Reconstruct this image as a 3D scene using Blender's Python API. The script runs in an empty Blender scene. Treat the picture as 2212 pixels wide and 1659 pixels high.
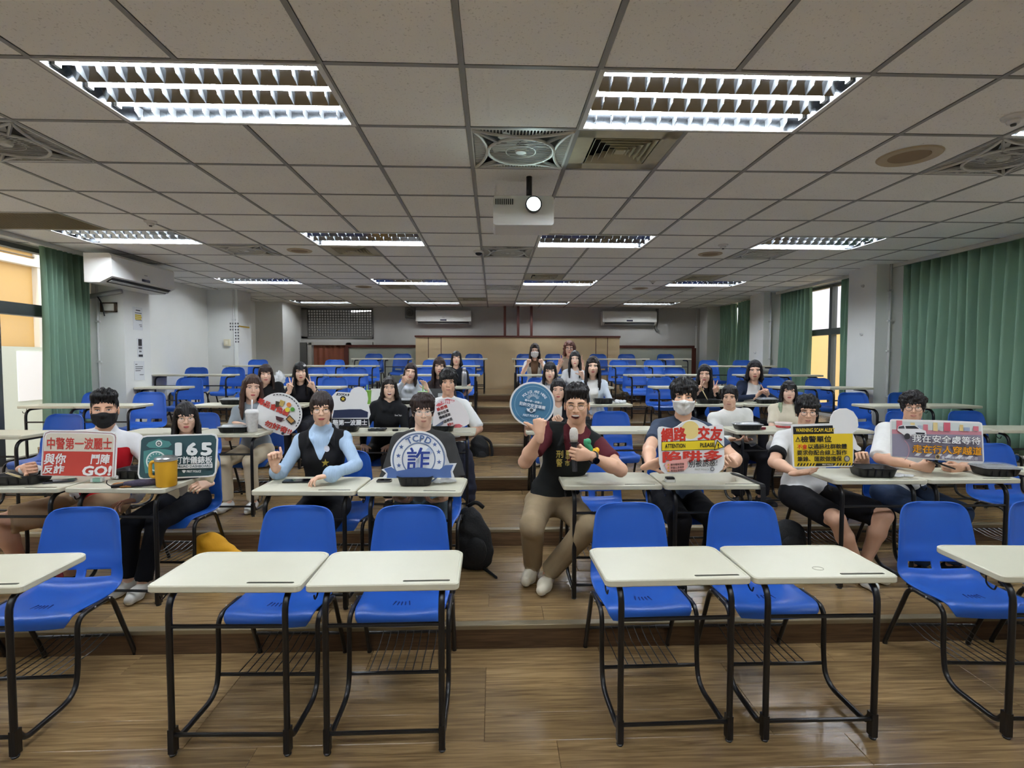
import bpy, bmesh, math, random
import numpy as np
from mathutils import Vector, Matrix
random.seed(7); np.random.seed(7)
PI = math.pi
scene = bpy.context.scene
C = scene.collection

# ------------------------------------------------------------------ camera
F_PX, YAW, PITCH, ROLL, CAM_Z = 1140.1, 0.034664, 0.04492, 0.001178, 1.5725
cam_data = bpy.data.cameras.new('camera')
cam_data.sensor_width = 36.0
cam_data.lens = F_PX / 2212 * 36.0
cam_data.clip_start = 0.05; cam_data.clip_end = 200
cam = bpy.data.objects.new('camera', cam_data); C.objects.link(cam)
cam.matrix_world = (Matrix.Translation((0, 0, CAM_Z)) @ Matrix.Rotation(-YAW, 4, 'Z')
                    @ Matrix.Rotation(PI/2 - PITCH, 4, 'X') @ Matrix.Rotation(ROLL, 4, 'Z'))
scene.camera = cam

# ------------------------------------------------------------------ world, sun, exposure
TUBE = 88.0         # strength of the fluorescent tubes
world = bpy.data.worlds.new('sky'); scene.world = world; world.use_nodes = True
wn = world.node_tree.nodes; wl = world.node_tree.links
wn.clear()
wo = wn.new('ShaderNodeOutputWorld'); wb = wn.new('ShaderNodeBackground')
wb.inputs[0].default_value = (0.97, 0.98, 1.0, 1); wb.inputs[1].default_value = 2.1
wl.new(wb.outputs[0], wo.inputs[0])
sun_d = bpy.data.lights.new('sun', 'SUN'); sun_d.energy = 2.0; sun_d.angle = 0.02; sun_d.color = (1, 0.95, 0.85)
sun = bpy.data.objects.new('sun', sun_d); C.objects.link(sun)
sun.rotation_euler = (math.radians(28), math.radians(6), 0)
scene.view_settings.view_transform = 'Standard'
scene.view_settings.look = 'None'
scene.view_settings.gamma = 1.0
scene.view_settings.use_curve_mapping = False
scene.view_settings.exposure = 0.20
try:
    scene.cycles.use_denoising = True
    scene.cycles.max_bounces = 7
    scene.cycles.diffuse_bounces = 4
    scene.cycles.glossy_bounces = 4
    scene.cycles.transparent_max_bounces = 16
    scene.cycles.sample_clamp_indirect = 6.0
    scene.cycles.caustics_reflective = False
    scene.cycles.use_adaptive_sampling = True; scene.cycles.adaptive_threshold = 0.15; scene.cycles.adaptive_min_samples = 16
    scene.cycles.caustics_refractive = False
except Exception:
    pass

# ------------------------------------------------------------------ from a photo pixel to a point of the room
_cy, _sy, _cp, _sp, _cr, _sr = (math.cos(YAW), math.sin(YAW), math.cos(PITCH), math.sin(PITCH), math.cos(ROLL), math.sin(ROLL))
def ray(x, y):
    r = (x-1106)/F_PX; u = (829.5-y)/F_PX
    r, u = r*_cr - u*_sr, r*_sr + u*_cr
    d = _cp + u*_sp; z = u*_cp - _sp
    return (r*_cy + d*_sy, -r*_sy + d*_cy, z)
def at(x, y, Y):
    v = ray(x, y); t = Y/v[1]
    return Vector((v[0]*t, Y, v[2]*t + CAM_Z))
def at_x(x, y, X):
    v = ray(x, y); t = X/v[0]
    return Vector((X, v[1]*t, v[2]*t + CAM_Z))
def at_z(x, y, Z):
    v = ray(x, y); t = (Z-CAM_Z)/v[2]
    return Vector((v[0]*t, v[1]*t, Z))

# ------------------------------------------------------------------ materials
def lin(c):
    o = []
    for v in c[:3]:
        v = v/255.0
        o.append(v/12.92 if v <= 0.04045 else ((v+0.055)/1.055)**2.4)
    return (o[0], o[1], o[2], 1.0)
MATS = {}
def mat(name, col, rough=0.5, metal=0.0, var=0.0, vscale=6.0, bump=0.0, bscale=60.0, emit=0.0, spec=0.5,
        trans=0.0, alpha=1.0, rnd=0.0, stretch=None, sheen=0.0, ior=1.45, coat=0.0, sss=0.0):
    if name in MATS: return MATS[name]
    m = bpy.data.materials.new(name); m.use_nodes = True
    nt = m.node_tree; n = nt.nodes; l = nt.links
    b = n.get('Principled BSDF')
    c = lin(col)
    b.inputs['Base Color'].default_value = c
    b.inputs['Roughness'].default_value = rough
    b.inputs['Metallic'].default_value = metal
    b.inputs['Specular IOR Level'].default_value = spec
    b.inputs['Transmission Weight'].default_value = trans
    b.inputs['Alpha'].default_value = alpha
    b.inputs['IOR'].default_value = ior
    if coat: b.inputs['Coat Weight'].default_value = coat
    if sheen: b.inputs['Sheen Weight'].default_value = sheen
    if sss:
        b.inputs['Subsurface Weight'].default_value = sss
        b.inputs['Subsurface Radius'].default_value = (0.012, 0.005, 0.003)
        b.inputs['Subsurface Scale'].default_value = 0.6
    if emit:
        b.inputs['Emission Color'].default_value = c
        b.inputs['Emission Strength'].default_value = emit
    if var or bump:
        tc = n.new('ShaderNodeNewGeometry'); vec = tc.outputs['Position']
        if stretch:
            mp = n.new('ShaderNodeMapping'); mp.inputs['Scale'].default_value = stretch
            l.new(vec, mp.inputs['Vector']); vec = mp.outputs[0]
    if var:
        no = n.new('ShaderNodeTexNoise'); no.inputs['Scale'].default_value = vscale; no.inputs['Detail'].default_value = 3
        l.new(vec, no.inputs['Vector'])
        hs = n.new('ShaderNodeMix'); hs.data_type = 'RGBA'
        hs.inputs[6].default_value = tuple(max(0, x*(1-var)) for x in c[:3]) + (1,)
        hs.inputs[7].default_value = tuple(min(1, x*(1+var)) for x in c[:3]) + (1,)
        l.new(no.outputs['Fac'], hs.inputs[0]); out = hs.outputs[2]
        if rnd:
            oi = n.new('ShaderNodeObjectInfo'); hv = n.new('ShaderNodeHueSaturation')
            mr = n.new('ShaderNodeMapRange'); mr.inputs[3].default_value = 1-rnd; mr.inputs[4].default_value = 1+rnd
            l.new(oi.outputs['Random'], mr.inputs[0]); l.new(mr.outputs[0], hv.inputs['Value']); l.new(out, hv.inputs['Color']); out = hv.outputs[0]
        l.new(out, b.inputs['Base Color'])
    if bump:
        nb = n.new('ShaderNodeTexNoise'); nb.inputs['Scale'].default_value = bscale; nb.inputs['Detail'].default_value = 2
        l.new(vec, nb.inputs['Vector'])
        bp = n.new('ShaderNodeBump'); bp.inputs['Strength'].default_value = bump; bp.inputs['Distance'].default_value = 0.01
        l.new(nb.outputs['Fac'], bp.inputs['Height']); l.new(bp.outputs[0], b.inputs['Normal'])
    MATS[name] = m
    return m

def wood_mat(name, dark, light, rough=0.32):
    m = bpy.data.materials.new(name); m.use_nodes = True
    nt = m.node_tree; n = nt.nodes; l = nt.links; b = n.get('Principled BSDF')
    g = n.new('ShaderNodeNewGeometry'); oi = n.new('ShaderNodeObjectInfo')
    add = n.new('ShaderNodeVectorMath'); add.operation = 'ADD'
    sc = n.new('ShaderNodeVectorMath'); sc.operation = 'SCALE'; sc.inputs[3].default_value = 37.0
    cx = n.new('ShaderNodeCombineXYZ'); l.new(oi.outputs['Random'], cx.inputs[0]); l.new(oi.outputs['Random'], cx.inputs[1])
    l.new(cx.outputs[0], sc.inputs[0]); l.new(g.outputs['Position'], add.inputs[0]); l.new(sc.outputs[0], add.inputs[1])
    mp = n.new('ShaderNodeMapping'); mp.inputs['Scale'].default_value = (1.1, 22, 22); l.new(add.outputs[0], mp.inputs[0])
    no = n.new('ShaderNodeTexNoise'); no.inputs['Scale'].default_value = 2.4; no.inputs['Detail'].default_value = 8; no.inputs['Distortion'].default_value = 1.2
    l.new(mp.outputs[0], no.inputs['Vector'])
    rp = n.new('ShaderNodeValToRGB'); rp.color_ramp.elements[0].position = 0.3; rp.color_ramp.elements[1].position = 0.72
    rp.color_ramp.elements[0].color = lin(dark); rp.color_ramp.elements[1].color = lin(light)
    l.new(no.outputs['Fac'], rp.inputs[0])
    hv = n.new('ShaderNodeHueSaturation'); mr = n.new('ShaderNodeMapRange'); mr.inputs[3].default_value = 0.82; mr.inputs[4].default_value = 1.16
    l.new(oi.outputs['Random'], mr.inputs[0]); l.new(mr.outputs[0], hv.inputs['Value']); l.new(rp.outputs[0], hv.inputs['Color'])
    l.new(hv.outputs[0], b.inputs['Base Color']); b.inputs['Roughness'].default_value = rough
    bp = n.new('ShaderNodeBump'); bp.inputs['Strength'].default_value = 0.06; bp.inputs['Distance'].default_value = 0.01
    l.new(no.outputs['Fac'], bp.inputs['Height']); l.new(bp.outputs[0], b.inputs['Normal'])
    MATS[name] = m; return m

def speckle_mat(name, base, dot):
    m = bpy.data.materials.new(name); m.use_nodes = True
    nt = m.node_tree; n = nt.nodes; l = nt.links; b = n.get('Principled BSDF')
    g = n.new('ShaderNodeNewGeometry'); oi = n.new('ShaderNodeObjectInfo')
    no = n.new('ShaderNodeTexNoise'); no.inputs['Scale'].default_value = 95; no.inputs['Detail'].default_value = 2
    l.new(g.outputs['Position'], no.inputs['Vector'])
    rp = n.new('ShaderNodeValToRGB'); rp.color_ramp.elements[0].position = 0.30; rp.color_ramp.elements[1].position = 0.38
    rp.color_ramp.elements[0].color = lin(dot); rp.color_ramp.elements[1].color = lin(base)
    l.new(no.outputs['Fac'], rp.inputs[0])
    n2 = n.new('ShaderNodeTexNoise'); n2.inputs['Scale'].default_value = 2.0; n2.inputs['Detail'].default_value = 3
    l.new(g.outputs['Position'], n2.inputs['Vector'])
    hv = n.new('ShaderNodeHueSaturation'); mr = n.new('ShaderNodeMapRange'); mr.inputs[3].default_value = 0.93; mr.inputs[4].default_value = 1.05
    mx = n.new('ShaderNodeMath'); mx.operation = 'MULTIPLY_ADD'; mx.inputs[1].default_value = 0.4
    l.new(oi.outputs['Random'], mx.inputs[0]); l.new(n2.outputs['Fac'], mx.inputs[2])
    l.new(mx.outputs[0], mr.inputs[0]); l.new(mr.outputs[0], hv.inputs['Value']); l.new(rp.outputs[0], hv.inputs['Color'])
    l.new(hv.outputs[0], b.inputs['Base Color']); b.inputs['Roughness'].default_value = 0.9; b.inputs['Specular IOR Level'].default_value = 0.2
    MATS[name] = m; return m

# ------------------------------------------------------------------ mesh building
def fillet(pts, rad, n=5):
    """round the corners of a polyline"""
    P = [Vector(p) for p in pts]; out = [P[0]]
    for i in range(1, len(P)-1):
        r = rad[i-1] if isinstance(rad, (list, tuple)) else rad
        a, b, c = P[i-1], P[i], P[i+1]
        d1 = (a-b); d2 = (c-b); r1 = min(r, d1.length*0.49); r2 = min(r, d2.length*0.49)
        p1 = b + d1.normalized()*r1; p2 = b + d2.normalized()*r2
        for k in range(n+1):
            t = k/n
            out.append(p1*(1-t)**2 + b*2*t*(1-t) + p2*t*t)
    out.append(P[-1]); return out
class MB:
    def __init__(s): s.v = []; s.f = []; s.m = []; s.cur = 0
    def _add(s, vs, fs):
        o = len(s.v); s.v += [tuple(v) for v in vs]
        for f in fs: s.f.append(tuple(i+o for i in f)); s.m.append(s.cur)
        return s
    def box(s, x0, x1, y0, y1, z0, z1, M=None):
        vs = [(x0,y0,z0),(x1,y0,z0),(x1,y1,z0),(x0,y1,z0),(x0,y0,z1),(x1,y0,z1),(x1,y1,z1),(x0,y1,z1)]
        if M is not None: vs = [M @ Vector(v) for v in vs]
        return s._add(vs, [(0,3,2,1),(4,5,6,7),(0,1,5,4),(1,2,6,5),(2,3,7,6),(3,0,4,7)])
    def tube(s, pts, r, seg=8, cap=True, flat=1.0):
        P = [Vector(p) for p in pts]; n = len(P); vs = []; fs = []
        R = r if isinstance(r, (list, tuple)) else [r]*n
        up = None
        for i in range(n):
            t = (P[min(i+1, n-1)] - P[max(i-1, 0)]); 
            if t.length < 1e-9: t = Vector((0,0,1))
            t.normalize()
            if up is None:
                up = Vector((0,0,1)) if abs(t.z) < 0.9 else Vector((1,0,0))
            a = (up - t*up.dot(t))
            if a.length < 1e-6: a = t.orthogonal()
            a.normalize(); b = t.cross(a); up = a
            for k in range(seg):
                w = 2*PI*k/seg
                vs.append(P[i] + (a*math.cos(w) + b*math.sin(w)*flat)*R[i])
        for i in range(n-1):
            for k in range(seg):
                k2 = (k+1) % seg
                fs.append((i*seg+k, i*seg+k2, (i+1)*seg+k2, (i+1)*seg+k))
        if cap:
            fs.append(tuple(range(seg))[::-1]); fs.append(tuple((n-1)*seg+k for k in range(seg)))
        return s._add(vs, fs)
    def lathe(s, prof, seg=20, c=(0,0,0), axis='z', M=None):
        vs = []; fs = []; n = len(prof)
        for (r, z) in prof:
            for k in range(seg):
                w = 2*PI*k/seg; x, y = r*math.cos(w), r*math.sin(w)
                if axis == 'z': p = (c[0]+x, c[1]+y, c[2]+z)
                elif axis == 'y': p = (c[0]+x, c[1]+z, c[2]-y)
                else: p = (c[0]+z, c[1]+x, c[2]+y)
                vs.append(M @ Vector(p) if M is not None else p)
        for i in range(n-1):
            for k in range(seg):
                k2 = (k+1) % seg
                fs.append((i*seg+k, i*seg+k2, (i+1)*seg+k2, (i+1)*seg+k))
        fs.append(tuple(range(seg))[::-1]); fs.append(tuple((n-1)*seg+k for k in range(seg)))
        return s._add(vs, fs)
    def ell(s, c, r, nu=14, nv=9, M=None):
        vs = []; fs = []
        for j in range(nv+1):
            th = PI*j/nv
            for i in range(nu):
                ph = 2*PI*i/nu
                p = Vector((r[0]*math.sin(th)*math.cos(ph), r[1]*math.sin(th)*math.sin(ph), r[2]*math.cos(th)))
                if M is not None: p = M @ p
                vs.append((c[0]+p.x, c[1]+p.y, c[2]+p.z))
        for j in range(nv):
            for i in range(nu):
                i2 = (i+1) % nu
                fs.append((j*nu+i, (j+1)*nu+i, (j+1)*nu+i2, j*nu+i2))
        return s._add(vs, fs)
    def prism(s, pts, y0, y1, plane='xz'):
        """outline (counter-clockwise seen from the front) extruded; plane xz -> along y, xy -> along z, yz -> along x"""
        n = len(pts)
        def P(p, d):
            if plane == 'xz': return (p[0], d, p[1])
            if plane == 'xy': return (p[0], p[1], d)
            return (d, p[0], p[1])
        vs = [P(p, y0) for p in pts] + [P(p, y1) for p in pts]
        fs = [tuple(range(n)), tuple(range(n, 2*n))[::-1]] + [((i+1) % n, i, n+i, n+(i+1) % n) for i in range(n)]
        return s._add(vs, fs)
    def grid(s, rows, close=False):
        """rows: list of equal-length point lists"""
        n = len(rows); m = len(rows[0]); vs = [p for r in rows for p in r]; fs = []
        for i in range(n-1):
            for j in range(m if close else m-1):
                j2 = (j+1) % m
                fs.append((i*m+j, i*m+j2, (i+1)*m+j2, (i+1)*m+j))
        return s._add(vs, fs)
    def mesh(s, name, mats, smooth=False, angle=None):
        me = bpy.data.meshes.new(name); me.from_pydata(s.v, [], s.f)
        if not isinstance(mats, (list, tuple)): mats = [mats]
        for m in mats: me.materials.append(m)
        if len(mats) > 1:
            for p, k in zip(me.polygons, s.m): p.material_index = k
        bm = bmesh.new(); bm.from_mesh(me); bmesh.ops.recalc_face_normals(bm, faces=bm.faces); bm.to_mesh(me); bm.free()
        if smooth:
            for p in me.polygons: p.use_smooth = True
            if angle:
                try: me.set_sharp_from_angle(angle=math.radians(angle))
                except Exception: pass
        me.update(); return me
    def build(s, name, mats, parent=None, smooth=False, angle=None, loc=None, rot=None):
        return link(name, s.mesh(name, mats, smooth, angle), parent, loc, rot)
def link(name, me, parent=None, loc=None, rot=None):
    o = bpy.data.objects.new(name, me); C.objects.link(o)
    if parent is not None: o.parent = parent
    if loc is not None: o.location = loc
    if rot is not None: o.rotation_euler = rot
    return o
def tag(o, label=None, cat=None, group=None, kind=None):
    if label: o['label'] = label
    if cat: o['category'] = cat
    if group: o['group'] = group
    if kind: o['kind'] = kind
    return o
def empty(name, loc=(0,0,0), rz=0.0, label=None, cat=None, group=None):
    o = bpy.data.objects.new(name, None); C.objects.link(o); o.location = loc; o.rotation_euler = (0,0,rz)
    o.empty_display_size = 0.1
    return tag(o, label, cat, group)
def copy_tree(o, parent=None):
    c = o.copy(); C.objects.link(c)
    if parent is not None: c.parent = parent
    for ch in list(o.children): copy_tree(ch, c)
    return c
def rrect(x0, x1, y0, y1, r, n=5):
    """rounded rectangle outline; r one radius or four (bl, br, tr, tl)"""
    if not isinstance(r, (list, tuple)): r = [r]*4
    out = []
    for (cx, cy, rr, a0) in ((x0+r[0], y0+r[0], r[0], PI), (x1-r[1], y0+r[1], r[1], 1.5*PI), (x1-r[2], y1-r[2], r[2], 0), (x0+r[3], y1-r[3], r[3], 0.5*PI)):
        for k in range(n+1):
            a = a0 + 0.5*PI*k/n
            out.append((cx+rr*math.cos(a), cy+rr*math.sin(a)))
    return out
# ================================================================== the room
RISE, RUN, RISER0 = 0.1304, 1.2275, 2.817
CEIL = 2.8485
GX, GY, TILE = -0.138, 2.955, 0.605
YB = 12.80
XL, XR = -5.18, 5.52
Y_FRONT = -3.6
wall_white = mat('white_wall_paint', (226,226,220), 0.75, var=0.06, vscale=1.6, bump=0.05, bscale=25)
wall_grey = mat('grey_wall_paint', (182,180,176), 0.8, var=0.07, vscale=1.4, bump=0.05, bscale=25)
pillar_white = mat('pillar_paint', (222,223,219), 0.7, var=0.05, vscale=2.0, bump=0.06, bscale=18)
alu = mat('window_aluminium', (92,98,98), 0.45, 0.5)
alu_light = mat('pale_window_frame', (225,216,196), 0.5)
glass = mat('window_glass', (245,250,250), 0.03, alpha=0.06, spec=0.5)
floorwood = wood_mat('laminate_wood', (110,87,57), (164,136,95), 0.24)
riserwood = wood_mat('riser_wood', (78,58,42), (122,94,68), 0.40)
nosing_m = mat('nosing_aluminium', (150,138,112), 0.35, 0.4)
black_metal = mat('black_enamel', (16,16,18), 0.32, 0.0, spec=0.6)

# floor ------------------------------------------------------------
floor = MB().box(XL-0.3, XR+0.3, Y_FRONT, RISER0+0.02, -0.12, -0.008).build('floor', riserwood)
tag(floor, 'brown wood laminate floor rising in shallow tiers', None, kind='structure')
PLW, PLL = 0.176, 1.22
plank_me = {}
def plank_mesh(L, W):
    k = (round(L, 3), round(W, 3))
    if k not in plank_me:
        b = 0.0016
        m = MB(); x0, x1, y0, y1 = 0.0006, L-0.0006, 0.0005, W-0.0005
        low = [(x0,y0,-0.008),(x1,y0,-0.008),(x1,y1,-0.008),(x0,y1,-0.008)]
        mid = [(x0,y0,-b),(x1,y0,-b),(x1,y1,-b),(x0,y1,-b)]
        top = [(x0+b,y0+b,0),(x1-b,y0+b,0),(x1-b,y1-b,0),(x0+b,y1-b,0)]
        m._add(low+mid+top, [(0,3,2,1),(8,9,10,11)] + [(i,(i+1)%4,4+(i+1)%4,4+i) for i in range(4)] + [(4+i,4+(i+1)%4,8+(i+1)%4,8+i) for i in range(4)])
        plank_me[k] = m.mesh('plank', floorwood)
    return plank_me[k]
def lay_planks(parent, y0, y1, z, xa, xb, ymin=None):
    rows = max(1, round((y1-y0)/PLW)); w = (y1-y0)/rows
    for r in range(rows):
        y = y0 + r*w
        if ymin is not None and y + w < ymin: continue
        x = xa - random.choice([0.0, 0.31, 0.61, 0.92])
        while x < xb:
            a, b_ = max(x, xa), min(x+PLL, xb)
            if b_-a > 0.05: link('plank', plank_mesh(b_-a, w), parent, (a, y, z))
            x += PLL
lay_planks(floor, RISER0-PLW*7, RISER0, 0.0, -3.7, 3.9, ymin=1.7)
tag(MB().box(XL-0.3, XR+0.3, Y_FRONT, RISER0-PLW*7, -0.02, 0).build('plank_field', floorwood, floor), kind='stuff')
tag(MB().box(XL-0.3, -3.7, RISER0-PLW*7, RISER0, -0.02, 0).box(3.9, XR+0.3, RISER0-PLW*7, RISER0, -0.02, 0).build('plank_field', floorwood, floor), kind='stuff')
for n in range(1, 8):
    y0 = RISER0 + RUN*(n-1); y1 = RISER0 + RUN*n if n < 7 else YB+0.1
    z = RISE*n
    few = n <= 3
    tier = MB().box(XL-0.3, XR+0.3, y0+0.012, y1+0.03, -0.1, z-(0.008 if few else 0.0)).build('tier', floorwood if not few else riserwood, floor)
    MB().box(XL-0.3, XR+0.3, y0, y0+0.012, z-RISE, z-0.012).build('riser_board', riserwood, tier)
    nb = MB(); nb.prism([(y0-0.004, z-0.022), (y0+0.002, z-0.022), (y0+0.002, z-0.004), (y0+0.045, z-0.004), (y0+0.045, z+0.0015), (y0-0.001, z+0.0015), (y0-0.004, z-0.002)], XL-0.3, XR+0.3, 'yz')
    nb.build('nosing', nosing_m, tier)
    if few: lay_planks(tier, y0+0.045, y1, z, -4.6, 4.9)

# ceiling ----------------------------------------------------------
tile_m = speckle_mat('mineral_fibre_tile', (240,240,236), (212,212,208))
bar_m = mat('grid_bar_paint', (140,140,137), 0.5)
ceiling = MB().box(XL-0.4, XR+0.4, Y_FRONT-0.2, YB+0.2, CEIL+0.30, CEIL+0.36).build('ceiling', wall_grey)
tag(ceiling, 'suspended ceiling of pale speckled square tiles in a metal grid', None, kind='structure')
t = TILE/2 - 0.009
tm = MB(); tm._add([(-t,-t,0.004),(t,-t,0.004),(t,t,0.004),(-t,t,0.004),(-t+0.006,-t+0.006,-0.003),(t-0.006,-t+0.006,-0.003),(t-0.006,t-0.006,-0.003),(-t+0.006,t-0.006,-0.003),
                    (-t,-t,0.014),(t,-t,0.014),(t,t,0.014),(-t,t,0.014)],
                   [(4,5,6,7),(0,1,5,4),(1,2,6,5),(2,3,7,6),(3,0,4,7),(8,9,1,0),(9,10,2,1),(10,11,3,2),(11,8,0,3),(11,10,9,8)])
tile_me = tm.mesh('ceiling_tile', tile_m)
def cell(i, j): return (GX+TILE*(i+0.5), GY+TILE*(j+0.5))
LIGHT_COLS = (-7, -3, 1, 5)
LIGHT_ROWS = (-1, 4, 9, 14)
used = set()
for c in LIGHT_COLS:
    for r in LIGHT_ROWS + (-6,): used.add((c, r)); used.add((c+1, r))
FANS = [(0,0),(0,5),(0,10),(-5,0),(-5,5),(-5,10),(5,0),(5,5),(5,10)]
DIFF = [(1,0),(-3,5),(1,8),(5,8),(-3,10),(-1,13)]
for f_ in FANS + DIFF: used.add(f_)
for f_ in ((-8,3),(-7,3)): used.add(f_)
I0, I1 = -8, 8
J0, J1 = -2, 16
XA, XBB = XL-0.05, XR+0.05
rest = MB()
for j in range(J0-8, J1+1):
    for i in range(I0-1, I1+2):
        cx, cy_ = cell(i, j)
        if (i, j) in used: continue
        if cy_-TILE/2 > YB or cy_+TILE/2 < Y_FRONT: continue
        if j < J0 or i < I0 or i > I1 or cy_+TILE/2 > YB:
            xa, xb = max(cx-t, XA), min(cx+t, XBB); ya, yb = max(cy_-t, Y_FRONT), min(cy_+t, YB+0.02)
            if xb > xa and yb > ya: rest.box(xa, xb, ya, yb, CEIL-0.003, CEIL+0.012)
        else:
            link('ceiling_tile', tile_me, ceiling, (cx, cy_, CEIL), (random.gauss(0,0.0012), random.gauss(0,0.0012), 0))
tag(rest.build('ceiling_tile_field', tile_m, ceiling), kind='stuff')
for i in range(I0-1, I1+3):
    x = GX+TILE*i
    if x < XA or x > XBB: continue
    ya = Y_FRONT
    stops = [(GY+TILE*r, GY+TILE*(r+1)) for r in sorted(LIGHT_ROWS + (-6,)) if (i-1) in LIGHT_COLS]
    if i == -7: stops = sorted(stops + [(GY+TILE*3, GY+TILE*4)])
    for (a, b) in stops + [(YB, YB)]:
        if a > ya: MB().box(x-0.012, x+0.012, ya, a, CEIL-0.0065, CEIL-0.0045).box(x-0.0015, x+0.0015, ya, a, CEIL-0.0045, CEIL+0.03).build('grid_bar', bar_m, ceiling)
        ya = b
for j in range(J0-8, J1+1):
    y = GY+TILE*j
    if y < Y_FRONT or y > YB: continue
    MB().box(XA, XBB, y-0.012, y+0.012, CEIL-0.0055, CEIL-0.0035).box(XA, XBB, y-0.0015, y+0.0015, CEIL-0.0035, CEIL+0.03).build('grid_bar', bar_m, ceiling)

# light fixtures ---------------------------------------------------
tube_on = mat('lit_fluorescent_tube', (236,244,253), 0.4, emit=TUBE)
tube_dim = mat('dim_fluorescent_tube', (235,240,244), 0.3, emit=34)  # back row tubes: lit but dimmer, emission raised to lighten the back wall
refl_m = mat('bright_reflector', (150,154,158), 0.14, 1.0)
louv_m = mat('white_louvre', (170,174,176), 0.25, 0.6)
hous_m = mat('fixture_white', (215,216,214), 0.5); inner_m = mat('fixture_inner_metal', (96,98,100), 0.2, 1.0)
W2, D2 = TILE-0.012, TILE/2-0.010
def light_proto(tm_, near):
    root = empty('ceiling_light', (0,0,0))
    h = MB()
    h.box(-W2, W2, -D2, D2, 0.085, 0.09)
    for s in (-1, 1):
        h.box(s*W2-0.002, s*W2+0.002, -D2, D2, -0.004, 0.088); h.box(-W2, W2, s*D2-0.002, s*D2+0.002, -0.004, 0.088)
    h.build('housing', inner_m, root)
    fr = MB()
    for s in (-1, 1):
        fr.box(s*W2-0.012, s*W2+0.012, -D2-0.01, D2+0.01, -0.008, -0.004); fr.box(-W2, W2, s*D2-0.010, s*D2+0.010, -0.008, -0.004)
    fr.build('frame', hous_m, root)
    ty = (-0.19, 0.0, 0.19)
    fin = MB(); fin._add([(-0.0012,-0.075,0.055),(0.0012,-0.075,0.055),(-0.0012,0.075,0.055),(0.0012,0.075,0.055),
                          (-0.0012,-0.062,0.018),(0.0012,-0.062,0.018),(-0.0012,0.062,0.018),(0.0012,0.062,0.018),(-0.0012,0,0.0),(0.0012,0,0.0)],
                         [(0,4,8,6,2),(1,3,7,9,5),(0,1,5,4),(4,5,9,8),(8,9,7,6),(6,7,3,2),(0,2,3,1)])
    fin_me = fin.mesh('louvre_fin', louv_m)
    for y in ty:
        MB().tube([(-0.575, y, 0.042), (0.575, y, 0.042)], 0.0135, 10).build('tube', tm_, root, smooth=True, angle=50)
        MB().box(-W2, -0.575, y-0.018, y+0.018, 0.02, 0.07).build('lamp_holder', hous_m, root)
        MB().box(0.575, W2, y-0.018, y+0.018, 0.02, 0.07).build('lamp_holder', hous_m, root)
    cells = [-0.095, 0.095] + [-0.262, 0.262]
    for y in (-0.095, 0.095):
        v = MB(); v.prism([(y-0.055, 0.085), (y-0.018, 0.03), (y, 0.002), (y+0.018, 0.03), (y+0.055, 0.085)], -W2+0.02, W2-0.02, 'yz'); v.build('reflector', refl_m, root)
    for k in range(13):
        x = -0.52 + k*0.0867
        for y in (-0.095, 0.095): link('louvre_fin', fin_me, root, (x, y, 0))
        if near:
            o = link('louvre_fin', fin_me, root, (x, 0.255, 0)); o.scale = (1, 0.48, 1)
            o = link('louvre_fin', fin_me, root, (x, -0.255, 0)); o.scale = (1, 0.48, 1)
    return root
protoA = light_proto(tube_on, True); protoB = light_proto(tube_dim, False)
firstA = firstB = True
side_txt = ['far left', 'left of centre', 'right of centre', 'far right']
row_txt = {-1: 'nearest the camera', 4: 'in the second light row', 9: 'in the third light row', 14: 'in the last row', -6: 'behind the camera'}
for r in LIGHT_ROWS + (-6,):
    for ci, c in enumerate(LIGHT_COLS):
        x = GX+TILE*(c+1); y = GY+TILE*(r+0.5)
        on = r != 14  # the last row takes the dimmer tubes, which still glow
        if on:
            o = protoA if firstA else copy_tree(protoA); firstA = False
        else:
            o = protoB if firstB else copy_tree(protoB); firstB = False
        o.location = (x, y, CEIL)
        tag(o, 'lit three-tube louvred ceiling light, %s, %s' % (side_txt[ci], row_txt[r]), 'ceiling light', 'louvred fluorescent ceiling lights')

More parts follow.
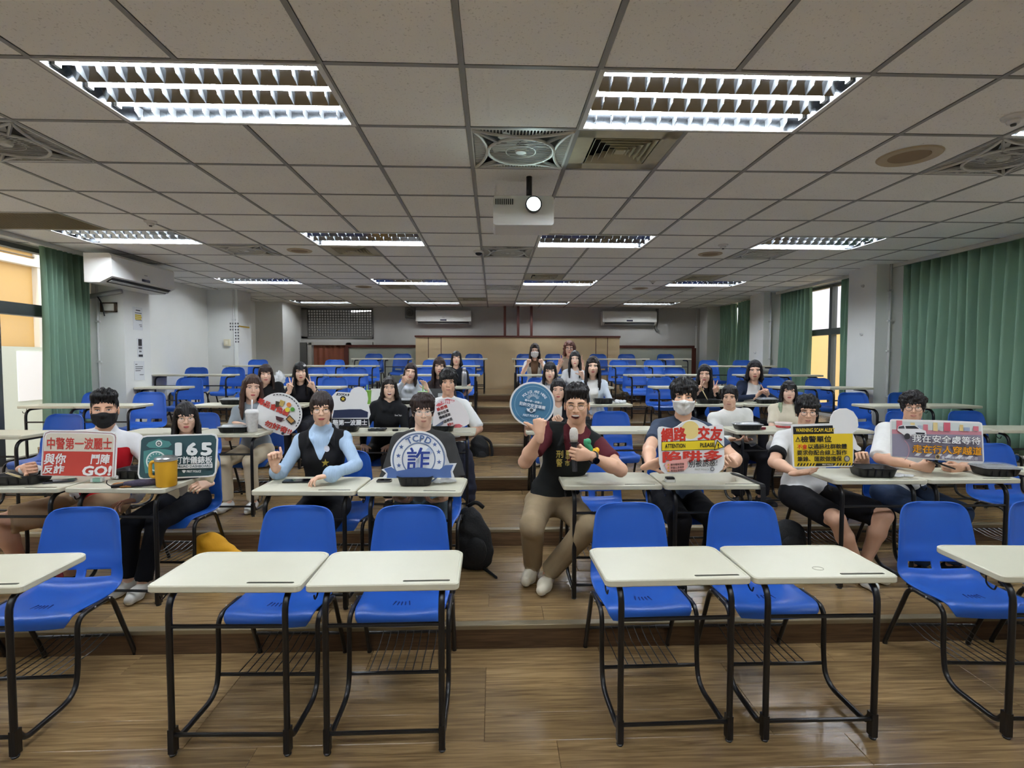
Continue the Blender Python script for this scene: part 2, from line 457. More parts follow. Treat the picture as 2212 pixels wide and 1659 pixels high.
# ceiling fans -----------------------------------------------------
fan_m = mat('fan_plastic', (205,206,202), 0.45); fan_dark = mat('dark_grey_plastic', (70,70,68), 0.7)
def fan_proto():
    root = empty('ceiling_fan')
    H = TILE/2-0.012
    MB().box(-H, H, -H, H, 0.09, 0.095).build('back_plate', fan_dark, root)
    fr = MB()
    for s in (-1, 1):
        fr.box(s*H-0.012, s*H+0.008, -H, H, -0.006, 0.012); fr.box(-H, H, s*H-0.008, s*H+0.008, -0.006, 0.012)
    # four curved bands from corner to corner round the central grille
    for k in range(4):
        a = k*PI/2; M = Matrix.Rotation(a, 3, 'Z'); pts = []
        for i in range(13):
            u = -1 + 2*i/12
            pts.append(M @ Vector((u*H*0.97, -H*(0.97 - 0.27*(1-u*u)), -0.008)))
        fr.tube(pts, 0.009, 6)
        for s in (-1, 1):
            p0 = M @ Vector((s*H*0.93, -H*0.93, -0.008)); p1 = M @ Vector((s*H*0.47, -H*0.47, -0.014))
            fr.tube([p0, p1], 0.010, 6)
    fr.build('frame', fan_m, root, smooth=True, angle=40)
    ring = MB(); ring.tube([(0.198*math.cos(2*PI*k/36), 0.198*math.sin(2*PI*k/36), -0.014) for k in range(37)], 0.010, 6, cap=False); ring.build('ring', fan_m, root, smooth=True)
    for k in range(4):
        a = k*PI/2; M = Matrix.Rotation(a, 3, 'Z'); g = MB()
        for i in range(27):
            u = -0.84 + 1.68*i/26
            y0 = -H*0.96; y1 = -H*(0.96 - 0.26*(1-u*u))
            p = [M @ Vector((u*H-0.0028, y0, -0.002)), M @ Vector((u*H+0.0028, y0, -0.002)), M @ Vector((u*H+0.0028, y1, -0.002)), M @ Vector((u*H-0.0028, y1, -0.002))]
            q = [v + Vector((0,0,0.008)) for v in p]
            g._add(p+q, [(0,1,2,3),(7,6,5,4),(0,4,5,1),(1,5,6,2),(2,6,7,3),(3,7,4,0)])
        g.build('side_grille', fan_m, root)
    g = MB()
    for i in range(17):
        y = -0.18+0.0225*i; w = math.sqrt(max(0.0, 0.195**2-y*y))
        g.tube([(-w, y, -0.012), (w, y, -0.012)], 0.0025, 5)
    g.tube([(0.09*math.cos(2*PI*k/24), 0.09*math.sin(2*PI*k/24), -0.014) for k in range(25)], 0.003, 5, cap=False)
    g.build('round_grille', fan_m, root)
    MB().lathe([(0.0,-0.02),(0.03,-0.02),(0.036,-0.012),(0.036,0.0)], 16).build('hub', fan_m, root, smooth=True, angle=40)
    for k in range(5):
        a = 2*PI*k/5+0.3; M = Matrix.Rotation(a, 4, 'Z') @ Matrix.Rotation(0.35, 4, 'X')
        MB().box(0.03, 0.185, -0.03, 0.03, 0.03, 0.034, M).build('fan_blade', fan_m, root)
    return root
fp = fan_proto(); first = True
fan_names = {(0,0): 'square ceiling fan grille beside the air diffuser, just before the projector', (0,5): 'square ceiling fan in the centre strip just behind the projector', (0,10): 'centre square ceiling fan farthest from the camera',
 (-5,0): 'square ceiling fan cut by the left edge of the picture', (-5,5): 'square ceiling fan on the left beside the second light row', (-5,10): 'square ceiling fan on the left beside the third light row',
 (5,0): 'square ceiling fan at the right edge beside the round speaker', (5,5): 'square ceiling fan on the right behind the second light row', (5,10): 'square ceiling fan on the right behind the third light row'}
for (i, j) in FANS:
    o = fp if first else copy_tree(fp); first = False
    x, y = cell(i, j); o.location = (x, y, CEIL)
    tag(o, fan_names[(i, j)], 'ceiling fan', 'square ceiling fans')

# air diffusers ----------------------------------------------------
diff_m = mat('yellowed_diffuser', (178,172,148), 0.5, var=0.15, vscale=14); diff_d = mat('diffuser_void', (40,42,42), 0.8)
def diff_proto():
    root = empty('air_diffuser'); H = TILE/2-0.010
    p = MB()
    for s in (-1, 1):
        p.box(-H, H, s*0.245-0.05, s*0.245+0.05, -0.004, 0.006); p.box(s*0.245-0.05, s*0.245+0.05, -H, H, -0.004, 0.006)
    p.build('face_plate', diff_m, root)
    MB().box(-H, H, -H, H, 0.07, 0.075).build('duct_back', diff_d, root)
    for k in range(5):
        w = 0.185-0.035*k; v = MB(); z0, z1 = -0.006-0.001*k, 0.035
        a = [(-w,-w,z0),(w,-w,z0),(w,w,z0),(-w,w,z0)]; w2 = w-0.022; b = [(-w2,-w2,z1),(w2,-w2,z1),(w2,w2,z1),(-w2,w2,z1)]
        v._add(a+b, [(i,(i+1)%4,4+(i+1)%4,4+i) for i in range(4)])
        o = v.build('vane', diff_m, root)
        md = o.modifiers.new('thickness', 'SOLIDIFY'); md.thickness = 0.003
    MB().box(-0.03, 0.03, -0.03, 0.03, -0.008, 0.0).build('core', diff_m, root)
    return root
dp = diff_proto(); first = True
dn = {(1,0): 'yellowed square air diffuser in the ceiling near the projector', (-3,5): 'square air diffuser left of centre behind the second light row', (1,8): 'square air diffuser right of centre in front of the third light row',
      (5,8): 'square air diffuser on the right in front of the third light row', (-3,10): 'square air diffuser left of centre behind the third light row', (-1,13): 'square air diffuser near the back wall'}
for (i, j) in DIFF:
    o = dp if first else copy_tree(dp); first = False
    x, y = cell(i, j); o.location = (x, y, CEIL); tag(o, dn[(i, j)], 'air diffuser', 'square air diffusers')
# long return grille at the left
root = empty('return_grille', (GX+TILE*(-7), GY+TILE*3.5, CEIL), 0, 'long tan return air grille in the ceiling by the left window', 'grille')
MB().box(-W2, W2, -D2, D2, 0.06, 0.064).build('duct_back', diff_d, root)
gm = mat('tan_grille', (160,146,116), 0.5)
f_ = MB()
for s in (-1, 1): f_.box(s*W2-0.015, s*W2+0.015, -D2, D2, -0.005, 0.01); f_.box(-W2, W2, s*D2-0.012, s*D2+0.012, -0.005, 0.01)
f_.build('frame', gm, root)
b_ = MB()
for k in range(38):
    x = -W2+0.025+k*(2*W2-0.05)/37; b_.box(x-0.003, x+0.003, -D2, D2, -0.002, 0.02)
for k in range(9):
    y = -D2+0.03+k*(2*D2-0.06)/8; b_.box(-W2, W2, y-0.002, y+0.002, 0.004, 0.008)
tag(b_.build('grille_bars', gm, root), kind='stuff')
# round ceiling speakers, detectors, dome
spk_m = mat('beige_speaker', (176,160,132), 0.5); spk_d = mat('speaker_cone', (138,118,92), 0.7)
def ceil_speaker(i, j, label, r=0.175):
    x, y = cell(i, j); root = empty('ceiling_speaker', (x, y, CEIL), 0, label, 'speaker', 'round ceiling speakers')
    MB().lathe([(r*0.62,-0.004),(r*0.68,-0.012),(r*0.95,-0.012),(r,-0.004)], 32).build('rim', spk_m, root, smooth=True, angle=40)
    MB().lathe([(0.0,-0.010),(r*0.4,-0.014),(r*0.64,-0.008),(r*0.64,-0.003)], 32).build('grille', spk_d, root, smooth=True, angle=40)
ceil_speaker(4, 0, 'round beige ceiling speaker beside the fan at the right'); ceil_speaker(4, 5, 'round beige ceiling speaker on the right in the second row', 0.14)
ceil_speaker(-4, 5, 'round beige ceiling speaker on the left in the second row', 0.14); ceil_speaker(4, 10, 'round beige ceiling speaker on the right, far from the camera', 0.14)
ceil_speaker(-4, 10, 'round beige ceiling speaker on the left, far from the camera', 0.14)
det_m = mat('detector_white', (214,212,206), 0.5)
for (px, py, lb) in ((2190, 250, 'white smoke detector at the top right of the ceiling'), (325, 477, 'small white smoke detector above the left windows'), (1562, 528, 'white smoke detector near the right speaker'), (1410, 606, 'white smoke detector toward the back on the right')):
    p = at_z(px, py, CEIL)
    root = empty('smoke_detector', p, 0, lb, 'smoke detector', 'smoke detectors')
    MB().lathe([(0.0,-0.045),(0.025,-0.042),(0.032,-0.03),(0.03,-0.022),(0.05,-0.016),(0.055,-0.004)], 18).build('body', det_m, root, smooth=True, angle=40)
    MB().lathe([(0.0,-0.053),(0.012,-0.052),(0.014,-0.042)], 10).build('sensor', fan_dark, root, smooth=True)
p = at_z(1034, 541, CEIL); root = empty('dome_camera', p, 0, 'small dark dome camera on the ceiling behind the projector', 'camera')
MB().lathe([(0.0,-0.03),(0.05,-0.03),(0.06,-0.02),(0.06,-0.003)], 20).build('base', det_m, root, smooth=True, angle=40)
MB().ell((0,0,-0.028), (0.042,0.042,0.032)).build('dome', mat('smoked_dome', (20,22,30), 0.1), root, smooth=True)

# walls ------------------------------------------------------------
def wall_run(name, label, x0, x1, spans, sills, m, ztop=CEIL+0.3):
    """wall along y between x0 and x1 with openings: spans = list of (ya, yb, z_sill, z_head) holes"""
    mb = MB(); y = sills[0]
    for (a, b, z0, z1) in spans:
        mb.box(x0, x1, y, a, -0.1, ztop); mb.box(x0, x1, a, b, -0.1, z0); mb.box(x0, x1, a, b, z1, ztop); y = b
    mb.box(x0, x1, y, sills[1], -0.1, ztop)
    o = mb.build(name, m); tag(o, label, None, kind='structure'); return o
HEAD = CEIL-0.02
wl_ = wall_run('wall_left', 'white left wall with window bay and pillars', XL-0.2, XL, [(3.75, 6.80, 0.45, HEAD)], (Y_FRONT, YB+0.2), wall_white)
wr_ = wall_run('wall_right', 'right wall with three curtained window bays and pillars', XR, XR+0.2, [(3.9, 6.55, 0.5, HEAD), (7.45, 9.72, 0.7, HEAD), (10.3, 12.3, 1.0, HEAD)], (Y_FRONT, YB+0.2), wall_white)
wb_ = MB()
DX0, DX1, DZ0, DZ1, TZ0, TZ1 = -4.40, -2.90, 0.90, 1.99, 2.09, 2.81
wb_.box(XL-0.2, -4.57, YB, YB+0.2, -0.1, CEIL+0.3).box(DX1+0.02, XR+0.2, YB, YB+0.2, -0.1, CEIL+0.3)
wb_.box(-4.57, DX1+0.02, YB, YB+0.2, DZ1+0.01, TZ0).box(-4.57, DX1+0.02, YB, YB+0.2, TZ1, CEIL+0.3).box(-4.57, DX0, YB, YB+0.2, -0.1, DZ1+0.01)
wall_back = tag(wb_.build('wall_back', wall_grey), 'grey back wall with transom window above the doorway', None, kind='structure')
wall_front = tag(MB().box(XL-0.2, XR+0.2, Y_FRONT-0.2, Y_FRONT, -0.1, CEIL+0.3).build('wall_front', wall_white), 'white front wall behind the camera', None, kind='structure')
def pillar(parent, x0, x1, y0, y1, m=pillar_white):
    MB().box(x0, x1, y0, y1, 0, CEIL+0.02).build('pillar', m, parent)
pillar(wl_, XL-0.02, -4.65, 6.836, 7.34); pillar(wl_, XL-0.02, -4.64, 9.78, 10.31); pillar(wl_, XL-0.02, -4.60, 11.72, YB)
pillar(wl_, XL-0.02, -4.65, 3.25, 3.75)
pillar(wr_, 5.06, XR+0.02, 6.86, 7.41); pillar(wr_, 5.04, XR+0.02, 9.74, 10.27); pillar(wr_, 5.04, XR+0.02, 12.35, YB); pillar(wr_, 5.06, XR+0.02, 3.3, 3.85)

# windows
def window(name, x, ya, yb, z0, z1, zt0, zt1, mull, label, fm=alu, dirn=1):
    w = MB(); t_ = 0.05
    for s, (a, b) in (('v', (ya, ya+t_)), ('v', (yb-t_, yb))): w.box(x-0.04, x+0.04, a, b, z0, z1)
    w.box(x-0.04, x+0.04, ya, yb, z0, z0+t_); w.box(x-0.04, x+0.04, ya, yb, z1-t_, z1)
    root = w.build(name, fm); tag(root, label, None, kind='structure')
    MB().box(x-0.06, x+0.06, ya, yb, zt0, zt1).build('transom', fm, root)
    for y in mull: MB().box(x-0.045, x+0.045, y-0.035, y+0.035, z0, z1).build('mullion', fm, root)
    ys = [ya+t_] + list(mull) + [yb-t_]
    for k in range(len(ys)-1):
        for (a, b) in ((z0+t_, zt0), (zt1, z1-t_)):
            MB().box(x-0.003, x+0.003, ys[k], ys[k+1], a, b).build('pane', glass, root)
    return root
window('window_1', XL-0.03, 3.75, 6.80, 0.45, HEAD, 2.06, 2.19, [5.70], 'tall aluminium window at the left with a heavy dark transom')
window('window_2', XR+0.05, 3.9, 6.55, 0.5, HEAD, 2.0, 2.10, [5.4], 'aluminium window behind the big green curtain')
window('window_3', XR+0.05, 7.45, 9.72, 0.7, HEAD, 2.0, 2.10, [8.52], 'aluminium window with daylight between two curtains on the right')
window('window_4', XR+0.05, 10.3, 12.3, 1.0, HEAD, 2.0, 2.10, [11.4], 'narrow far window on the right between drawn curtains')

# curtains ---------------------------------------------------------
def curtain_mat():
    m = bpy.data.materials.new('green_curtain_cloth'); m.use_nodes = True
    nt = m.node_tree; n = nt.nodes; l = nt.links; b = n.get('Principled BSDF')
    b.inputs['Base Color'].default_value = lin((142,176,154)); b.inputs['Roughness'].default_value = 0.85
    b.inputs['Specular IOR Level'].default_value = 0.15
    tr = n.new('ShaderNodeBsdfTranslucent'); tr.inputs[0].default_value = lin((140,172,146))
    mx = n.new('ShaderNodeMixShader'); mx.inputs[0].default_value = 0.18
    l.new(b.outputs[0], mx.inputs[1]); l.new(tr.outputs[0], mx.inputs[2]); l.new(mx.outputs[0], n['Material Output'].inputs[0])
    return m
curt = curtain_mat()
def curtain(x, ya, yb, zb, folds, amp, label, seed=0, zt=CEIL-0.012, flare=0.0):
    rnd = random.Random(seed); rows = []
    N = folds*10
    ph = [rnd.uniform(-0.5, 0.5) for _ in range(folds+2)]; am = [rnd.uniform(0.6, 1.25) for _ in range(folds+2)]
    for k in range(13):
        v = k/12; z = zt + (zb-zt)*v; row = []
        for i in range(N+1):
            u = i/N*folds; a = int(u); fr = u-a
            A = am[a]*(1-fr) + am[a+1]*fr; P_ = ph[a]*(1-fr)+ph[a+1]*fr
            w = math.sin(2*PI*u + P_*(0.4+1.1*v))
            y = ya + (yb-ya)*(i/N) + 0.008*math.sin(2*PI*u*2+P_)*v + flare*v*v*(0.5-i/N)*2
            row.append((x + amp*A*(0.75+0.35*v)*w + 0.012*math.sin(5*v+a), y, z))
        rows.append(row)
    root = empty('curtain', (x, (ya+yb)/2, zb), 0, label, 'curtain')
    mb = MB().grid(rows); mb.v = [(p[0]-x, p[1]-(ya+yb)/2, p[2]-zb) for p in mb.v]
    o = mb.build('cloth', curt, root, smooth=True); md = o.modifiers.new('thickness', 'SOLIDIFY'); md.thickness = 0.003
    return root
curtain(-5.04, 6.10, 6.82, 0.55, 9, 0.06, 'green pleated curtain gathered beside the left air conditioner', 1)
curtain(5.37, 4.2, 6.73, 0.62, 19, 0.075, 'wide green pleated curtain drawn across the right wall', 2)
curtain(5.37, 8.86, 9.71, 0.75, 8, 0.07, 'green curtain on the far side of the bright right window', 3)
curtain(5.37, 7.45, 8.00, 0.75, 5, 0.055, 'narrow green curtain beside the right pillar', 4)
curtain(5.36, 11.62, 12.33, 1.05, 7, 0.07, 'dark green curtain in the far right corner', 5)
curtain(5.36, 10.30, 11.40, 1.05, 8, 0.07, 'dark green curtain nearer than the far right corner one', 6)
rail_m = mat('curtain_rail', (196,196,190), 0.4)
for (x, ya, yb, lb) in ((-4.85, 3.75, 6.80, 'pale curtain rail along the left ceiling edge'), (5.27, 3.9, 6.85, 'pale curtain rail along the right ceiling edge, nearest bay'), (5.27, 7.45, 9.72, 'pale curtain rail above the middle right bay')):
    tag(MB().box(x-0.02, x+0.02, ya, yb, CEIL-0.05, CEIL-0.006).build('curtain_rail', rail_m), lb, 'rail')

# outside ----------------------------------------------------------
ochre = mat('ochre_render', (226,186,118), 0.85, var=0.1, vscale=1.3, bump=0.1, bscale=8)
outw = mat('outside_white_render', (232,230,224), 0.85, var=0.05, vscale=2)
root = empty('building', (-8.4, 6.0, 0), 0, 'ochre neighbouring building with white posts seen through the left window', 'building')
MB().box(-0.2, 0, -5, 9, -0.5, 3.25).build('wall', ochre, root)
MB().box(-0.2, 0.12, -5, 9, 3.25, 3.38).build('ledge', outw, root)
MB().box(-0.22, 0.02, -5, 9, 3.38, 4.6).build('upper_wall', ochre, root)
for y in (-1.1, 1.6, 3.98, 7.0): MB().box(-0.1, 0.10, y, y+0.72, -0.5, 4.6).build('post', outw, root)
g = MB()
for k in range(13): g.box(0.03, 0.06, -2.4, 6.4, 3.42+k*0.075, 3.435+k*0.075)
tag(g.build('grating', mat('grating_grey', (120,108,90), 0.6), root), kind='stuff')
MB().box(0.10, 0.16, 2.4, 4.9, -0.5, 1.80).build('low_wall', mat('pale_green_render', (205,212,200), 0.85), root)
MB().box(0.16, 0.18, 3.42, 3.98, 0.85, 1.72).build('notice_panel', mat('notice_white', (246,246,250), 0.6), root)
root = empty('building', (8.6, 8.5, 0), 0, 'ochre building wall seen through the gap in the right curtains', 'building')
MB().box(0, 0.2, -6, 8, -0.5, 2.25).build('wall', ochre, root)
MB().box(0.3, 0.5, -6, 8, 2.25, 4.6).build('upper_wall', mat('pale_lilac_render', (205,206,220), 0.85, var=0.25, vscale=3), root)
MB().box(-0.1, 0.2, -0.6, -0.3, -0.5, 2.25).build('post', outw, root)
ground = tag(MB().box(-14, XL-0.2, -6, 20, -0.6, -0.5).box(XR+0.2, 14, -6, 20, -0.6, -0.5).build('ground', mat('outside_concrete', (190,188,180), 0.9)), 'pale concrete ground outside the windows', None, kind='structure')

# back wall furniture: booth, low partitions, door ------------------
tan_m = mat('tan_panel', (222,198,158), 0.6, var=0.06, vscale=3); dkwood = mat('dark_red_wood', (84,40,32), 0.45, var=0.15, vscale=8)
pale_m = mat('pale_green_panel', (170,176,164), 0.7, var=0.12, vscale=2)
L7 = RISE*7
root = empty('projection_booth', (0.565, 12.17, L7), 0, 'tan panelled booth with dark red cap at the back of the centre aisle', 'booth')
xs = [-2.35, -2.06, -1.77, 1.80, 2.07, 2.35]
for k in range(5):
    MB().box(xs[k]+(0 if k == 0 else 0.008), xs[k+1]-(0 if k == 4 else 0.008), 0, 0.6, 0, 1.185).build('panel', tan_m, root)
for k in range(1, 5): MB().box(xs[k]-0.008, xs[k]+0.008, 0.004, 0.6, 0, 1.185).build('batten', dkwood, root)
MB().box(-2.37, 2.37, -0.02, 0.62, 1.185, 1.225).build('cap', dkwood, root)
for (x0, x1, lb, rgt) in ((-3.40, -1.80, 'pale low partition with dark red frame left of the booth', False), (2.93, 4.72, 'pale low partition with dark red frame right of the booth', True)):
    root = empty('low_partition', ((x0+x1)/2, 12.3, L7), 0, lb, 'partition'); h = (x1-x0)/2
    MB().box(-h, h, 0, 0.05, 0, 0.95).build('panel', pale_m, root)
    MB().box(-h, h, -0.02, 0.07, 0.95, 1.01).build('top_rail', dkwood, root)
    xp = h-0.06 if rgt else -h
    MB().box(xp-0.04 if not rgt else xp, xp+0.06 if not rgt else xp+0.10, -0.02, 0.07, 0, 0.95).build('end_post', dkwood, root)
for k, x in enumerate((0.263, 0.577, 0.89)):
    root = empty('ceiling_post', (x, 12.5, 2.09), 0, 'dark red steel post above the booth, %s of three' % ('left', 'middle', 'right')[k], 'post', 'posts above the booth')
    MB().box(-0.028, 0.028, -0.028, 0.028, 0, CEIL-2.09).build('shaft', dkwood, root)
    MB().box(-0.05, 0.05, -0.05, 0.05, 0, 0.012).build('foot_plate', dkwood, root)
# transom window with square lattice
tr = MB(); x0, x1 = -4.57, DX1+0.02
tr.box(x0, x0+0.13, YB-0.03, YB+0.12, TZ0, TZ1).box(x1-0.03, x1, YB-0.03, YB+0.12, TZ0, TZ1).box(x0, x1, YB-0.03, YB+0.12, TZ0, TZ0+0.04).box(x0, x1, YB-0.03, YB+0.12, TZ1-0.03, TZ1)
tr = tag(tr.build('window_5', mat('old_grey_frame', (112,110,106), 0.6)), 'latticed transom window above the back doorway', None, kind='structure')
lt = MB()
for k in range(25): x = x0+0.14+k*(x1-x0-0.18)/24; lt.box(x-0.010, x+0.010, YB+0.0, YB+0.02, TZ0+0.03, TZ1-0.02)
for k in range(11): z = TZ0+0.05+k*(TZ1-TZ0-0.09)/10; lt.box(x0+0.12, x1-0.02, YB+0.0, YB+0.02, z-0.010, z+0.010)
tag(lt.build('lattice', mat('lattice_grey', (96,95,92), 0.6), tr), kind='stuff')
MB().box(x0+0.12, x1-0.02, YB+0.03, YB+0.035, TZ0+0.03, TZ1-0.02).build('pane', glass, tr)
door = tag(MB().box(DX0-0.03, DX0+0.06, YB-0.04, YB+0.1, 0.5, DZ1).box(DX1-0.62, DX1-0.5, YB-0.04, YB+0.1, 0.5, DZ1).box(DX0, DX1, YB-0.04, YB+0.1, DZ1-0.06, DZ1+0.02).build('door_1', mat('pale_door_frame', (176,174,168), 0.6)), 'doorway in the back wall with a brown folding door', None, kind='structure')
fold = mat('brown_folding_door', (138,82,62), 0.5)
for k in range(6):
    x = DX0+0.09+k*0.135
    MB().prism([(x, YB+0.02), (x+0.0675, YB+0.055), (x+0.135, YB+0.02), (x+0.135, YB+0.03), (x+0.0675, YB+0.068), (x, YB+0.03)], 0.6, DZ1-0.06, 'xy').build('fold_panel', fold, door)
MB().box(DX1-0.5, DX1, YB+0.02, YB+0.06, 0.5, DZ1-0.06).build('side_panel', mat('grey_door_panel', (140,140,136), 0.6), door)
MB().box(DX0-0.36, DX0-0.05, YB-0.08, YB-0.03, 0.6, DZ1).build('door_leaf', mat('dark_grey_door', (84,84,82), 0.5), door)
# corridor behind the transom
tag(MB().box(-6.0, -1.0, YB+2.2, YB+2.3, 0, 3.4).box(-6.0, -1.0, YB+0.2, YB+2.3, 3.4, 3.45).box(-6.0, -5.9, YB+0.2, YB+2.3, 0, 3.4).box(-1.1, -1.0, YB+0.2, YB+2.3, 0, 3.4).box(-6.0, -1.0, YB+0.2, YB+2.3, 0.0, 0.1).build('wall_corridor', wall_grey), 'grey corridor behind the latticed transom', None, kind='structure')
root = empty('corridor_light', (-3.2, YB+1.0, 2.85), -0.5, 'fluorescent strip glimpsed through the latticed transom', 'light')
MB().tube([(-0.6,0,0),(0.6,0,0)], 0.02, 8).build('tube', mat('corridor_tube', (250,252,255), 0.4, emit=14), root)
MB().box(-0.65, 0.65, -0.04, 0.04, 0.02, 0.06).build('housing', hous_m, root)

# air conditioners -------------------------------------------------
ac_m = mat('ac_white', (232,232,228), 0.28); ac_d = mat('ac_dark_slot', (22,22,26), 0.5); ac_g = mat('ac_grey_flap', (170,172,172), 0.4)
def aircon(loc, rz, w, label, h=0.31, d=0.24):
    root = empty('air_conditioner', loc, rz, label, 'air conditioner', 'split air conditioners')
    prof = [(0, 0), (-d*0.55, 0.0), (-d, 0.07), (-d, h-0.03), (-d+0.03, h), (0, h)]
    MB().prism([(p[0], p[1]) for p in prof], -w/2, w/2, 'yz').build('body', ac_m, root, smooth=True, angle=35)
    M = Matrix.Translation((0, -d*0.80, 0.032)) @ Matrix.Rotation(-0.57, 4, 'X')
    MB().box(-w/2+0.05, w/2-0.05, -0.042, 0.042, -0.006, 0.004, M).build('outlet', ac_d, root)
    MB().box(-w/2+0.05, w/2-0.05, -0.012, 0.018, -0.016, -0.010, M).build('flap', ac_g, root)
    MB().box(-0.075, 0.075, -d-0.003, -d, 0.085, 0.115).build('display', mat('ac_display', (30,30,60), 0.2), root)
    MB().box(-0.03, 0.03, -d-0.002, -d, 0.16, 0.168).build('nameplate', mat('ac_badge', (150,150,150), 0.3, 0.6), root)
    return root
aircon((-4.645, 6.79, 2.455), PI/2, 1.18, 'white wall air conditioner at the upper left above the left pillar', 0.33, 0.31)
aircon((-1.188, YB, 2.42), 0, 1.30, 'white air conditioner on the back wall, left of the posts', 0.33)
aircon((3.25, YB, 2.42), 0, 1.30, 'white air conditioner on the back wall, right of the posts', 0.33)
tag(MB().tube(fillet([(3.98, YB-0.02, CEIL-0.02), (3.98, YB-0.02, 2.5), (3.93, YB-0.02, 2.36), (4.0, YB-0.02, 2.28)], 0.08), 0.035, 8).build('pipe_cover', mat('grey_pipe_cover', (128,128,126), 0.6), smooth=True), 'grey pipe running down beside the right back air conditioner', 'pipe')
# wall bracket under left AC
root = empty('steel_beam', (-5.0, 6.83, 2.40), 0, 'grey steel bracket tube under the left air conditioner', 'bracket')
MB().tube([(-0.12, -0.02, -0.05), (0.35, -0.02, 0.03)], 0.03, 8).build('tube', mat('bracket_grey', (168,170,170), 0.4, 0.3), root, smooth=True)
MB().tube(fillet([(0.05,-0.03,-0.02),(0.12,-0.04,-0.12),(0.14,-0.03,-0.28)], 0.06), 0.008, 6).build('cable', black_metal, root)
# speaker box, conduits, papers on the walls
root = empty('wall_speaker', (-1.985, YB-0.08, 2.575), 0, 'small grey box speaker high on the back wall', 'speaker')
MB().box(-0.115, 0.115, -0.08, 0.078, 0, 0.25).build('cabinet', mat('grey_cabinet', (110,110,110), 0.6), root)
MB().lathe([(0.0,-0.002),(0.05,-0.004),(0.085,-0.006),(0.09,0.0)], 20, (0,-0.08,0.125), 'y').build('cone', fan_dark, root, smooth=True)
pipe_m = mat('conduit_white', (205,206,204), 0.5)
def conduit(x, y, z0, z1, label, straps=(1.2, 2.0), r=0.013, ax=0):
    root = empty('conduit', (x, y, z0), 0, label, 'pipe', 'wall conduits')
    MB().tube([(0,0,0), (0,0,z1-z0)], r, 8).build('pipe', pipe_m, root, smooth=True)
    for z in straps:
        if z0 < z < z1: MB().box(-0.03, 0.03, -0.016, 0.014, z-z0-0.012, z-z0+0.012).build('strap', pipe_m, root)
conduit(-4.96, 6.82, 0.3, 2.5, 'white conduit on the front of the left pillar', (1.05, 1.55, 2.05))
conduit(-4.70, 9.765, 0.6, CEIL, 'white conduit on the second left pillar', (1.4, 2.3))
conduit(5.24, 6.845, 0.3, CEIL, 'white conduit on the nearest right pillar', (1.1, 1.7, 2.1, 2.5), 0.016)
conduit(5.17, 9.725, 0.6, CEIL, 'white conduit on the second right pillar', (1.6, 2.3), 0.016)
conduit(4.95, YB-0.03, 0.9, CEIL, 'grey conduit at the right end of the back wall', (1.9, 2.4), 0.02)
p = at(490, 740, 9.74); root = empty('switch_box', (p.x, 9.78, p.z-0.06), 0, 'cream surface switch box on the second left pillar', 'switch')
MB().box(-0.05, 0.05, -0.05, 0, 0, 0.12).build('box', mat('cream_switch', (214,206,178), 0.5), root)
MB().box(-0.02, 0.02, -0.056, -0.05, 0.03, 0.09).build('rocker', mat('cream_rocker', (228,222,200), 0.4), root)
p = at(221, 664, 6.80); root = empty('picture_frame', (p.x+0.06, 6.836, p.z-0.055), 0, 'small brown framed plate on the left pillar', 'frame')
fm_ = mat('brown_frame', (82,68,52), 0.5)
q = MB()
for s in (-1, 1): q.box(s*0.085-0.015, s*0.085+0.015, -0.02, 0, 0, 0.12); q.box(-0.1, 0.1, -0.02, 0, 0.105*(s > 0), 0.105*(s > 0)+0.015)
q.build('frame', fm_, root); MB().box(-0.07, 0.07, -0.012, 0, 0.015, 0.105).build('plate', outw, root)
# papers on pillar 1 inner face (x = -4.65), with printed lines
paper_m = mat('paper_white', (208,210,212), 0.7); ink = mat('grey_ink', (96,96,98), 0.8); hl = mat('yellow_marker', (196,172,60), 0.8); inkd = mat('dark_ink', (38,38,42), 0.8)
def wall_paper(pxa, pya, pxb, pyb, label, lines):
    a = at_x(pxa, pya, -4.645); b = at_x(pxb, pyb, -4.645)
    y0, y1 = a.y, b.y; z1 = a.z; z0 = at_x(pxa, pyb, -4.645).z
    root = empty('notice_paper', (-4.648, (y0+y1)/2, z0), 0, label, 'paper', 'papers on the left pillar'); w = (y1-y0)/2; h = z1-z0
    MB().box(0, 0.002, -w, w, 0, h).build('sheet', paper_m, root)
    for (u0, u1, v, th, m) in lines:
        MB().box(0.002, 0.0028, -w+2*w*u0, -w+2*w*u1, h*(1-v)-th, h*(1-v)).build('print_line', m, root)
wall_paper(287, 662, 309, 712, 'printed notice with yellow marked lines on the left pillar', [(0.3,0.75,0.12,0.012,inkd),(0.2,0.9,0.24,0.01,ink),(0.2,0.85,0.32,0.02,hl),(0.2,0.9,0.40,0.02,hl),(0.2,0.85,0.48,0.02,hl),(0.25,0.9,0.56,0.008,ink),(0.6,0.9,0.75,0.008,ink),(0.7,0.9,0.82,0.008,ink)])
wall_paper(296, 730, 310, 772, 'small notice with a dark square on the left pillar', [(0.2,0.8,0.05,0.09,inkd),(0.2,0.8,0.45,0.03,ink),(0.3,0.7,0.65,0.02,ink),(0.2,0.9,0.85,0.03,inkd)])
wall_paper(290, 780, 313, 822, 'lower white notice with three text lines on the left pillar', [(0.1,0.3,0.15,0.01,ink),(0.1,0.85,0.28,0.01,ink),(0.1,0.8,0.38,0.01,ink),(0.1,0.6,0.48,0.01,ink),(0.5,0.9,0.7,0.008,ink)])
a = at_x(516, 703, -4.635); b = at_x(539, 709, -4.635)
tag(MB().box(-4.64, -4.636, a.y, b.y, b.z, a.z).build('yellow_strip', mat('yellow_strip', (188,152,40), 0.6)), 'short yellow strip sign on the second left pillar', 'sign')
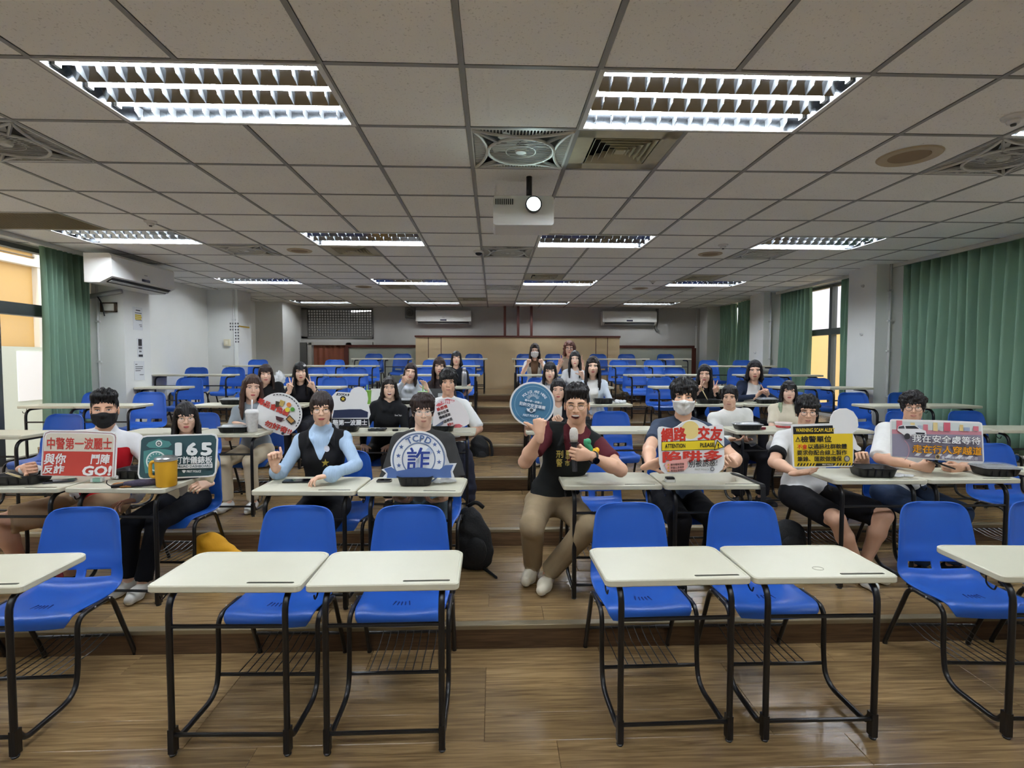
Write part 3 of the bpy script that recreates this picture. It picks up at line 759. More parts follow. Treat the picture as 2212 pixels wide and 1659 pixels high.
p = at(508, 703, 9.77); root = empty('wall_lettering', (p.x, 9.778, p.z), 0, 'small grey lettering marks on the second left pillar', 'marks')
q = MB()
for c_ in range(4):
    for r_ in range(3 if c_ < 2 else 7):
        q.box(-0.10+c_*0.045, -0.075+c_*0.045, -0.002, 0, 0.02-r_*0.055, 0.05-r_*0.055)
tag(q.build('letter_marks', ink, root), kind='stuff')
# hooks on right pillars
for (px, py, X_) in ((1865, 618, 5.06), (1862, 722, 5.06), (1632, 762, 5.04)):
    p = at_x(px, py, X_); root = empty('wall_hook', p, 0, 'small metal hook plate on the right pillar at %s' % ('the top' if py == 618 else 'mid height' if py == 722 else 'the far bay'), 'hook')
    MB().lathe([(0.0,-0.012),(0.02,-0.012),(0.022,0.0)], 12, axis='x').build('plate', pipe_m, root, smooth=True)
    MB().tube([(-0.012,0,0),(-0.03,0,-0.01),(-0.03,0,0.015)], 0.005, 6).build('hook', pipe_m, root)

# projector --------------------------------------------------------
p = at(1131, 486, 3.60); PZ = p.z
root = empty('projector', (p.x, 3.60, PZ), 0, 'white ceiling projector with a glaring lens facing the camera', 'projector')
pj = mat('projector_white', (226,226,222), 0.4)
pb = MB(); pb.prism(rrect(-0.205, 0.205, 0, 0.195, 0.02), 0.0, 0.29, 'xz'); pb.build('body', pj, root, smooth=True, angle=35)
for k in range(9): MB().box(-0.190+k*0.014, -0.183+k*0.014, -0.004, 0.0, 0.135, 0.172).build('vent_slot', diff_d, root)
MB().lathe([(0.055,0.0),(0.055,-0.03),(0.046,-0.032),(0.046,-0.01)], 24, (0.066,0,0.132), 'y').build('lens_ring', mat('lens_ring', (60,62,64), 0.3), root, smooth=True, angle=40)
MB().lathe([(0.0,-0.030),(0.03,-0.028),(0.046,-0.020)], 24, (0.066,0,0.132), 'y').build('lens', mat('projector_lens_light', (222,255,250), 0.2, emit=60), root, smooth=True)
MB().tube([(0.045,0.12,0.195), (0.045,0.12,CEIL-PZ)], 0.020, 10).build('mount_pole', black_metal, root, smooth=True)
MB().box(-0.05, 0.13, 0.06, 0.20, 0.195, 0.205).build('mount_plate', black_metal, root)
# ================================================================== desk-and-chair units
top_m = mat('cream_desktop', (200,197,176), 0.38, var=0.03, vscale=9, bump=0.02, bscale=300)
groove_m = mat('groove_grey', (120,120,110), 0.6)
blue_m = mat('blue_seat_plastic', (40,94,188), 0.36, var=0.05, vscale=5, spec=0.5)
blue_d = mat('blue_seat_slit', (10,34,110), 0.6)
rivet_m = mat('rivet_steel', (190,192,196), 0.3, 0.9)
DW, DD, DH, DT = 0.597, 0.372, 0.698, 0.028
SX = 0.228; TR = 0.0115
def desktop_mesh():
    w = DW/2
    bm = bmesh.new()
    def outl(ins, z):
        o = rrect(-w+ins, w-ins, ins, DD-ins, [0.022, 0.022, 0.045, 0.045], 5)
        # shallow chamfer of both rear corners
        return [bm.verts.new((p[0], p[1], z)) for p in o]
    l0 = outl(0.003, DH-DT); l1 = outl(0.0, DH-DT+0.004); l2 = outl(0.0, DH-0.004); l3 = outl(0.004, DH); l4 = outl(0.010, DH); l5 = outl(0.013, DH-0.0022)
    def ring(a, b):
        n = len(a)
        for i in range(n): bm.faces.new((a[i], a[(i+1) % n], b[(i+1) % n], b[i]))
    bm.faces.new(l0[::-1]); ring(l0, l1); ring(l1, l2); ring(l2, l3); ring(l3, l4); ring(l4, l5)
    # pen groove: a hole in the top filled by a trench
    g = rrect(0.075, 0.262, 0.030, 0.045, 0.007, 3)
    ga = [bm.verts.new((p[0], p[1], DH-0.0022)) for p in g]; gb = [bm.verts.new((p[0], p[1], DH-0.009)) for p in g]
    n = len(ga); e = []
    for i in range(n):
        f = bm.faces.new((ga[(i+1) % n], ga[i], gb[i], gb[(i+1) % n])); f.material_index = 1
    f = bm.faces.new(gb); f.material_index = 1
    edges = []
    for L in (l5, ga):
        for i in range(len(L)):
            ed = bm.edges.get((L[i], L[(i+1) % len(L)])) or bm.edges.new((L[i], L[(i+1) % len(L)])); edges.append(ed)
    bmesh.ops.triangle_fill(bm, use_beauty=True, edges=edges)
    bmesh.ops.recalc_face_normals(bm, faces=bm.faces)
    me = bpy.data.meshes.new('desktop'); bm.to_mesh(me); bm.free(); me.materials.append(top_m); me.materials.append(groove_m); return me
# seat shell: one swept plastic sheet with two slots
PROF = [(0.362,0.352),(0.366,0.378),(0.382,0.398),(0.42,0.407),(0.50,0.403),(0.58,0.400),(0.645,0.404),(0.690,0.420),(0.718,0.450),(0.733,0.495),(0.742,0.54),(0.752,0.61),(0.763,0.68),(0.776,0.75),(0.785,0.785),(0.789,0.797)]
HALF = [0.178,0.196,0.204,0.210,0.214,0.216,0.217,0.217,0.216,0.213,0.210,0.203,0.194,0.180,0.150,0.100]
def shell_mesh():
    def interp(tab, t):
        k = t*(len(tab)-1); a = int(min(k, len(tab)-2)); fr = k-a
        def g(i): return tab[max(0, min(len(tab)-1, i))]
        def cr(p0, p1, p2, p3, u): return 0.5*((2*p1)+(-p0+p2)*u+(2*p0-5*p1+4*p2-p3)*u*u+(-p0+3*p1-3*p2+p3)*u**3)
        if isinstance(tab[0], tuple): return tuple(cr(g(a-1)[q], g(a)[q], g(a+1)[q], g(a+2)[q], fr) for q in range(len(tab[0])))
        return cr(g(a-1), g(a), g(a+1), g(a+2), fr)
    NV, NU = 60, 36
    rows = []
    for j in range(NV+1):
        t = j/NV; y, z = interp(PROF, t); h = interp(HALF, t)
        back = max(0.0, min(1.0, (t-0.48)/0.16)); seat = 1-back
        row = []
        for i in range(NU+1):
            u = -1 + 2*i/NU
            fr_ = min(1.0, max(0.0, (t-0.10)/0.15))
            dz = seat*fr_*(0.012*u**2 - 0.014*max(0, abs(u)-0.8)/0.2) - 0.008*seat*(1-u*u)
            def ss(x): x = max(0.0, min(1.0, x)); return x*x*(3-2*x)
            pan = ss((0.90-abs(u))/0.14)*ss((0.935-t)/0.05)*ss((t-0.66)/0.05)
            dy = -back*(0.028*u*u) + 0.007*pan
            row.append((u*h, y+dy, z+dz))
        rows.append(row)
    bm = bmesh.new(); V = [[bm.verts.new(p) for p in r] for r in rows]
    for j in range(NV):
        zc = (rows[j][NU//2][2]+rows[j+1][NU//2][2])/2; tt = (j+0.5)/NV
        for i in range(NU):
            u = -1+2*(i+0.5)/NU
            if tt > 0.45 and 0.13 < abs(u) < 0.73:
                lo, hi = 0.449, 0.486
                if lo < zc < hi: continue
            bm.faces.new((V[j][i], V[j][i+1], V[j+1][i+1], V[j+1][i]))
    bmesh.ops.recalc_face_normals(bm, faces=bm.faces)
    for f in bm.faces: f.smooth = True
    me = bpy.data.meshes.new('seat_shell_sheet'); bm.to_mesh(me); bm.free()
    o = bpy.data.objects.new('tmp', me); C.objects.link(o)
    md = o.modifiers.new('s', 'SOLIDIFY'); md.thickness = 0.007; md.offset = 0
    mb_ = o.modifiers.new('b', 'BEVEL'); mb_.width = 0.0022; mb_.segments = 1; mb_.limit_method = 'ANGLE'; mb_.angle_limit = 1.0
    dg = bpy.context.evaluated_depsgraph_get(); dg.update()
    r = bpy.data.meshes.new_from_object(o.evaluated_get(dg)); r.name = 'seat_shell'
    bpy.data.objects.remove(o); r.materials.clear(); r.materials.append(blue_m)
    for p in r.polygons: p.use_smooth = True
    return r
def unit_parts():
    P = []
    P.append(('desktop', desktop_mesh()))
    P.append(('seat_shell', shell_mesh()))
    for s in (-1, 1):
        x = s*SX
        P.append(('desk_leg', MB().tube(fillet([(x,0.028,0.012),(x,0.028,0.655),(x,0.30,0.6585)], 0.085, 6), TR*1.12, 8).mesh('desk_leg', black_metal, True, 50)))
        P.append(('side_frame', MB().tube(fillet([(x,0.036,0.105),(x,0.075,0.043),(x,0.345,0.043),(x,0.372,0.18),(x,0.372,0.395),(x,0.60,0.392),(x,0.768,0.012)], [0.03,0.09,0.09,0.065,0.05], 6), TR, 8).mesh('side_frame', black_metal, True, 50)))
        g = MB().box(x-0.012, x+0.012, 0.016, 0.05, 0.012, 0.11); P.append(('foot_plate', g.mesh('foot_plate', black_metal)))
        P.append(('foot_glide', MB().lathe([(0.0,0.0),(0.013,0.0),(0.015,0.006),(0.008,0.014)], 10, (x, 0.03, 0)).lathe([(0.0,0.0),(0.012,0.0),(0.012,0.014)], 10, (x, 0.768, 0)).mesh('foot_glide', black_metal)))
        r = MB()
        for (yy, zz) in ((0.47,0.398),(0.57,0.396)): r.lathe([(0.0,0.0),(0.004,0.0),(0.0055,-0.003)] if s < 0 else [(0.0,0.0),(0.004,0.0),(0.0055,0.003)], 8, (x+s*0.012, yy, zz), 'x')
        P.append(('rivet', r.mesh('rivet', rivet_m, True)))
    for (y, z, nm) in ((0.028,0.525,'front_rail'),(0.028,0.085,'front_rail'),(0.372,0.122,'rack_rail'),(0.716,0.135,'rack_rail')):
        P.append((nm, MB().tube([(-SX,y,z),(SX,y,z)], 0.0085, 7).mesh(nm, black_metal, True, 50)))
    P.append(('seat_bracket', MB().box(-SX, SX, 0.45, 0.475, 0.381, 0.389).box(-SX, SX, 0.585, 0.61, 0.379, 0.387).mesh('seat_bracket', black_metal)))
    P.append(('bag_hook', MB().tube(fillet([(-SX-0.05,0.10,0.668),(-SX-0.05,0.10,0.625),(-SX-0.05,0.06,0.612),(-SX-0.05,0.05,0.638)], 0.02), 0.0032, 5).mesh('bag_hook', black_metal)))
    sl = MB()
    for k, (dx, L) in enumerate(((-0.040,0.052),(-0.020,0.036),(-0.003,0.036),(0.014,0.036),(0.034,0.052))):
        M = Matrix.Translation((dx, 0.475, 0.4005)) @ Matrix.Rotation(-0.0+0.18*(k-2)/2, 4, 'Z')
        sl.box(-0.003, 0.003, -L/2, L/2, -0.003, 0.0015, M)
    P.append(('seat_slits', sl.mesh('seat_slits', blue_d)))
    rod = MB().tube([(0,0.372,0.128),(0,0.60,0.122),(0,0.716,0.143)], 0.0026, 5).mesh('rack_rod', black_metal)
    rods = MB()
    for k in range(8): rods.tube([(-0.14+k*0.04,0.372,0.128),(-0.14+k*0.04,0.60,0.122),(-0.14+k*0.04,0.716,0.143)], 0.0026, 5)
    return P, rod, rods.mesh('rod_rack', black_metal)
UP, ROD, RODS = unit_parts()
ORD = ['first','second','third','fourth','fifth','sixth','seventh','eighth','ninth','tenth','eleventh','twelfth']
DESK = {}
# row: list of (photo x of the middle of the front edge, depth of the front edge, turn in degrees)
def row_y(n): return 2.045 + RUN*n
ROWS = {
 0: [(None,-2.79,2.05,2), (None,-2.12,2.05,2), (None,-1.050,2.043,-1.6), (None,-0.436,2.036,0.4), (None,0.744,2.05,1.0), (None,1.349,2.05,-0.4), (None,2.365,2.02,-3.0), (None,2.99,2.02,-2.0)],
 1: [(None,-2.82,3.12,-1.5), (None,-2.20,3.10,-4), (None,-1.087,3.01,-2.2), (None,-0.481,2.975,-3.2), (None,0.713,3.09,-0.5), (None,1.322,3.08,-0.5), (None,2.42,3.18,-1), (None,3.03,3.18,0), (None,3.86,3.2,0)],
 2: [(-40,4.37,-3), (322,4.48,0), (476,4.42,-1), (792,4.46,0), (949,4.45,0), (1213,4.5,0), (1362,4.52,0), (1667,4.48,0), (1823,4.48,0), (2092,4.48,-2), (2249,4.48,-2)],
 3: [(95,5.66,0), (221,5.66,0), (470,5.72,0), (594,5.72,0), (834,5.74,0), (957,5.74,0), (1187,5.72,0), (1310,5.72,0), (1551,5.72,0), (1673,5.72,0), (1948,5.45,0), (2070,5.45,0)],
 4: [(337,6.95,0), (584,6.95,0), (685,6.95,0), (870,6.95,0), (971,6.95,0), (1178,6.95,0), (1279,6.95,0), (1463,6.95,0), (1565,6.95,0), (1733,6.92,0), (1843,6.74,0)],
 5: [(365,8.18,0), (452,8.18,0), (650,8.18,0), (742,8.18,0), (906,8.18,0), (994,8.18,0), (1160,8.18,0), (1247,8.18,0), (1398,8.18,0), (1492,8.18,0), (1642,8.18,0), (1740,8.0,0)],
 6: [(517,9.41,0), (696,9.41,0), (775,9.41,0), (924,9.41,0), (1000,9.41,0), (1148,9.41,0), (1225,9.41,0), (1358,9.41,0), (1438,9.41,0), (1566,9.41,0), (1645,9.3,0)],
 7: [(790,10.64,0), (856,10.64,0), (956,10.64,0), (1021,10.64,0), (1139,10.64,0), (1205,10.64,0), (1307,10.64,0), (1373,10.64,0), (1463,10.64,0)],
}
OCC = {(1,1): 'behind the red and white sign', (1,2): 'with a black phone on it', (1,3): 'behind the round blue and white sign', (1,4): 'beside the man with the microphone', (1,5): 'behind the red lettered sign'}
for n, lst in ROWS.items():
    for k, e in enumerate(lst):
        z = RISE*n
        if e[0] is None: X_, Y_, a = e[1], e[2], e[3]
        else:
            Y_, a = e[1], e[2]; X_ = at(e[0], 800, Y_).x
        lb = 'cream-topped desk joined to a blue plastic chair, %s from the left in the %s row' % (ORD[k], 'front' if n == 0 else ORD[n])
        root = empty('desk_chair', (X_, Y_, z), math.radians(a), lb, 'desk chair', 'desk chairs in tiered rows')
        for nm, me in UP: link(nm, me, root)
        if n <= 1:
            for q in range(8): link('rack_rod', ROD, root, (-0.14+q*0.04, 0, 0))
        else: link('rod_rack', RODS, root)
        DESK[(n, k)] = (X_, Y_, z, math.radians(a))
def desk_pt(n, k, u, v, dz=0.0):
    """point on a desktop: u -1..1 across, v 0..1 front to back"""
    X_, Y_, z, a = DESK[(n, k)]; lx = u*DW/2; ly = v*DD
    return Vector((X_ + lx*math.cos(a) - ly*math.sin(a), Y_ + lx*math.sin(a) + ly*math.cos(a), z + DH + dz))
def seat_pt(n, k):
    X_, Y_, z, a = DESK[(n, k)]
    return Vector((X_ - 0.57*math.sin(a), Y_ + 0.57*math.cos(a), z + 0.402))

p = at_z(1767, 1227, DH); dk = [o for o in C.objects if o.name.startswith('desk_chair') and o.type == 'EMPTY' and abs(o.location.x-DESK[(0,5)][0]) < 1e-4 and abs(o.location.z) < 1e-6][0]
q = Matrix.Rotation(-DESK[(0,5)][3], 3, 'Z') @ (p-Vector((DESK[(0,5)][0], DESK[(0,5)][1], 0)))
MB().tube([(q.x+0.022*math.cos(2*PI*k/28), q.y+0.018*math.sin(2*PI*k/28), DH-0.0018) for k in range(29)], 0.0012, 5, cap=False).build('ring_stain', mat('ring_stain', (150,146,128), 0.6), dk)
# ================================================================== people: bodies grown from distance fields
def smin(a, b, k):
    h = np.maximum(k-np.abs(a-b), 0.0)/k
    return np.minimum(a, b) - h*h*k*0.25
class Field:
    def __init__(s, lo, hi, h):
        s.h = h; s.lo = np.array(lo, float) - 2*h; s.n = np.ceil((np.array(hi)+2*h-s.lo)/h).astype(int)+1
        s.D = np.full(s.n, 0.6, np.float32); s.L = np.zeros(s.n, np.uint8)
        s.ax = [s.lo[i] + h*np.arange(s.n[i]) for i in range(3)]
    def _sub(s, lo, hi):
        a = np.maximum(np.floor((np.array(lo)-s.lo)/s.h).astype(int), 0); b = np.minimum(np.ceil((np.array(hi)-s.lo)/s.h).astype(int)+1, s.n)
        if (b <= a).any(): return None, None
        sl = tuple(slice(a[i], b[i]) for i in range(3))
        g = [s.ax[0][sl[0]][:, None, None].astype(np.float32), s.ax[1][sl[1]][None, :, None].astype(np.float32), s.ax[2][sl[2]][None, None, :].astype(np.float32)]
        return sl, g
    def put(s, sl, d, lab, k, cut=False):
        D = s.D[sl]
        if cut:
            s.D[sl] = -smin(-D, d, k) if k > 0 else np.maximum(D, -d); return
        L = s.L[sl]; L[d < D] = lab; s.L[sl] = L
        s.D[sl] = smin(D, d, k) if k > 0 else np.minimum(D, d)
    def cone(s, a, b, ra, rb, lab=0, k=0.02, cut=False, flat=False):
        a = np.array(a, float); b = np.array(b, float); r = max(ra, rb)+k+3*s.h
        sl, g = s._sub(np.minimum(a, b)-r, np.maximum(a, b)+r)
        if sl is None: return
        ba = b-a; l2 = max(float(ba@ba), 1e-9)
        p = [g[i]-np.float32(a[i]) for i in range(3)]
        t = np.clip((p[0]*ba[0]+p[1]*ba[1]+p[2]*ba[2])/l2, 0, 1).astype(np.float32)
        d = np.sqrt((p[0]-t*ba[0])**2+(p[1]-t*ba[1])**2+(p[2]-t*ba[2])**2) - (ra+(rb-ra)*t)
        if flat:
            u = ba/math.sqrt(l2); d = np.maximum(d, (g[0]-np.float32(b[0]))*u[0]+(g[1]-np.float32(b[1]))*u[1]+(g[2]-np.float32(b[2]))*u[2])
        s.put(sl, d.astype(np.float32), lab, k, cut)
    def ell(s, c, r, lab=0, k=0.02, R=None, cut=False):
        c = np.array(c, float); r = np.array(r, float); m = r.max()+k+3*s.h
        sl, g = s._sub(c-m, c+m)
        if sl is None: return
        p = [g[i]-np.float32(c[i]) for i in range(3)]
        if R is not None:  # R columns = local axes in field coords
            q = [p[0]*R[0][i]+p[1]*R[1][i]+p[2]*R[2][i] for i in range(3)]
        else: q = p
        k0 = np.sqrt((q[0]/r[0])**2+(q[1]/r[1])**2+(q[2]/r[2])**2); k1 = np.sqrt((q[0]/r[0]**2)**2+(q[1]/r[1]**2)**2+(q[2]/r[2]**2)**2)
        d = k0*(k0-1)/np.maximum(k1, 1e-6)
        s.put(sl, d.astype(np.float32), lab, k, cut)
    def mesh(s):
        D = s.D; ins = D < 0
        cn = np.zeros(tuple(s.n-1), np.uint8)
        for i in (0,1):
            for j in (0,1):
                for k in (0,1): cn += ins[i:s.n[0]-1+i, j:s.n[1]-1+j, k:s.n[2]-1+k]
        act = np.argwhere((cn > 0) & (cn < 8)); m = len(act)
        if m == 0: return None
        vid = np.full(tuple(s.n-1), -1, np.int32); vid[act[:,0], act[:,1], act[:,2]] = np.arange(m)
        off = np.array([(i,j,k) for i in (0,1) for j in (0,1) for k in (0,1)])
        val = np.stack([D[act[:,0]+o[0], act[:,1]+o[1], act[:,2]+o[2]] for o in off], 1)
        acc = np.zeros((m,3)); cnt = np.zeros(m)
        for a in range(8):
            for b in range(a+1, 8):
                if np.abs(off[a]-off[b]).sum() != 1: continue
                va, vb = val[:,a], val[:,b]; cr = (va < 0) != (vb < 0)
                t = np.where(cr, va/np.where(cr, va-vb, 1), 0)
                acc += np.where(cr[:,None], off[a]+(off[b]-off[a])*t[:,None], 0); cnt += cr
        V = (act + acc/cnt[:,None])*s.h + s.lo
        near = np.argmin(np.abs(val), 1); oo = off[near]
        lab = s.L[act[:,0]+oo[:,0], act[:,1]+oo[:,1], act[:,2]+oo[:,2]]
        Q = []
        for ax in range(3):
            o1, o2 = [(1,2),(2,0),(0,1)][ax]
            sl0 = [slice(None)]*3; sl1 = [slice(None)]*3; sl0[ax] = slice(0,-1); sl1[ax] = slice(1,None)
            A = ins[tuple(sl0)]; B = ins[tuple(sl1)]
            e = np.argwhere(A != B)
            e = e[(e[:,o1] > 0) & (e[:,o2] > 0) & (e[:,o1] < s.n[o1]-1) & (e[:,o2] < s.n[o2]-1)]
            d1 = np.zeros(3, int); d1[o1] = 1; d2 = np.zeros(3, int); d2[o2] = 1
            def I(q): return vid[q[:,0], q[:,1], q[:,2]]
            q = np.stack([I(e-d1-d2), I(e-d2), I(e), I(e-d1)], 1)
            fl = A[e[:,0], e[:,1], e[:,2]]
            q[~fl] = q[~fl][:, ::-1]
            Q.append(q)
        Q = np.concatenate(Q)
        return V, Q, lab
    def surf_y(s, x, z, frm=-1):
        """first surface met coming from -y at (x, z)"""
        i = int(round((x-s.lo[0])/s.h)); k = int(round((z-s.lo[2])/s.h))
        if not (0 <= i < s.n[0] and 0 <= k < s.n[2]): return None
        col = s.D[i, :, k]; w = np.nonzero(col < 0)[0]
        if len(w) == 0: return None
        j = w[0]
        if j == 0: return s.ax[1][0]
        t = col[j-1]/(col[j-1]-col[j]); return s.ax[1][j-1]+s.h*t
def np_mesh(name, V, Q, mats, mi=None, smooth=True):
    me = bpy.data.meshes.new(name); n = len(V); q = len(Q)
    me.vertices.add(n); me.vertices.foreach_set('co', np.ascontiguousarray(V, np.float32).ravel())
    me.loops.add(q*4); me.loops.foreach_set('vertex_index', np.ascontiguousarray(Q, np.int32).ravel())
    me.polygons.add(q); me.polygons.foreach_set('loop_start', np.arange(0, 4*q, 4, dtype=np.int32))
    if mi is not None: me.polygons.foreach_set('material_index', np.ascontiguousarray(mi, np.int32))
    me.polygons.foreach_set('use_smooth', np.ones(q, bool))
    for m in mats: me.materials.append(m)
    me.update(calc_edges=True); me.validate(); return me
def sub_mesh(V, Q, keep):
    Q = Q[keep]; u, inv = np.unique(Q, return_inverse=True)
    return V[u], inv.reshape(Q.shape)
def frame(f, n):
    """hand frame: z along fingers f, y opposite to the palm normal n"""
    z = np.array(f, float); z /= np.linalg.norm(z); y = -np.array(n, float); y -= z*(y@z); y /= np.linalg.norm(y)
    return np.stack([np.cross(y, z), y, z], 1)
def rot_euler(yaw, pitch, roll):
    return np.array(Matrix.Rotation(yaw, 3, 'Z') @ Matrix.Rotation(pitch, 3, 'X') @ Matrix.Rotation(roll, 3, 'Y'))

FLAT = [(0.12,0.2,0.12)]*4; FIST = [(1.45,1.6,1.0)]*4; RELAX = [(0.35,0.5,0.3),(0.42,0.6,0.35),(0.5,0.65,0.4),(0.55,0.7,0.4)]
GRIP = [(0.75,0.75,0.4),(0.8,0.8,0.45),(0.85,0.85,0.5),(0.9,0.85,0.5)]; HOLD = [(0.95,1.25,0.7)]*4
VSGN = [(0.02,0.05,0.05),(0.02,0.05,0.05),(1.35,1.6,0.9),(1.4,1.6,0.9)]
POINT = [(0.05,0.1,0.05),(1.3,1.55,0.9),(1.4,1.6,0.9),(1.45,1.6,0.9)]
POSES = {'flat': (FLAT, 'side', 0), 'fist': (FIST, 'wrap', 0), 'thumb': (FIST, 'up', 0), 'relax': (RELAX, 'side', 0), 'grip': (GRIP, 'oppose', 0), 'hold': (HOLD, 'wrap', 0),
         'v': (VSGN, 'wrap', 0.2), 'tup': (FIST, 'tup', 0), 'point': (POINT, 'up', 0)}
def hand_field(pose, h, s=1.0):
    curls, th, spread = POSES[pose]
    F = Field((-0.075*s,-0.11*s,-0.05*s), (0.105*s,0.045*s,0.20*s), h)
    xs = [0.030, 0.010, -0.010, -0.029]; lens = [(0.040,0.025,0.020),(0.044,0.028,0.021),(0.041,0.026,0.020),(0.032,0.020,0.018)]
    zb = [0.083, 0.086, 0.082, 0.074]
    F.ell((0,0.0,-0.01*s), (0.027*s,0.020*s,0.05*s), k=0.01)
    for i in range(4):
        F.cone((xs[i]*0.62*s, 0.0, 0.012*s), (xs[i]*s, 0.0, zb[i]*s), 0.0125*s, 0.0105*s, k=0.014*s)
    F.ell((0.0,-0.004*s,0.045*s), (0.034*s,0.0125*s,0.042*s), k=0.012*s)
    F.ell((0.022*s,-0.008*s,0.03*s), (0.016*s,0.014*s,0.028*s), k=0.012*s)
    for i in range(4):
        p = np.array((xs[i], 0.0, zb[i]))*s; a = 0.0; sp = (0.5-i)*0.0 + (spread if i == 0 else -spread if (i == 1 and spread) else (1.5-i)*0.05)
        r = 0.0092*s*(0.92 if i == 3 else 1.0)
        for j in range(3):
            a += curls[i][j]
            d = np.array((math.sin(sp)*math.cos(a), -math.sin(a), math.cos(sp)*math.cos(a)))
            q = p + d*lens[i][j]*s
            F.cone(p, q, r, r*0.90, k=0.003); p = q; r *= 0.90
    b = np.array((0.028,-0.008,0.022))*s
    T = {'tup': [(0.046,-0.016,0.052),(0.050,-0.014,0.088),(0.048,-0.006,0.118)], 'side': [(0.055,-0.014,0.052),(0.068,-0.020,0.082)], 'up': [(0.058,-0.012,0.052),(0.080,-0.008,0.066),(0.098,-0.004,0.074)], 'wrap': [(0.048,-0.034,0.050),(0.022,-0.050,0.066)],
         'oppose': [(0.046,-0.036,0.050),(0.040,-0.058,0.078)]}[th]
    r = 0.0125*s
    for q in T:
        q = np.array(q)*s; F.cone(b, q, r, r*0.86, k=0.006); b = q; r *= 0.86
    return F

SKIN = {}
def skin_mat(c):
    k = tuple(c)
    if k not in SKIN: SKIN[k] = mat('skin_%d' % len(SKIN), c, 0.5, var=0.04, vscale=30, spec=0.35)
    return SKIN[k]
CLOTH = {}
def cloth_mat(c, rib=False):
    k = (tuple(c), rib)
    if k not in CLOTH:
        CLOTH[k] = mat('cloth_%d' % len(CLOTH), c, 0.85, var=0.10, vscale=9, bump=0.35, bscale=16 if not rib else 40, spec=0.2, stretch=(4.0,1.0,0.25) if rib else None)
    return CLOTH[k]
HAIRM = {}
def hair_mat(c):
    k = tuple(c)
    if k not in HAIRM: HAIRM[k] = mat('hair_%d' % len(HAIRM), c, 0.42, var=0.35, vscale=30, bump=0.5, bscale=60, stretch=(2.2,2.2,0.22), spec=0.4)
    return HAIRM[k]
eye_w = mat('eye_white', (226,220,214), 0.3); iris_m = mat('iris_dark', (28,18,14), 0.2); brow_m = mat('brow_dark', (38,28,24), 0.8)
lip_m = mat('lips', (198,136,120), 0.45); lip_p = mat('lips_pink', (196,96,96), 0.4); teeth_m = mat('teeth', (238,234,226), 0.3); mouth_m = mat('mouth_inside', (86,30,30), 0.6)
glass_l = mat('spectacle_lens', (240,245,248), 0.05, alpha=0.10, spec=0.6)
shoe_w = (222,222,218); shoe_k = (30,30,32)
PEOPLE = {}

def head_field(h, male, wide=1.0):
    F = Field((-0.105,-0.145,-0.20), (0.105,0.13,0.14), h)
    w = wide
    F.ell((0,0.014,0.032), (0.075*w,0.093,0.088), k=0.03)
    F.ell((0,-0.030,-0.030), (0.058*w,0.062,0.080), k=0.035)
    F.ell((0,-0.054,-0.094), (0.030*w,0.028,0.030), k=0.03)
    for s in (-1, 1):
        F.ell((s*(0.043 if male else 0.039)*w,-0.012,-0.062), (0.018,0.034,0.028), k=0.03)
        F.ell((s*0.036*w,-0.062,-0.026), (0.025,0.022,0.026), k=0.02)
        F.ell((s*0.030,-0.076,0.028), (0.026,0.012,0.012), k=0.018)
        F.ell((s*0.076*w,0.010,-0.012), (0.008,0.018,0.030), k=0.006)
    F.ell((0,-0.076,-0.062), (0.026,0.018,0.022), k=0.02)
    for s in (-1, 1): F.ell((s*0.032,-0.104,0.004), (0.017,0.014,0.011), k=0.012, cut=True)
    F.cone((0,-0.088,0.012), (0,-0.107,-0.030), 0.007, 0.0105, k=0.012)
    for s in (-1, 1): F.ell((s*0.0115,-0.096,-0.033), (0.008,0.009,0.007), k=0.007)
    F.cone((0,0.022,-0.05), (0,0.035,-0.20), 0.052 if male else 0.046, 0.056 if male else 0.049, k=0.02)
    return F

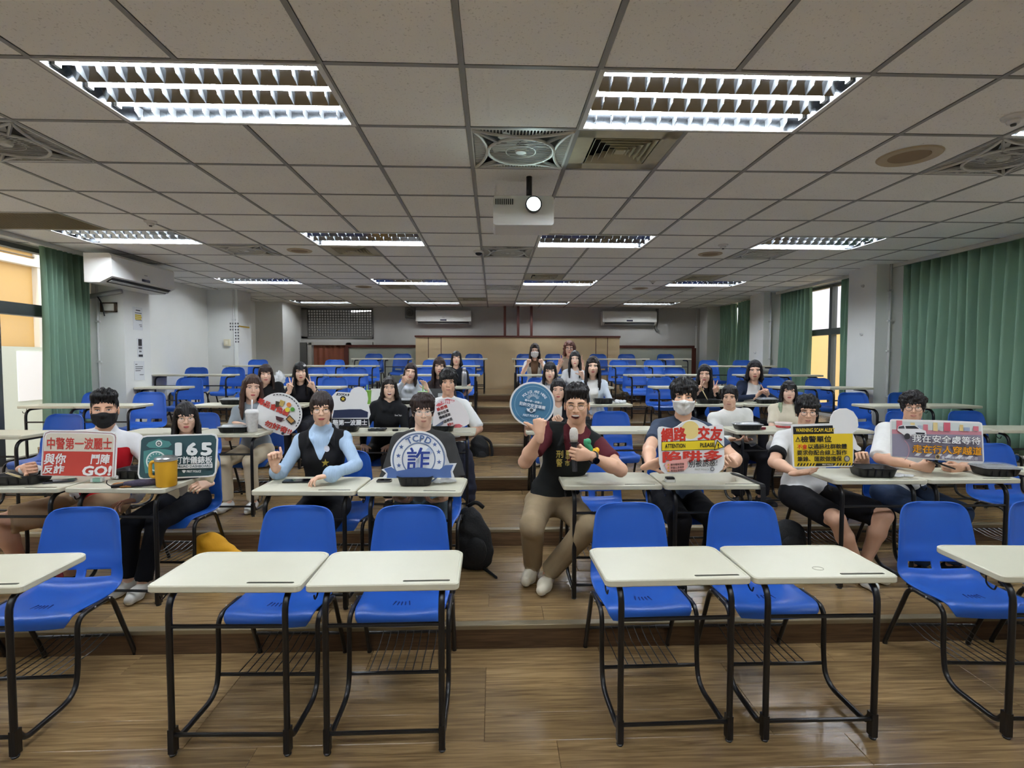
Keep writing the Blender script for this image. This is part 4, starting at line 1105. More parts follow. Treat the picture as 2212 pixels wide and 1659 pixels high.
def hair_field(style, h, rnd, wide=1.0):
    """returns a Field in head coordinates"""
    long = style in ('long', 'long_bangs', 'long_part')
    bob = style in ('bob', 'bob_bangs', 'shoulder')
    zlo = -0.36 if long else (-0.20 if bob else -0.12)
    if style == 'shoulder': zlo = -0.28
    F = Field((-0.135,-0.135,zlo), (0.135,0.15,0.165), h)
    w = wide; t = 0.013 if (long or bob) else 0.016
    top = 0.012 if style in ('crop', 'fade', 'curly', 'mop') else 0.006
    if style == 'fade':
        F.ell((0,0.018,0.032), (0.075*w+0.004,0.093+0.006,0.088+0.010), k=0.0)
        F.ell((0,0.002,0.098), (0.078*w,0.098,0.046), k=0.012)
        for i in range(26):
            a = rnd.uniform(0, 2*PI); q = rnd.uniform(0.3, 1.0); F.cone((math.cos(a)*0.055*q*w, math.sin(a)*0.07*q, 0.115), (math.cos(a)*0.066*q*w, -0.012+math.sin(a)*0.085*q, 0.150-0.03*q*q), 0.018, 0.008, k=0.006)
    else:
        F.ell((0,0.016,0.034), (0.075*w+t,0.093+t,0.088+t+top), k=0.0)
    if style == 'curly' or style == 'mop':
        for i in range(70):
            a = rnd.uniform(0, 2*PI); e = rnd.uniform(0.05, 1.35)
            c = (math.cos(a)*math.cos(e)*0.086*w, 0.014+math.sin(a)*math.cos(e)*0.100, 0.045+math.sin(e)*0.092)
            F.ell(c, (rnd.uniform(0.016,0.026),)*3 if style == 'curly' else (0.022,0.022,0.018), k=0.006)
    if style == 'wavy':
        for i in range(60):
            a = rnd.uniform(-0.5, PI+0.5); e = rnd.uniform(-0.9, 1.3)
            F.ell((math.cos(a)*math.cos(e)*0.092, 0.014+math.sin(a)*math.cos(e)*0.10, 0.01+math.sin(e)*0.10), (0.024,)*3, k=0.008)
    # the face opening
    if style in ('crop', 'fade', 'mop', 'curly'):
        F.ell((0,-0.115,-0.056), (0.086,0.098,0.118 if style in ('crop','fade') else 0.100), k=0.004, cut=True)
        F.ell((0,0.0,-0.135), (0.13,0.16,0.100), k=0.006, cut=True)
        if style in ('crop', 'fade'):
            for i in range(15):
                x = -0.064+i*0.0092; F.cone((x*0.95,-0.058,0.098), (x+rnd.uniform(-0.005,0.005),-0.088+abs(x)*0.42,0.056+rnd.uniform(-0.008,0.008)-0.10*abs(x)), 0.013, 0.004, k=0.004)
        if style == 'mop':
            for i in range(13):
                x = -0.062+i*0.0104; F.cone((x,-0.062,0.085), (x*1.05+rnd.uniform(-0.004,0.004),-0.094+abs(x)*0.35,0.030+rnd.uniform(-0.006,0.008)), 0.014, 0.006, k=0.005)
    elif style == 'updo':
        F.ell((0,-0.112,-0.050), (0.078,0.088,0.100), k=0.005, cut=True)
        F.ell((0,0.0,-0.150), (0.13,0.16,0.110), k=0.01, cut=True)
        for i in range(9):
            x = -0.052+i*0.013; F.cone((x,-0.068,0.075), (x*1.1,-0.094+abs(x)*0.3,0.028+rnd.uniform(-0.008,0.010)), 0.012, 0.004, k=0.004)
    else:
        bang = style in ('long_bangs', 'bob_bangs')
        F.ell((0,-0.120,-0.058), (0.066,0.100,0.120 if not bang else 0.096), k=0.006, cut=True)
        F.ell((0,-0.02,-0.20), (0.075,0.13,0.13), k=0.01, cut=True)
        L = {'long': 0.32, 'long_bangs': 0.30, 'long_part': 0.31, 'bob': 0.15, 'bob_bangs': 0.15, 'shoulder': 0.24, 'wavy': 0.16}.get(style, 0.2)
        for s in (-1, 1):
            for i in range(11):
                y = -0.046+i*0.0165
                x0 = 0.073*w+0.004 - 0.10*max(0, y-0.04)
                flare = rnd.uniform(-0.003, 0.010)
                fw = -0.030 if (long and i < 5) else 0.0
                mid = (s*(x0+0.008+flare), y*0.92+0.004, -0.065)
                m2 = (s*(x0+0.010+flare+rnd.uniform(-0.006,0.008)), y*0.82+fw*0.6, -0.065-(L-0.085)*0.55)
                end = (s*(x0+0.002+flare+rnd.uniform(-0.012,0.010)), y*0.75+fw, 0.02-L+rnd.uniform(-0.02,0.02))
                F.cone((s*x0*0.92, y, 0.06), mid, 0.015, 0.016, k=0.010); F.cone(mid, m2, 0.016, 0.015, k=0.010); F.cone(m2, end, 0.015, 0.006, k=0.010)
        for i in range(7):
            x = -0.066+i*0.022
            F.cone((x,0.085,0.05), (x,0.095,0.03-L*0.95), 0.020, 0.014, k=0.012)
        if bang:
            for i in range(13):
                x = -0.060+i*0.010; F.cone((x,-0.066,0.082), (x*1.02,-0.096+abs(x)*0.4,0.026+rnd.uniform(-0.006,0.007)), 0.013, 0.005, k=0.004)
        elif style != 'long_part':
            for i in range(6):
                x = -0.055+i*0.022; F.cone((x*0.6,-0.060,0.095), (x*1.15,-0.088+abs(x)*0.4,0.045+rnd.uniform(-0.01,0.01)), 0.013, 0.004, k=0.004)
        else:
            for s in (-1, 1):
                F.cone((s*0.008,-0.066,0.105), (s*0.062,-0.066,0.02), 0.014, 0.013, k=0.008); F.cone((s*0.062,-0.066,0.02), (s*0.072,-0.055,-0.05), 0.013, 0.011, k=0.008)
    # strand relief
    X = F.ax[0][:,None,None]; Y = F.ax[1][None,:,None]; Z = F.ax[2][None,None,:]
    ang = np.arctan2(X, -(Y-0.02)); amp = 0.0022 if style not in ('curly','mop','crop','fade') else 0.003
    F.D += (amp*np.sin(ang*34+np.sin(Z*40)*0.8) + 0.0012*np.sin(ang*71+Z*25)).astype(np.float32)
    return F

def ik(S, W, l1, l2, pole):
    S = np.array(S, float); W = np.array(W, float); d = W-S; L = np.linalg.norm(d)
    if L > (l1+l2)*0.995:
        k = L/((l1+l2)*0.99); l1 *= k; l2 *= k
    L = max(L, abs(l1-l2)*1.02+1e-4); u = d/np.linalg.norm(d)
    a = (l1*l1-l2*l2+L*L)/(2*L); hh = math.sqrt(max(l1*l1-a*a, 1e-8))
    p = np.array(pole, float); p -= u*(p@u); p /= max(np.linalg.norm(p), 1e-6)
    return S + u*a + p*hh

def person(key, label, seat, head, hy, s=1.0, male=True, skin=(214,170,142), hair='crop', hairc=(24,20,20), yaw=0.0, pitch=0.0, roll=0.0,
           top=(40,40,44), sleeve='short', inner=None, inner_w=0.05, vest=None, rib=False, pants=(40,42,48), shorts=False, shoes=shoe_w, shoe2=None, turn=0.0, wide=1.0,
           R=None, L=None, legs=None, mouth='neutral', glasses=None, mask=None, watch=None, res=1.0, hood=False, collar=None, hem=0.0, hipdx=0.0, bulk=1.0, tip=None, lipc=None, stripes=None, cuff=None, bare=None, hemz=0.0, vee=0.21, inner_top=1.10, eyes_closed=False):
    rnd = random.Random(sum(map(ord, label)))
    if not male and wide == 1.0: wide = 0.95
    root = empty('person', seat, 0, label, 'person')
    O = np.array(seat, float); H = np.array(at(head[0], head[1], hy)) - O          # head centre, relative
    hs = head[2]*hy/1140.0/0.265 if len(head) > 2 else 0.93*s
    yc = math.atan2(-(O[0]+H[0]), O[1]+H[1]); turn = turn + 0.55*yc
    Rh = rot_euler(yaw+yc, pitch, roll)
    sk = skin_mat(skin); hm = 0.0092*res
    up = np.array((0,0,1.0))
    P = np.array((hipdx,0.0,0.10*s)); N = H + Rh @ np.array((0,0.035,-0.165))*hs
    sp = N-P; SL = np.linalg.norm(sp); su = sp/SL
    ax = np.array((math.cos(turn), math.sin(turn), 0.0)); ax -= su*(ax@su); ax /= np.linalg.norm(ax); fr = np.cross(su, ax)  # towards the back
    RT = np.stack([ax, fr, su], 1)
    b = bulk*(1.0 if male else 0.90)
    shw = (0.150 if male else 0.128)*s*bulk**0.5
    SC = P + su*(SL*0.865) + fr*0.01
    SHL = {'R': SC - ax*shw, 'L': SC + ax*shw}
    hands = {'R': R, 'L': L}
    l1, l2 = 0.275*s, 0.245*s
    if not male: l1 *= 0.95; l2 *= 0.95
    Wr = {}; El = {}; HF = {}
    for sd, sg in (('R',-1), ('L',1)):
        hd = hands[sd]
        if hd is None: hd = dict(rel=(sg*0.13*s, -0.30, 0.16*s), f=(-sg*0.4,-1,-0.1), n=(0,0,-1), pose='relax', pole=(sg*0.7, 0.5, -0.6))
        if 'px' in hd: w = np.array(at(hd['px'][0], hd['px'][1], hd['Y'])) - O
        else: w = np.array(hd['rel'], float)
        pole = np.array(hd.get('pole', (sg*0.6, 0.25, -1.0)), float)
        El[sd] = ik(SHL[sd], w, l1, l2, pole); Wr[sd] = w; HF[sd] = hd
    # legs
    LG = {}
    floor_z = -0.402
    for sd, sg in (('R',-1), ('L',1)):
        hip = P + np.array((sg*0.088*s, -0.01, -0.035*s))
        lg = (legs or {}).get(sd, {})
        kn = np.array(lg.get('knee', (hipdx+sg*0.115*s, -0.40*s, 0.035*s))); an = np.array(lg.get('ankle', (hipdx+sg*0.115*s, -0.36*s, floor_z+0.075)))
        LG[sd] = (hip, kn, an, np.array(lg.get('toe', (sg*0.15, -1.0, 0.0)), float))
    pts = np.array([P, N, H]+list(SHL.values())+list(El.values())+list(Wr.values())+[q for v in LG.values() for q in v[:3]])
    lo = pts.min(0)-0.20; hi = pts.max(0)+0.20; hi[2] = N[2]+0.10*s; lo[2] = floor_z-0.02
    F = Field(lo, hi, hm)
    TOP, PAN, SHO, VES, SKN, CUF, SLV = 1, 2, 3, 4, 0, 6, 8
    # torso
    def tor(f, off=0.0): return P + su*(SL*f) + fr*off
    F.ell(P+np.array((0,0.01,-0.015)), np.array((0.160,0.120,0.100))*s*b, PAN, 0.03)
    F.ell(tor(0.30), np.array((0.132*b,0.100*b,0.16))*s, TOP, 0.04, RT)
    F.ell(tor(0.62), np.array((0.148*b,0.104*b,0.165))*s, TOP, 0.04, RT)
    F.ell(tor(0.12), np.array((0.152*b,0.116*b,0.10+hem))*s, TOP, 0.03, RT)
    for sg in (-1, 1):
        sh_ = SHL['R' if sg < 0 else 'L']
        F.cone(tor(0.985)+ax*sg*0.030*s+fr*0.012, sh_+su*0.004, 0.036*s, 0.050*s*b**0.5, TOP, 0.03)
        F.cone(tor(0.80)+ax*sg*0.07*s, sh_-su*0.02, 0.070*s, 0.054*s*b**0.5, TOP, 0.04)
    if not male: F.ell(tor(0.66)-fr*0.070*s, np.array((0.100,0.050,0.062))*s, TOP, 0.05, RT)
    # neck
    F.ell(tor(0.865)-fr*0.012*s, np.array((0.105,0.075,0.075))*s*b**0.5, TOP, 0.03, RT)
    F.cone(tor(0.915)+fr*0.010, tor(0.945)+fr*0.014, (0.074 if male else 0.064)*s, (0.067 if male else 0.058)*s, TOP, 0.015)
    F.cone(tor(0.955)+fr*0.014, H+Rh@np.array((0,0.02,-0.08))*hs, (0.056 if male else 0.047)*s, (0.053 if male else 0.045)*s, SKN, 0.012)
    if collar: F.cone(tor(0.94)+fr*0.012, tor(1.01)+fr*0.012, 0.072*s, 0.066*s, TOP if collar is True else CUF, 0.012)
    if hood:
        F.ell(tor(1.0)+fr*0.075*s, np.array((0.115,0.060,0.075))*s, TOP, 0.03, RT)
        for sg in (-1,1): F.cone(tor(1.02)+ax*sg*0.075*s+fr*0.03, tor(0.88)+ax*sg*0.035*s-fr*0.10*s, 0.034*s, 0.022*s, TOP, 0.03)
    for sd, sg in (('R',-1), ('L',1)):
        S, E, W = SHL[sd], El[sd], Wr[sd]; q = 1.0 if male else 0.86; q *= bulk**0.5
        if sleeve == 'long':
            bf = bare[1] if (bare and bare[0] == sd) else 0.06
            F.cone(S, E, 0.052*s*q, 0.043*s*q, SLV, 0.025); F.cone(E, W+(E-W)*bf, 0.043*s*q, (0.034 if cuff != 'wide' else 0.043)*s*q, SLV, 0.015)
            if bf > 0.3: F.cone(E, W, 0.036*s*q, 0.024*s*q, SKN, 0.004)
            F.cone(W+(E-W)*0.3, W, 0.026*s*q, 0.023*s*q, SKN, 0.004)
            if cuff == 'wide': F.cone(W+(E-W)*(bf+0.12), W+(E-W)*(bf+0.02), 0.045*s, 0.054*s, SLV, 0.02)
        else:
            e = {'short': 0.66, 'elbow': 0.97, 'cap': 0.30}[sleeve]
            F.cone(S, S+(E-S)*e, 0.055*s*q, 0.056*s*q if sleeve != 'elbow' else 0.062*s*q, SLV, 0.012, flat=True)
            F.cone(S, E, 0.044*s*q, 0.038*s*q, SKN, 0.004); F.cone(E, E+(W-E)*0.32, 0.037*s*q, 0.040*s*q, SKN, 0.02); F.cone(E+(W-E)*0.32, W+(E-W)*0.04, 0.040*s*q, 0.0225*s*q, SKN, 0.02)
            if cuff: F.cone(S+(E-S)*(e-0.02), S+(E-S)*(e+0.10), 0.059*s*q, 0.060*s*q, CUF, 0.0, flat=True)
    if vest:
        for sg in (-1, 1):
            F.cone(tor(1.03)+ax*sg*0.062*s+fr*0.02*s, tor(0.90)+ax*sg*0.066*s-fr*0.080*s, 0.020*s, 0.018*s, VES, 0.008)
            F.cone(tor(0.92)+ax*sg*0.066*s-fr*0.082*s, tor(0.82)+ax*sg*0.085*s-fr*0.108*s, 0.016*s, 0.010*s, VES, 0.008)
        F.cone(tor(1.02)+ax*0.055*s+fr*0.03*s, tor(1.02)-ax*0.055*s+fr*0.03*s, 0.024*s, 0.024*s, VES, 0.008)
    for sd in ('R', 'L'):
        hip, kn, an, toe = LG[sd]; q = 1.0 if male else 0.9; q *= bulk**0.5
        if not shorts: F.cone(hip, kn, 0.094*s*q, 0.068*s*q, PAN, 0.03)
        if shorts:
            F.cone(hip, hip+(kn-hip)*0.90, 0.100*s*q, 0.084*s*q, PAN, 0.012, flat=True); 
            for (a_, b_, r0, r1) in ((hip+(kn-hip)*0.6, kn, 0.066, 0.054), (kn, kn+(an-kn)*0.35, 0.052, 0.054), (kn+(an-kn)*0.35, an, 0.054, 0.032)): F.cone(a_, b_, r0*s, r1*s, SKN, 0.02)
        else:
            F.cone(kn, an+(kn-an)*0.05, 0.068*s*q, 0.058*s*q, PAN, 0.025, flat=True); F.cone(an, kn+(an-kn)*0.7, 0.033*s, 0.036*s, SKN, 0.0)
        toe = toe/np.linalg.norm(toe); t_ = toe*0.17*s; t_[2] -= 0.040
        F.cone(an+np.array((0,0,-0.035))-toe*0.035*s, an+t_*0.55+np.array((0,0,-0.018)), 0.038*s, 0.040*s, SHO, 0.02); F.cone(an+t_*0.55+np.array((0,0,-0.018)), an+t_+np.array((0,0,0.0)), 0.040*s, 0.032*s, SHO, 0.03)
    # cloth folds
    X = F.ax[0][:,None,None]; Y = F.ax[1][None,:,None]; Z = F.ax[2][None,None,:]
    q0 = rnd.random()*6
    wx = X + 0.03*np.sin(Z*17+q0) + 0.02*np.sin(Y*21); wz = Z + 0.035*np.sin(X*19+q0*2) + 0.02*np.sin(Y*15+q0)
    fold = 0.0017*np.sin(wx*31+wz*17+q0) + 0.0013*np.sin(wz*47-wx*13+Y*29+2*q0) + 0.0008*np.sin(wx*83+Y*61)
    fold = fold*(0.6+0.5*np.sin(wz*9+wx*7+q0))
    F.D += np.where(F.L > 0, fold, 0).astype(np.float32)
    F.D = np.where((Z < floor_z), 0.5, F.D).astype(np.float32)
    V, Q, lab = F.mesh()
    # open jacket shows the inner shirt
    rel = V-P; lx = rel@ax; ly = rel@fr; lz = (rel@su)/SL
    if vest:
        lab = np.where((lab == TOP) & (lz < 1.03) & (np.abs(lx) < shw*1.10), VES, lab)
    if inner is not None:
        base = VES if vest else TOP
        wd = inner_w*s*(1.0 + 1.2*(lz-0.55)) if not vest else np.where(lz > 0.62, (lz-0.62)*vee*s, -1)
        lab = np.where((lab == base) & (ly < -0.01) & (np.abs(lx) < wd) & (lz < inner_top) & (lz > (0.05 if inner_top > 1 else -0.3)), 7, lab)
    lab = np.where(((lab == TOP) | (lab == VES) | (lab == 7)) & (V[:,2] < P[2]-0.030*s-hem+hemz), PAN, lab)
    lab = np.where(lab == SLV, TOP, lab)
    fl = lab[Q]; ql = np.where((fl[:,0] == fl[:,1]) | (fl[:,0] == fl[:,2]), fl[:,0], np.where(fl[:,1] == fl[:,2], fl[:,1], fl[:,0]))
    E_ = np.concatenate([Q[:,[0,1]], Q[:,[1,2]], Q[:,[2,3]], Q[:,[3,0]]]); fl_ = np.tile(ql, 4); E_.sort(axis=1)
    o_ = np.lexsort((E_[:,1], E_[:,0])); Es = E_[o_]; fs_ = fl_[o_]
    same = (Es[1:] == Es[:-1]).all(1) & (fs_[1:] != fs_[:-1]); BE = Es[1:][same]
    if len(BE):
        for it in range(10):
            acc = np.zeros_like(V); cnt = np.zeros(len(V))
            np.add.at(acc, BE[:,0], V[BE[:,1]]); np.add.at(acc, BE[:,1], V[BE[:,0]]); np.add.at(cnt, BE[:,0], 1); np.add.at(cnt, BE[:,1], 1)
            mk = cnt >= 2; V[mk] = V[mk]*0.4 + 0.6*acc[mk]/cnt[mk][:,None]
    # body parts ----------------------------------------------------
    SV, SQ, SM = [], [], []
    nv = 0
    def add_skin(v, q, m=0):
        nonlocal nv
        SV.append(v); SQ.append(q+nv); SM.append(np.full(len(q), m) if np.isscalar(m) else m); nv += len(v)
    k_ = ql == SKN
    if k_.any(): add_skin(*sub_mesh(V, Q, k_))
    # head
    hh = 0.0036*res
    HF_ = head_field(hh, male, wide)
    hv, hq, _ = HF_.mesh()
    T = lambda v: (np.asarray(v)*hs) @ Rh.T + H
    add_skin(T(hv), hq, 0)
    # face features
    f = MB()
    def fy(x, z, d=0.0):
        y = HF_.surf_y(x, z); return (y if y is not None else -0.08)-d
    def patch(cx, cz, rx, rz, d, m, rot=0.0, depth=0.004):
        """a thin lens of material lying on the face"""
        n1, n2 = 12, 4; vs = []; fs = []
        vs.append((cx, fy(cx, cz)-d, cz))
        for j in range(1, n2+1):
            for i in range(n1):
                a = 2*PI*i/n1; x = math.cos(a)*rx*j/n2; z = math.sin(a)*rz*j/n2
                X_ = cx + x*math.cos(rot)-z*math.sin(rot); Z_ = cz + x*math.sin(rot)+z*math.cos(rot)
                vs.append((X_, fy(X_, Z_)-d*(1-(j/n2)**6)+0.0004*(j == n2), Z_))
        f.cur = m
        for i in range(n1): fs.append((0, 1+i, 1+(i+1) % n1))
        for j in range(n2-1):
            for i in range(n1):
                a, b_ = 1+j*n1+i, 1+j*n1+(i+1) % n1; fs.append((a, a+n1, b_+n1, b_))
        f._add(vs, fs)
    for sg in (-1, 1):
        ex = sg*0.0315
        if mouth in ('laugh',) or eyes_closed:
            f.cur = 4; f.tube([(ex+u*0.014, fy(ex+u*0.014, 0.003-0.003*u*u+0.002)-0.0008, 0.005-0.005*u*u) for u in (-1,-0.5,0,0.5,1)], 0.0021, 6)
        else:
            patch(ex, 0.0018, 0.0132, 0.0042, 0.0018, 2, sg*0.10); patch(ex, 0.0026, 0.0054, 0.0046, 0.0030, 3)
            f.cur = 4; f.tube([(ex+u*0.0150, fy(ex+u*0.0150, 0.007-0.004*u*u)-0.0015, 0.0066-0.0038*u*u+sg*u*0.0014) for u in (-1,-0.5,0,0.5,1)], [0.0009,0.0016,0.0019,0.0018,0.0010], 6)
        f.cur = 4; f.tube([(ex+u*0.019, fy(ex+u*0.019, 0.024)-0.0005, 0.0245-0.003*u*u+sg*u*0.001) for u in (-1,-0.5,0,0.5,1)], [0.0016,0.0034 if male else 0.0026,0.0034 if male else 0.0025,0.0026,0.0010], 6, flat=1.0)
    if mask is None:
        lm = 1
        if mouth == 'neutral':
            patch(0, -0.0615, 0.0225, 0.0042, 0.0030, lm); patch(0, -0.0695, 0.0195, 0.0050, 0.0036, lm)
            f.cur = 6; f.tube([(u*0.0215, fy(u*0.0215, -0.0655)-0.0012, -0.0655+0.0005*u*u) for u in (-1,-0.5,0,0.5,1)], 0.0011, 5)
        elif mouth == 'smile':
            patch(0, -0.0620, 0.0260, 0.0042, 0.0028, lm); patch(0, -0.0695, 0.0220, 0.0050, 0.0034, lm)
            f.cur = 6; f.tube([(u*0.0275, fy(u*0.0275, -0.066+0.006*u*u)-0.0016, -0.0665+0.006*u*u) for u in (-1,-0.6,-0.3,0,0.3,0.6,1)], 0.0014, 5)
        else:
            big = 1.12 if mouth == 'laugh' else 0.82
            patch(0, -0.0660, 0.0310*big, 0.0175*big, 0.0015, lm); patch(0, -0.0665, 0.0275*big, 0.0140*big, 0.0030, 6); patch(0, -0.0600, 0.0245*big, 0.0062*big, 0.0042, 5)
    if f.v:
        fv = T(np.array(f.v)); 
        quads = np.array([(q if len(q) == 4 else (q[0], q[1], q[2], q[2])) for q in f.f if len(q) in (3, 4)]); ms = np.array([m for q, m in zip(f.f, f.m) if len(q) in (3, 4)])
        tri = quads[:,2] == quads[:,3]
        # triangles are turned into thin quads by splitting the far edge
        if tri.any():
            tq = quads[tri]; mid = (fv[tq[:,1]]+fv[tq[:,2]])/2; base = len(fv); fv = np.concatenate([fv, mid]); quads[tri] = np.stack([tq[:,0], tq[:,1], base+np.arange(len(tq)), tq[:,2]], 1)
        add_skin(fv, quads, ms)
    # hands
    for sd, sg in (('R',-1), ('L',1)):
        hd = HF[sd]; 
        if hd.get('hide'): continue
        G = hand_field(hd.get('pose', 'relax'), 0.0034*res if 'px' in hd else 0.006, s*(0.94 if male else 0.86))
        gv, gq, _ = G.mesh()
        if sd == 'L': gv = gv*np.array((-1,1,1)); gq = gq[:, ::-1]
        Fm = frame(hd.get('f', (0,-1,0)), hd.get('n', (0,0,-1)))
        add_skin(gv @ Fm.T + Wr[sd], gq, 0)
    inn = MB()
    for sd in ('R','L'):
        inn.tube([tuple(tor(0.95)), tuple(SHL[sd]), tuple(El[sd]), tuple(Wr[sd])], [0.03*s,0.034*s,0.030*s,0.020*s], 6)
        hip, kn, an, toe = LG[sd]; inn.tube([tuple(tor(0.1)), tuple(hip), tuple(kn), tuple(an)], [0.05*s,0.05*s,0.042*s,0.026*s], 6)
    inn.tube([tuple(tor(0.0)), tuple(tor(0.5)), tuple(tor(0.95)), tuple(H+Rh@np.array((0,0.02,-0.06))*hs)], [0.08*s,0.08*s,0.045*s,0.04*s], 8)
    iv = np.array(inn.v); iq = np.array([q for q in inn.f if len(q) == 4]); add_skin(iv, iq, 0)
    sk_mats = [sk, lipc or (lip_m if male else lip_p), eye_w, iris_m, brow_m, teeth_m, mouth_m]
    link('body', np_mesh('body', np.concatenate(SV), np.concatenate(SQ), sk_mats, np.concatenate(SM)), root)
    # clothes
    for lb_, nm, m in ((TOP, 'shirt', cloth_mat(top, rib)), (VES, 'vest', cloth_mat(vest or top)), (7, 'inner_shirt', cloth_mat(inner or top, rib and bool(vest))), (PAN, 'shorts' if shorts else 'trousers', cloth_mat(pants)), (CUF, 'trim_band', cloth_mat(cuff if isinstance(cuff, tuple) else (collar if isinstance(collar, tuple) else top)))):
        if nm == 'inner_shirt' and vest: m = cloth_mat(top, rib)
        k_ = ql == lb_
        if not k_.any(): continue
        v, q = sub_mesh(V, Q, k_); link(nm, np_mesh(nm, v, q, [m]), root)
    k_ = ql == SHO
    if k_.any():
        cx = V[Q].mean(1)
        ra, la = LG['R'][2]+LG['R'][3]*0.07, LG['L'][2]+LG['L'][3]*0.07
        isr = np.linalg.norm(cx-ra, axis=1) < np.linalg.norm(cx-la, axis=1)
        for sel, an in ((isr, LG['R'][2]), (~isr, LG['L'][2])):
            kk = k_ & sel
            if kk.any():
                v, q = sub_mesh(V, Q, kk); so = link('shoe', np_mesh('shoe', v, q, [cloth_mat(shoes)]), root)
                # sole
                lowz = floor_z + 0.022
                ks = v[q].mean(1)[:,2] < lowz
                if ks.any():
                    so.data.materials.append(cloth_mat(shoe2 or (236,234,228))); mi = ks.astype(np.int32); so.data.polygons.foreach_set('material_index', mi)
    # hair
    HG = hair_field(hair, 0.0052*res, rnd, wide)
    r_ = HG.mesh()
    if r_:
        v, q, _ = r_; mats_ = [hair_mat(hairc)]; mi = None
        if tip is not None:
            mats_.append(hair_mat(tip)); mi = (v[q].mean(1)[:,2] < -0.13).astype(np.int32)
        link('hair', np_mesh('hair', T(v), q, mats_, mi), root)
    # face mask
    if mask is not None:
        M_ = Field((-0.10,-0.145,-0.14), (0.10,0.06,0.02), hh*1.15)
        X = M_.ax[0][:,None,None]; Y = M_.ax[1][None,:,None]; Z = M_.ax[2][None,None,:]
        # sample the head field on this grid
        ii = [np.clip(np.round((M_.ax[i]-HF_.lo[i])/HF_.h).astype(int), 0, HF_.n[i]-1) for i in range(3)]
        d = HF_.D[np.ix_(ii[0], ii[1], ii[2])]
        pleat = 0.0010*np.sin(Z*170) if mask[0] > 120 else 0.0*Z
        sh = np.abs(d-0.0055) - 0.0032 + pleat*0
        sh = d - 0.0105 - pleat
        z1 = -0.014 + 0.006*np.cos(np.clip(np.abs(X)/0.045, 0, 1)*PI); z0 = -0.126 + 0.034*np.clip(np.abs(X)/0.062, 0, 1)**2
        bx = np.maximum.reduce([np.broadcast_to(Z-z1, d.shape), np.broadcast_to(z0-Z, d.shape), np.broadcast_to(Y+0.022, d.shape), 0.002-d])
        M_.D = np.maximum(sh, bx).astype(np.float32)
        r_ = M_.mesh()
        if r_:
            v, q, _ = r_; mo = link('face_mask', np_mesh('face_mask', T(v), q, [mat('mask_%d' % mask[0], mask, 0.85, bump=0.15, bscale=40)]), root)
            st = MB()
            for sg in (-1, 1): st.tube(T(np.array([(sg*0.066,-0.03,-0.03),(sg*0.076,0.0,-0.005),(sg*0.082,0.022,0.008),(sg*0.080,0.02,-0.02),(sg*0.068,-0.02,-0.07)])), 0.0018*s, 5)
            st.build('ear_loop', MATS['mask_%d' % mask[0]], mo)
    if glasses is not None:
        gm_, gr, thick = glasses; rim = MB(); lens = MB()
        yb = min(fy(0.0, 0.004), fy(0.032, -0.012))-0.008
        def gy(x): return yb+0.010*(abs(x)/0.06)**2
        for sg in (-1, 1):
            ring = [(sg*0.0335+gr*math.cos(2*PI*k/20), 0, -0.003+gr*0.88*math.sin(2*PI*k/20)) for k in range(21)]
            ring = [(p[0], gy(p[0]), p[2]) for p in ring]
            rim.tube(T(np.array(ring)), thick*s, 5, cap=False)
            lens._add([tuple(p) for p in T(np.array(ring[:-1]))], [tuple(range(20))])
            x1 = sg*(0.0335+gr); rim.tube(T(np.array([(x1, gy(x1), 0.004), (sg*0.073*wide, -0.05, 0.006), (sg*0.079*wide, 0.015, 0.004)])), thick*0.9*s, 5)
        rim.tube(T(np.array([(-0.0335+gr*0.98, gy(0.012), 0.001), (0, gy(0)-0.001, 0.005), (0.0335-gr*0.98, gy(0.012), 0.001)])), thick*s, 5)
        go = rim.build('glasses', gm_, root, smooth=True); lens.build('lens', glass_l, go)
    if watch:
        for sd in watch:
            E, W = El[sd], Wr[sd]; u = (W-E)/np.linalg.norm(W-E); c = W-u*0.035*s
            a_ = np.cross(u, (0,0,1.0)); a_ /= np.linalg.norm(a_); b_ = np.cross(a_, u)
            rr = (0.034 if male else 0.029)*s
            w = MB().tube([c+(a_*math.cos(2*PI*k/16)+b_*math.sin(2*PI*k/16))*rr for k in range(17)], 0.0085*s, 6, cap=False, flat=0.5).build('watch_strap', mat('watch_black', (18,18,20), 0.4), root, smooth=True)
            n_ = np.array(HF[sd].get('n', (0,0,-1)), float)*-1; n_ -= u*(n_@u); n_ /= np.linalg.norm(n_)
            cc = c+n_*rr; MB().tube([cc-n_*0.004, cc+n_*0.008], 0.019*s, 16).build('watch_face', mat('watch_glass', (10,10,12), 0.1), w)
    PEOPLE[key] = dict(root=root, F=F, O=O, H=H, T=T, El=El, Wr=Wr, s=s, lo=F.lo)
    return root
# ================================================================== the cast, row by row
gold_f = mat('thin_gold_frame', (150,120,70), 0.3, 0.8); dark_f = mat('dark_spectacle_frame', (38,28,26), 0.35); clear_f = mat('clear_spectacle_frame', (205,200,192), 0.25)
def SP(n, k, dx=0.0, dy=0.0, dz=0.0):
    p = seat_pt(n, k); return (p.x+dx, p.y+dy, p.z+dz)
KH = (196,176,142)
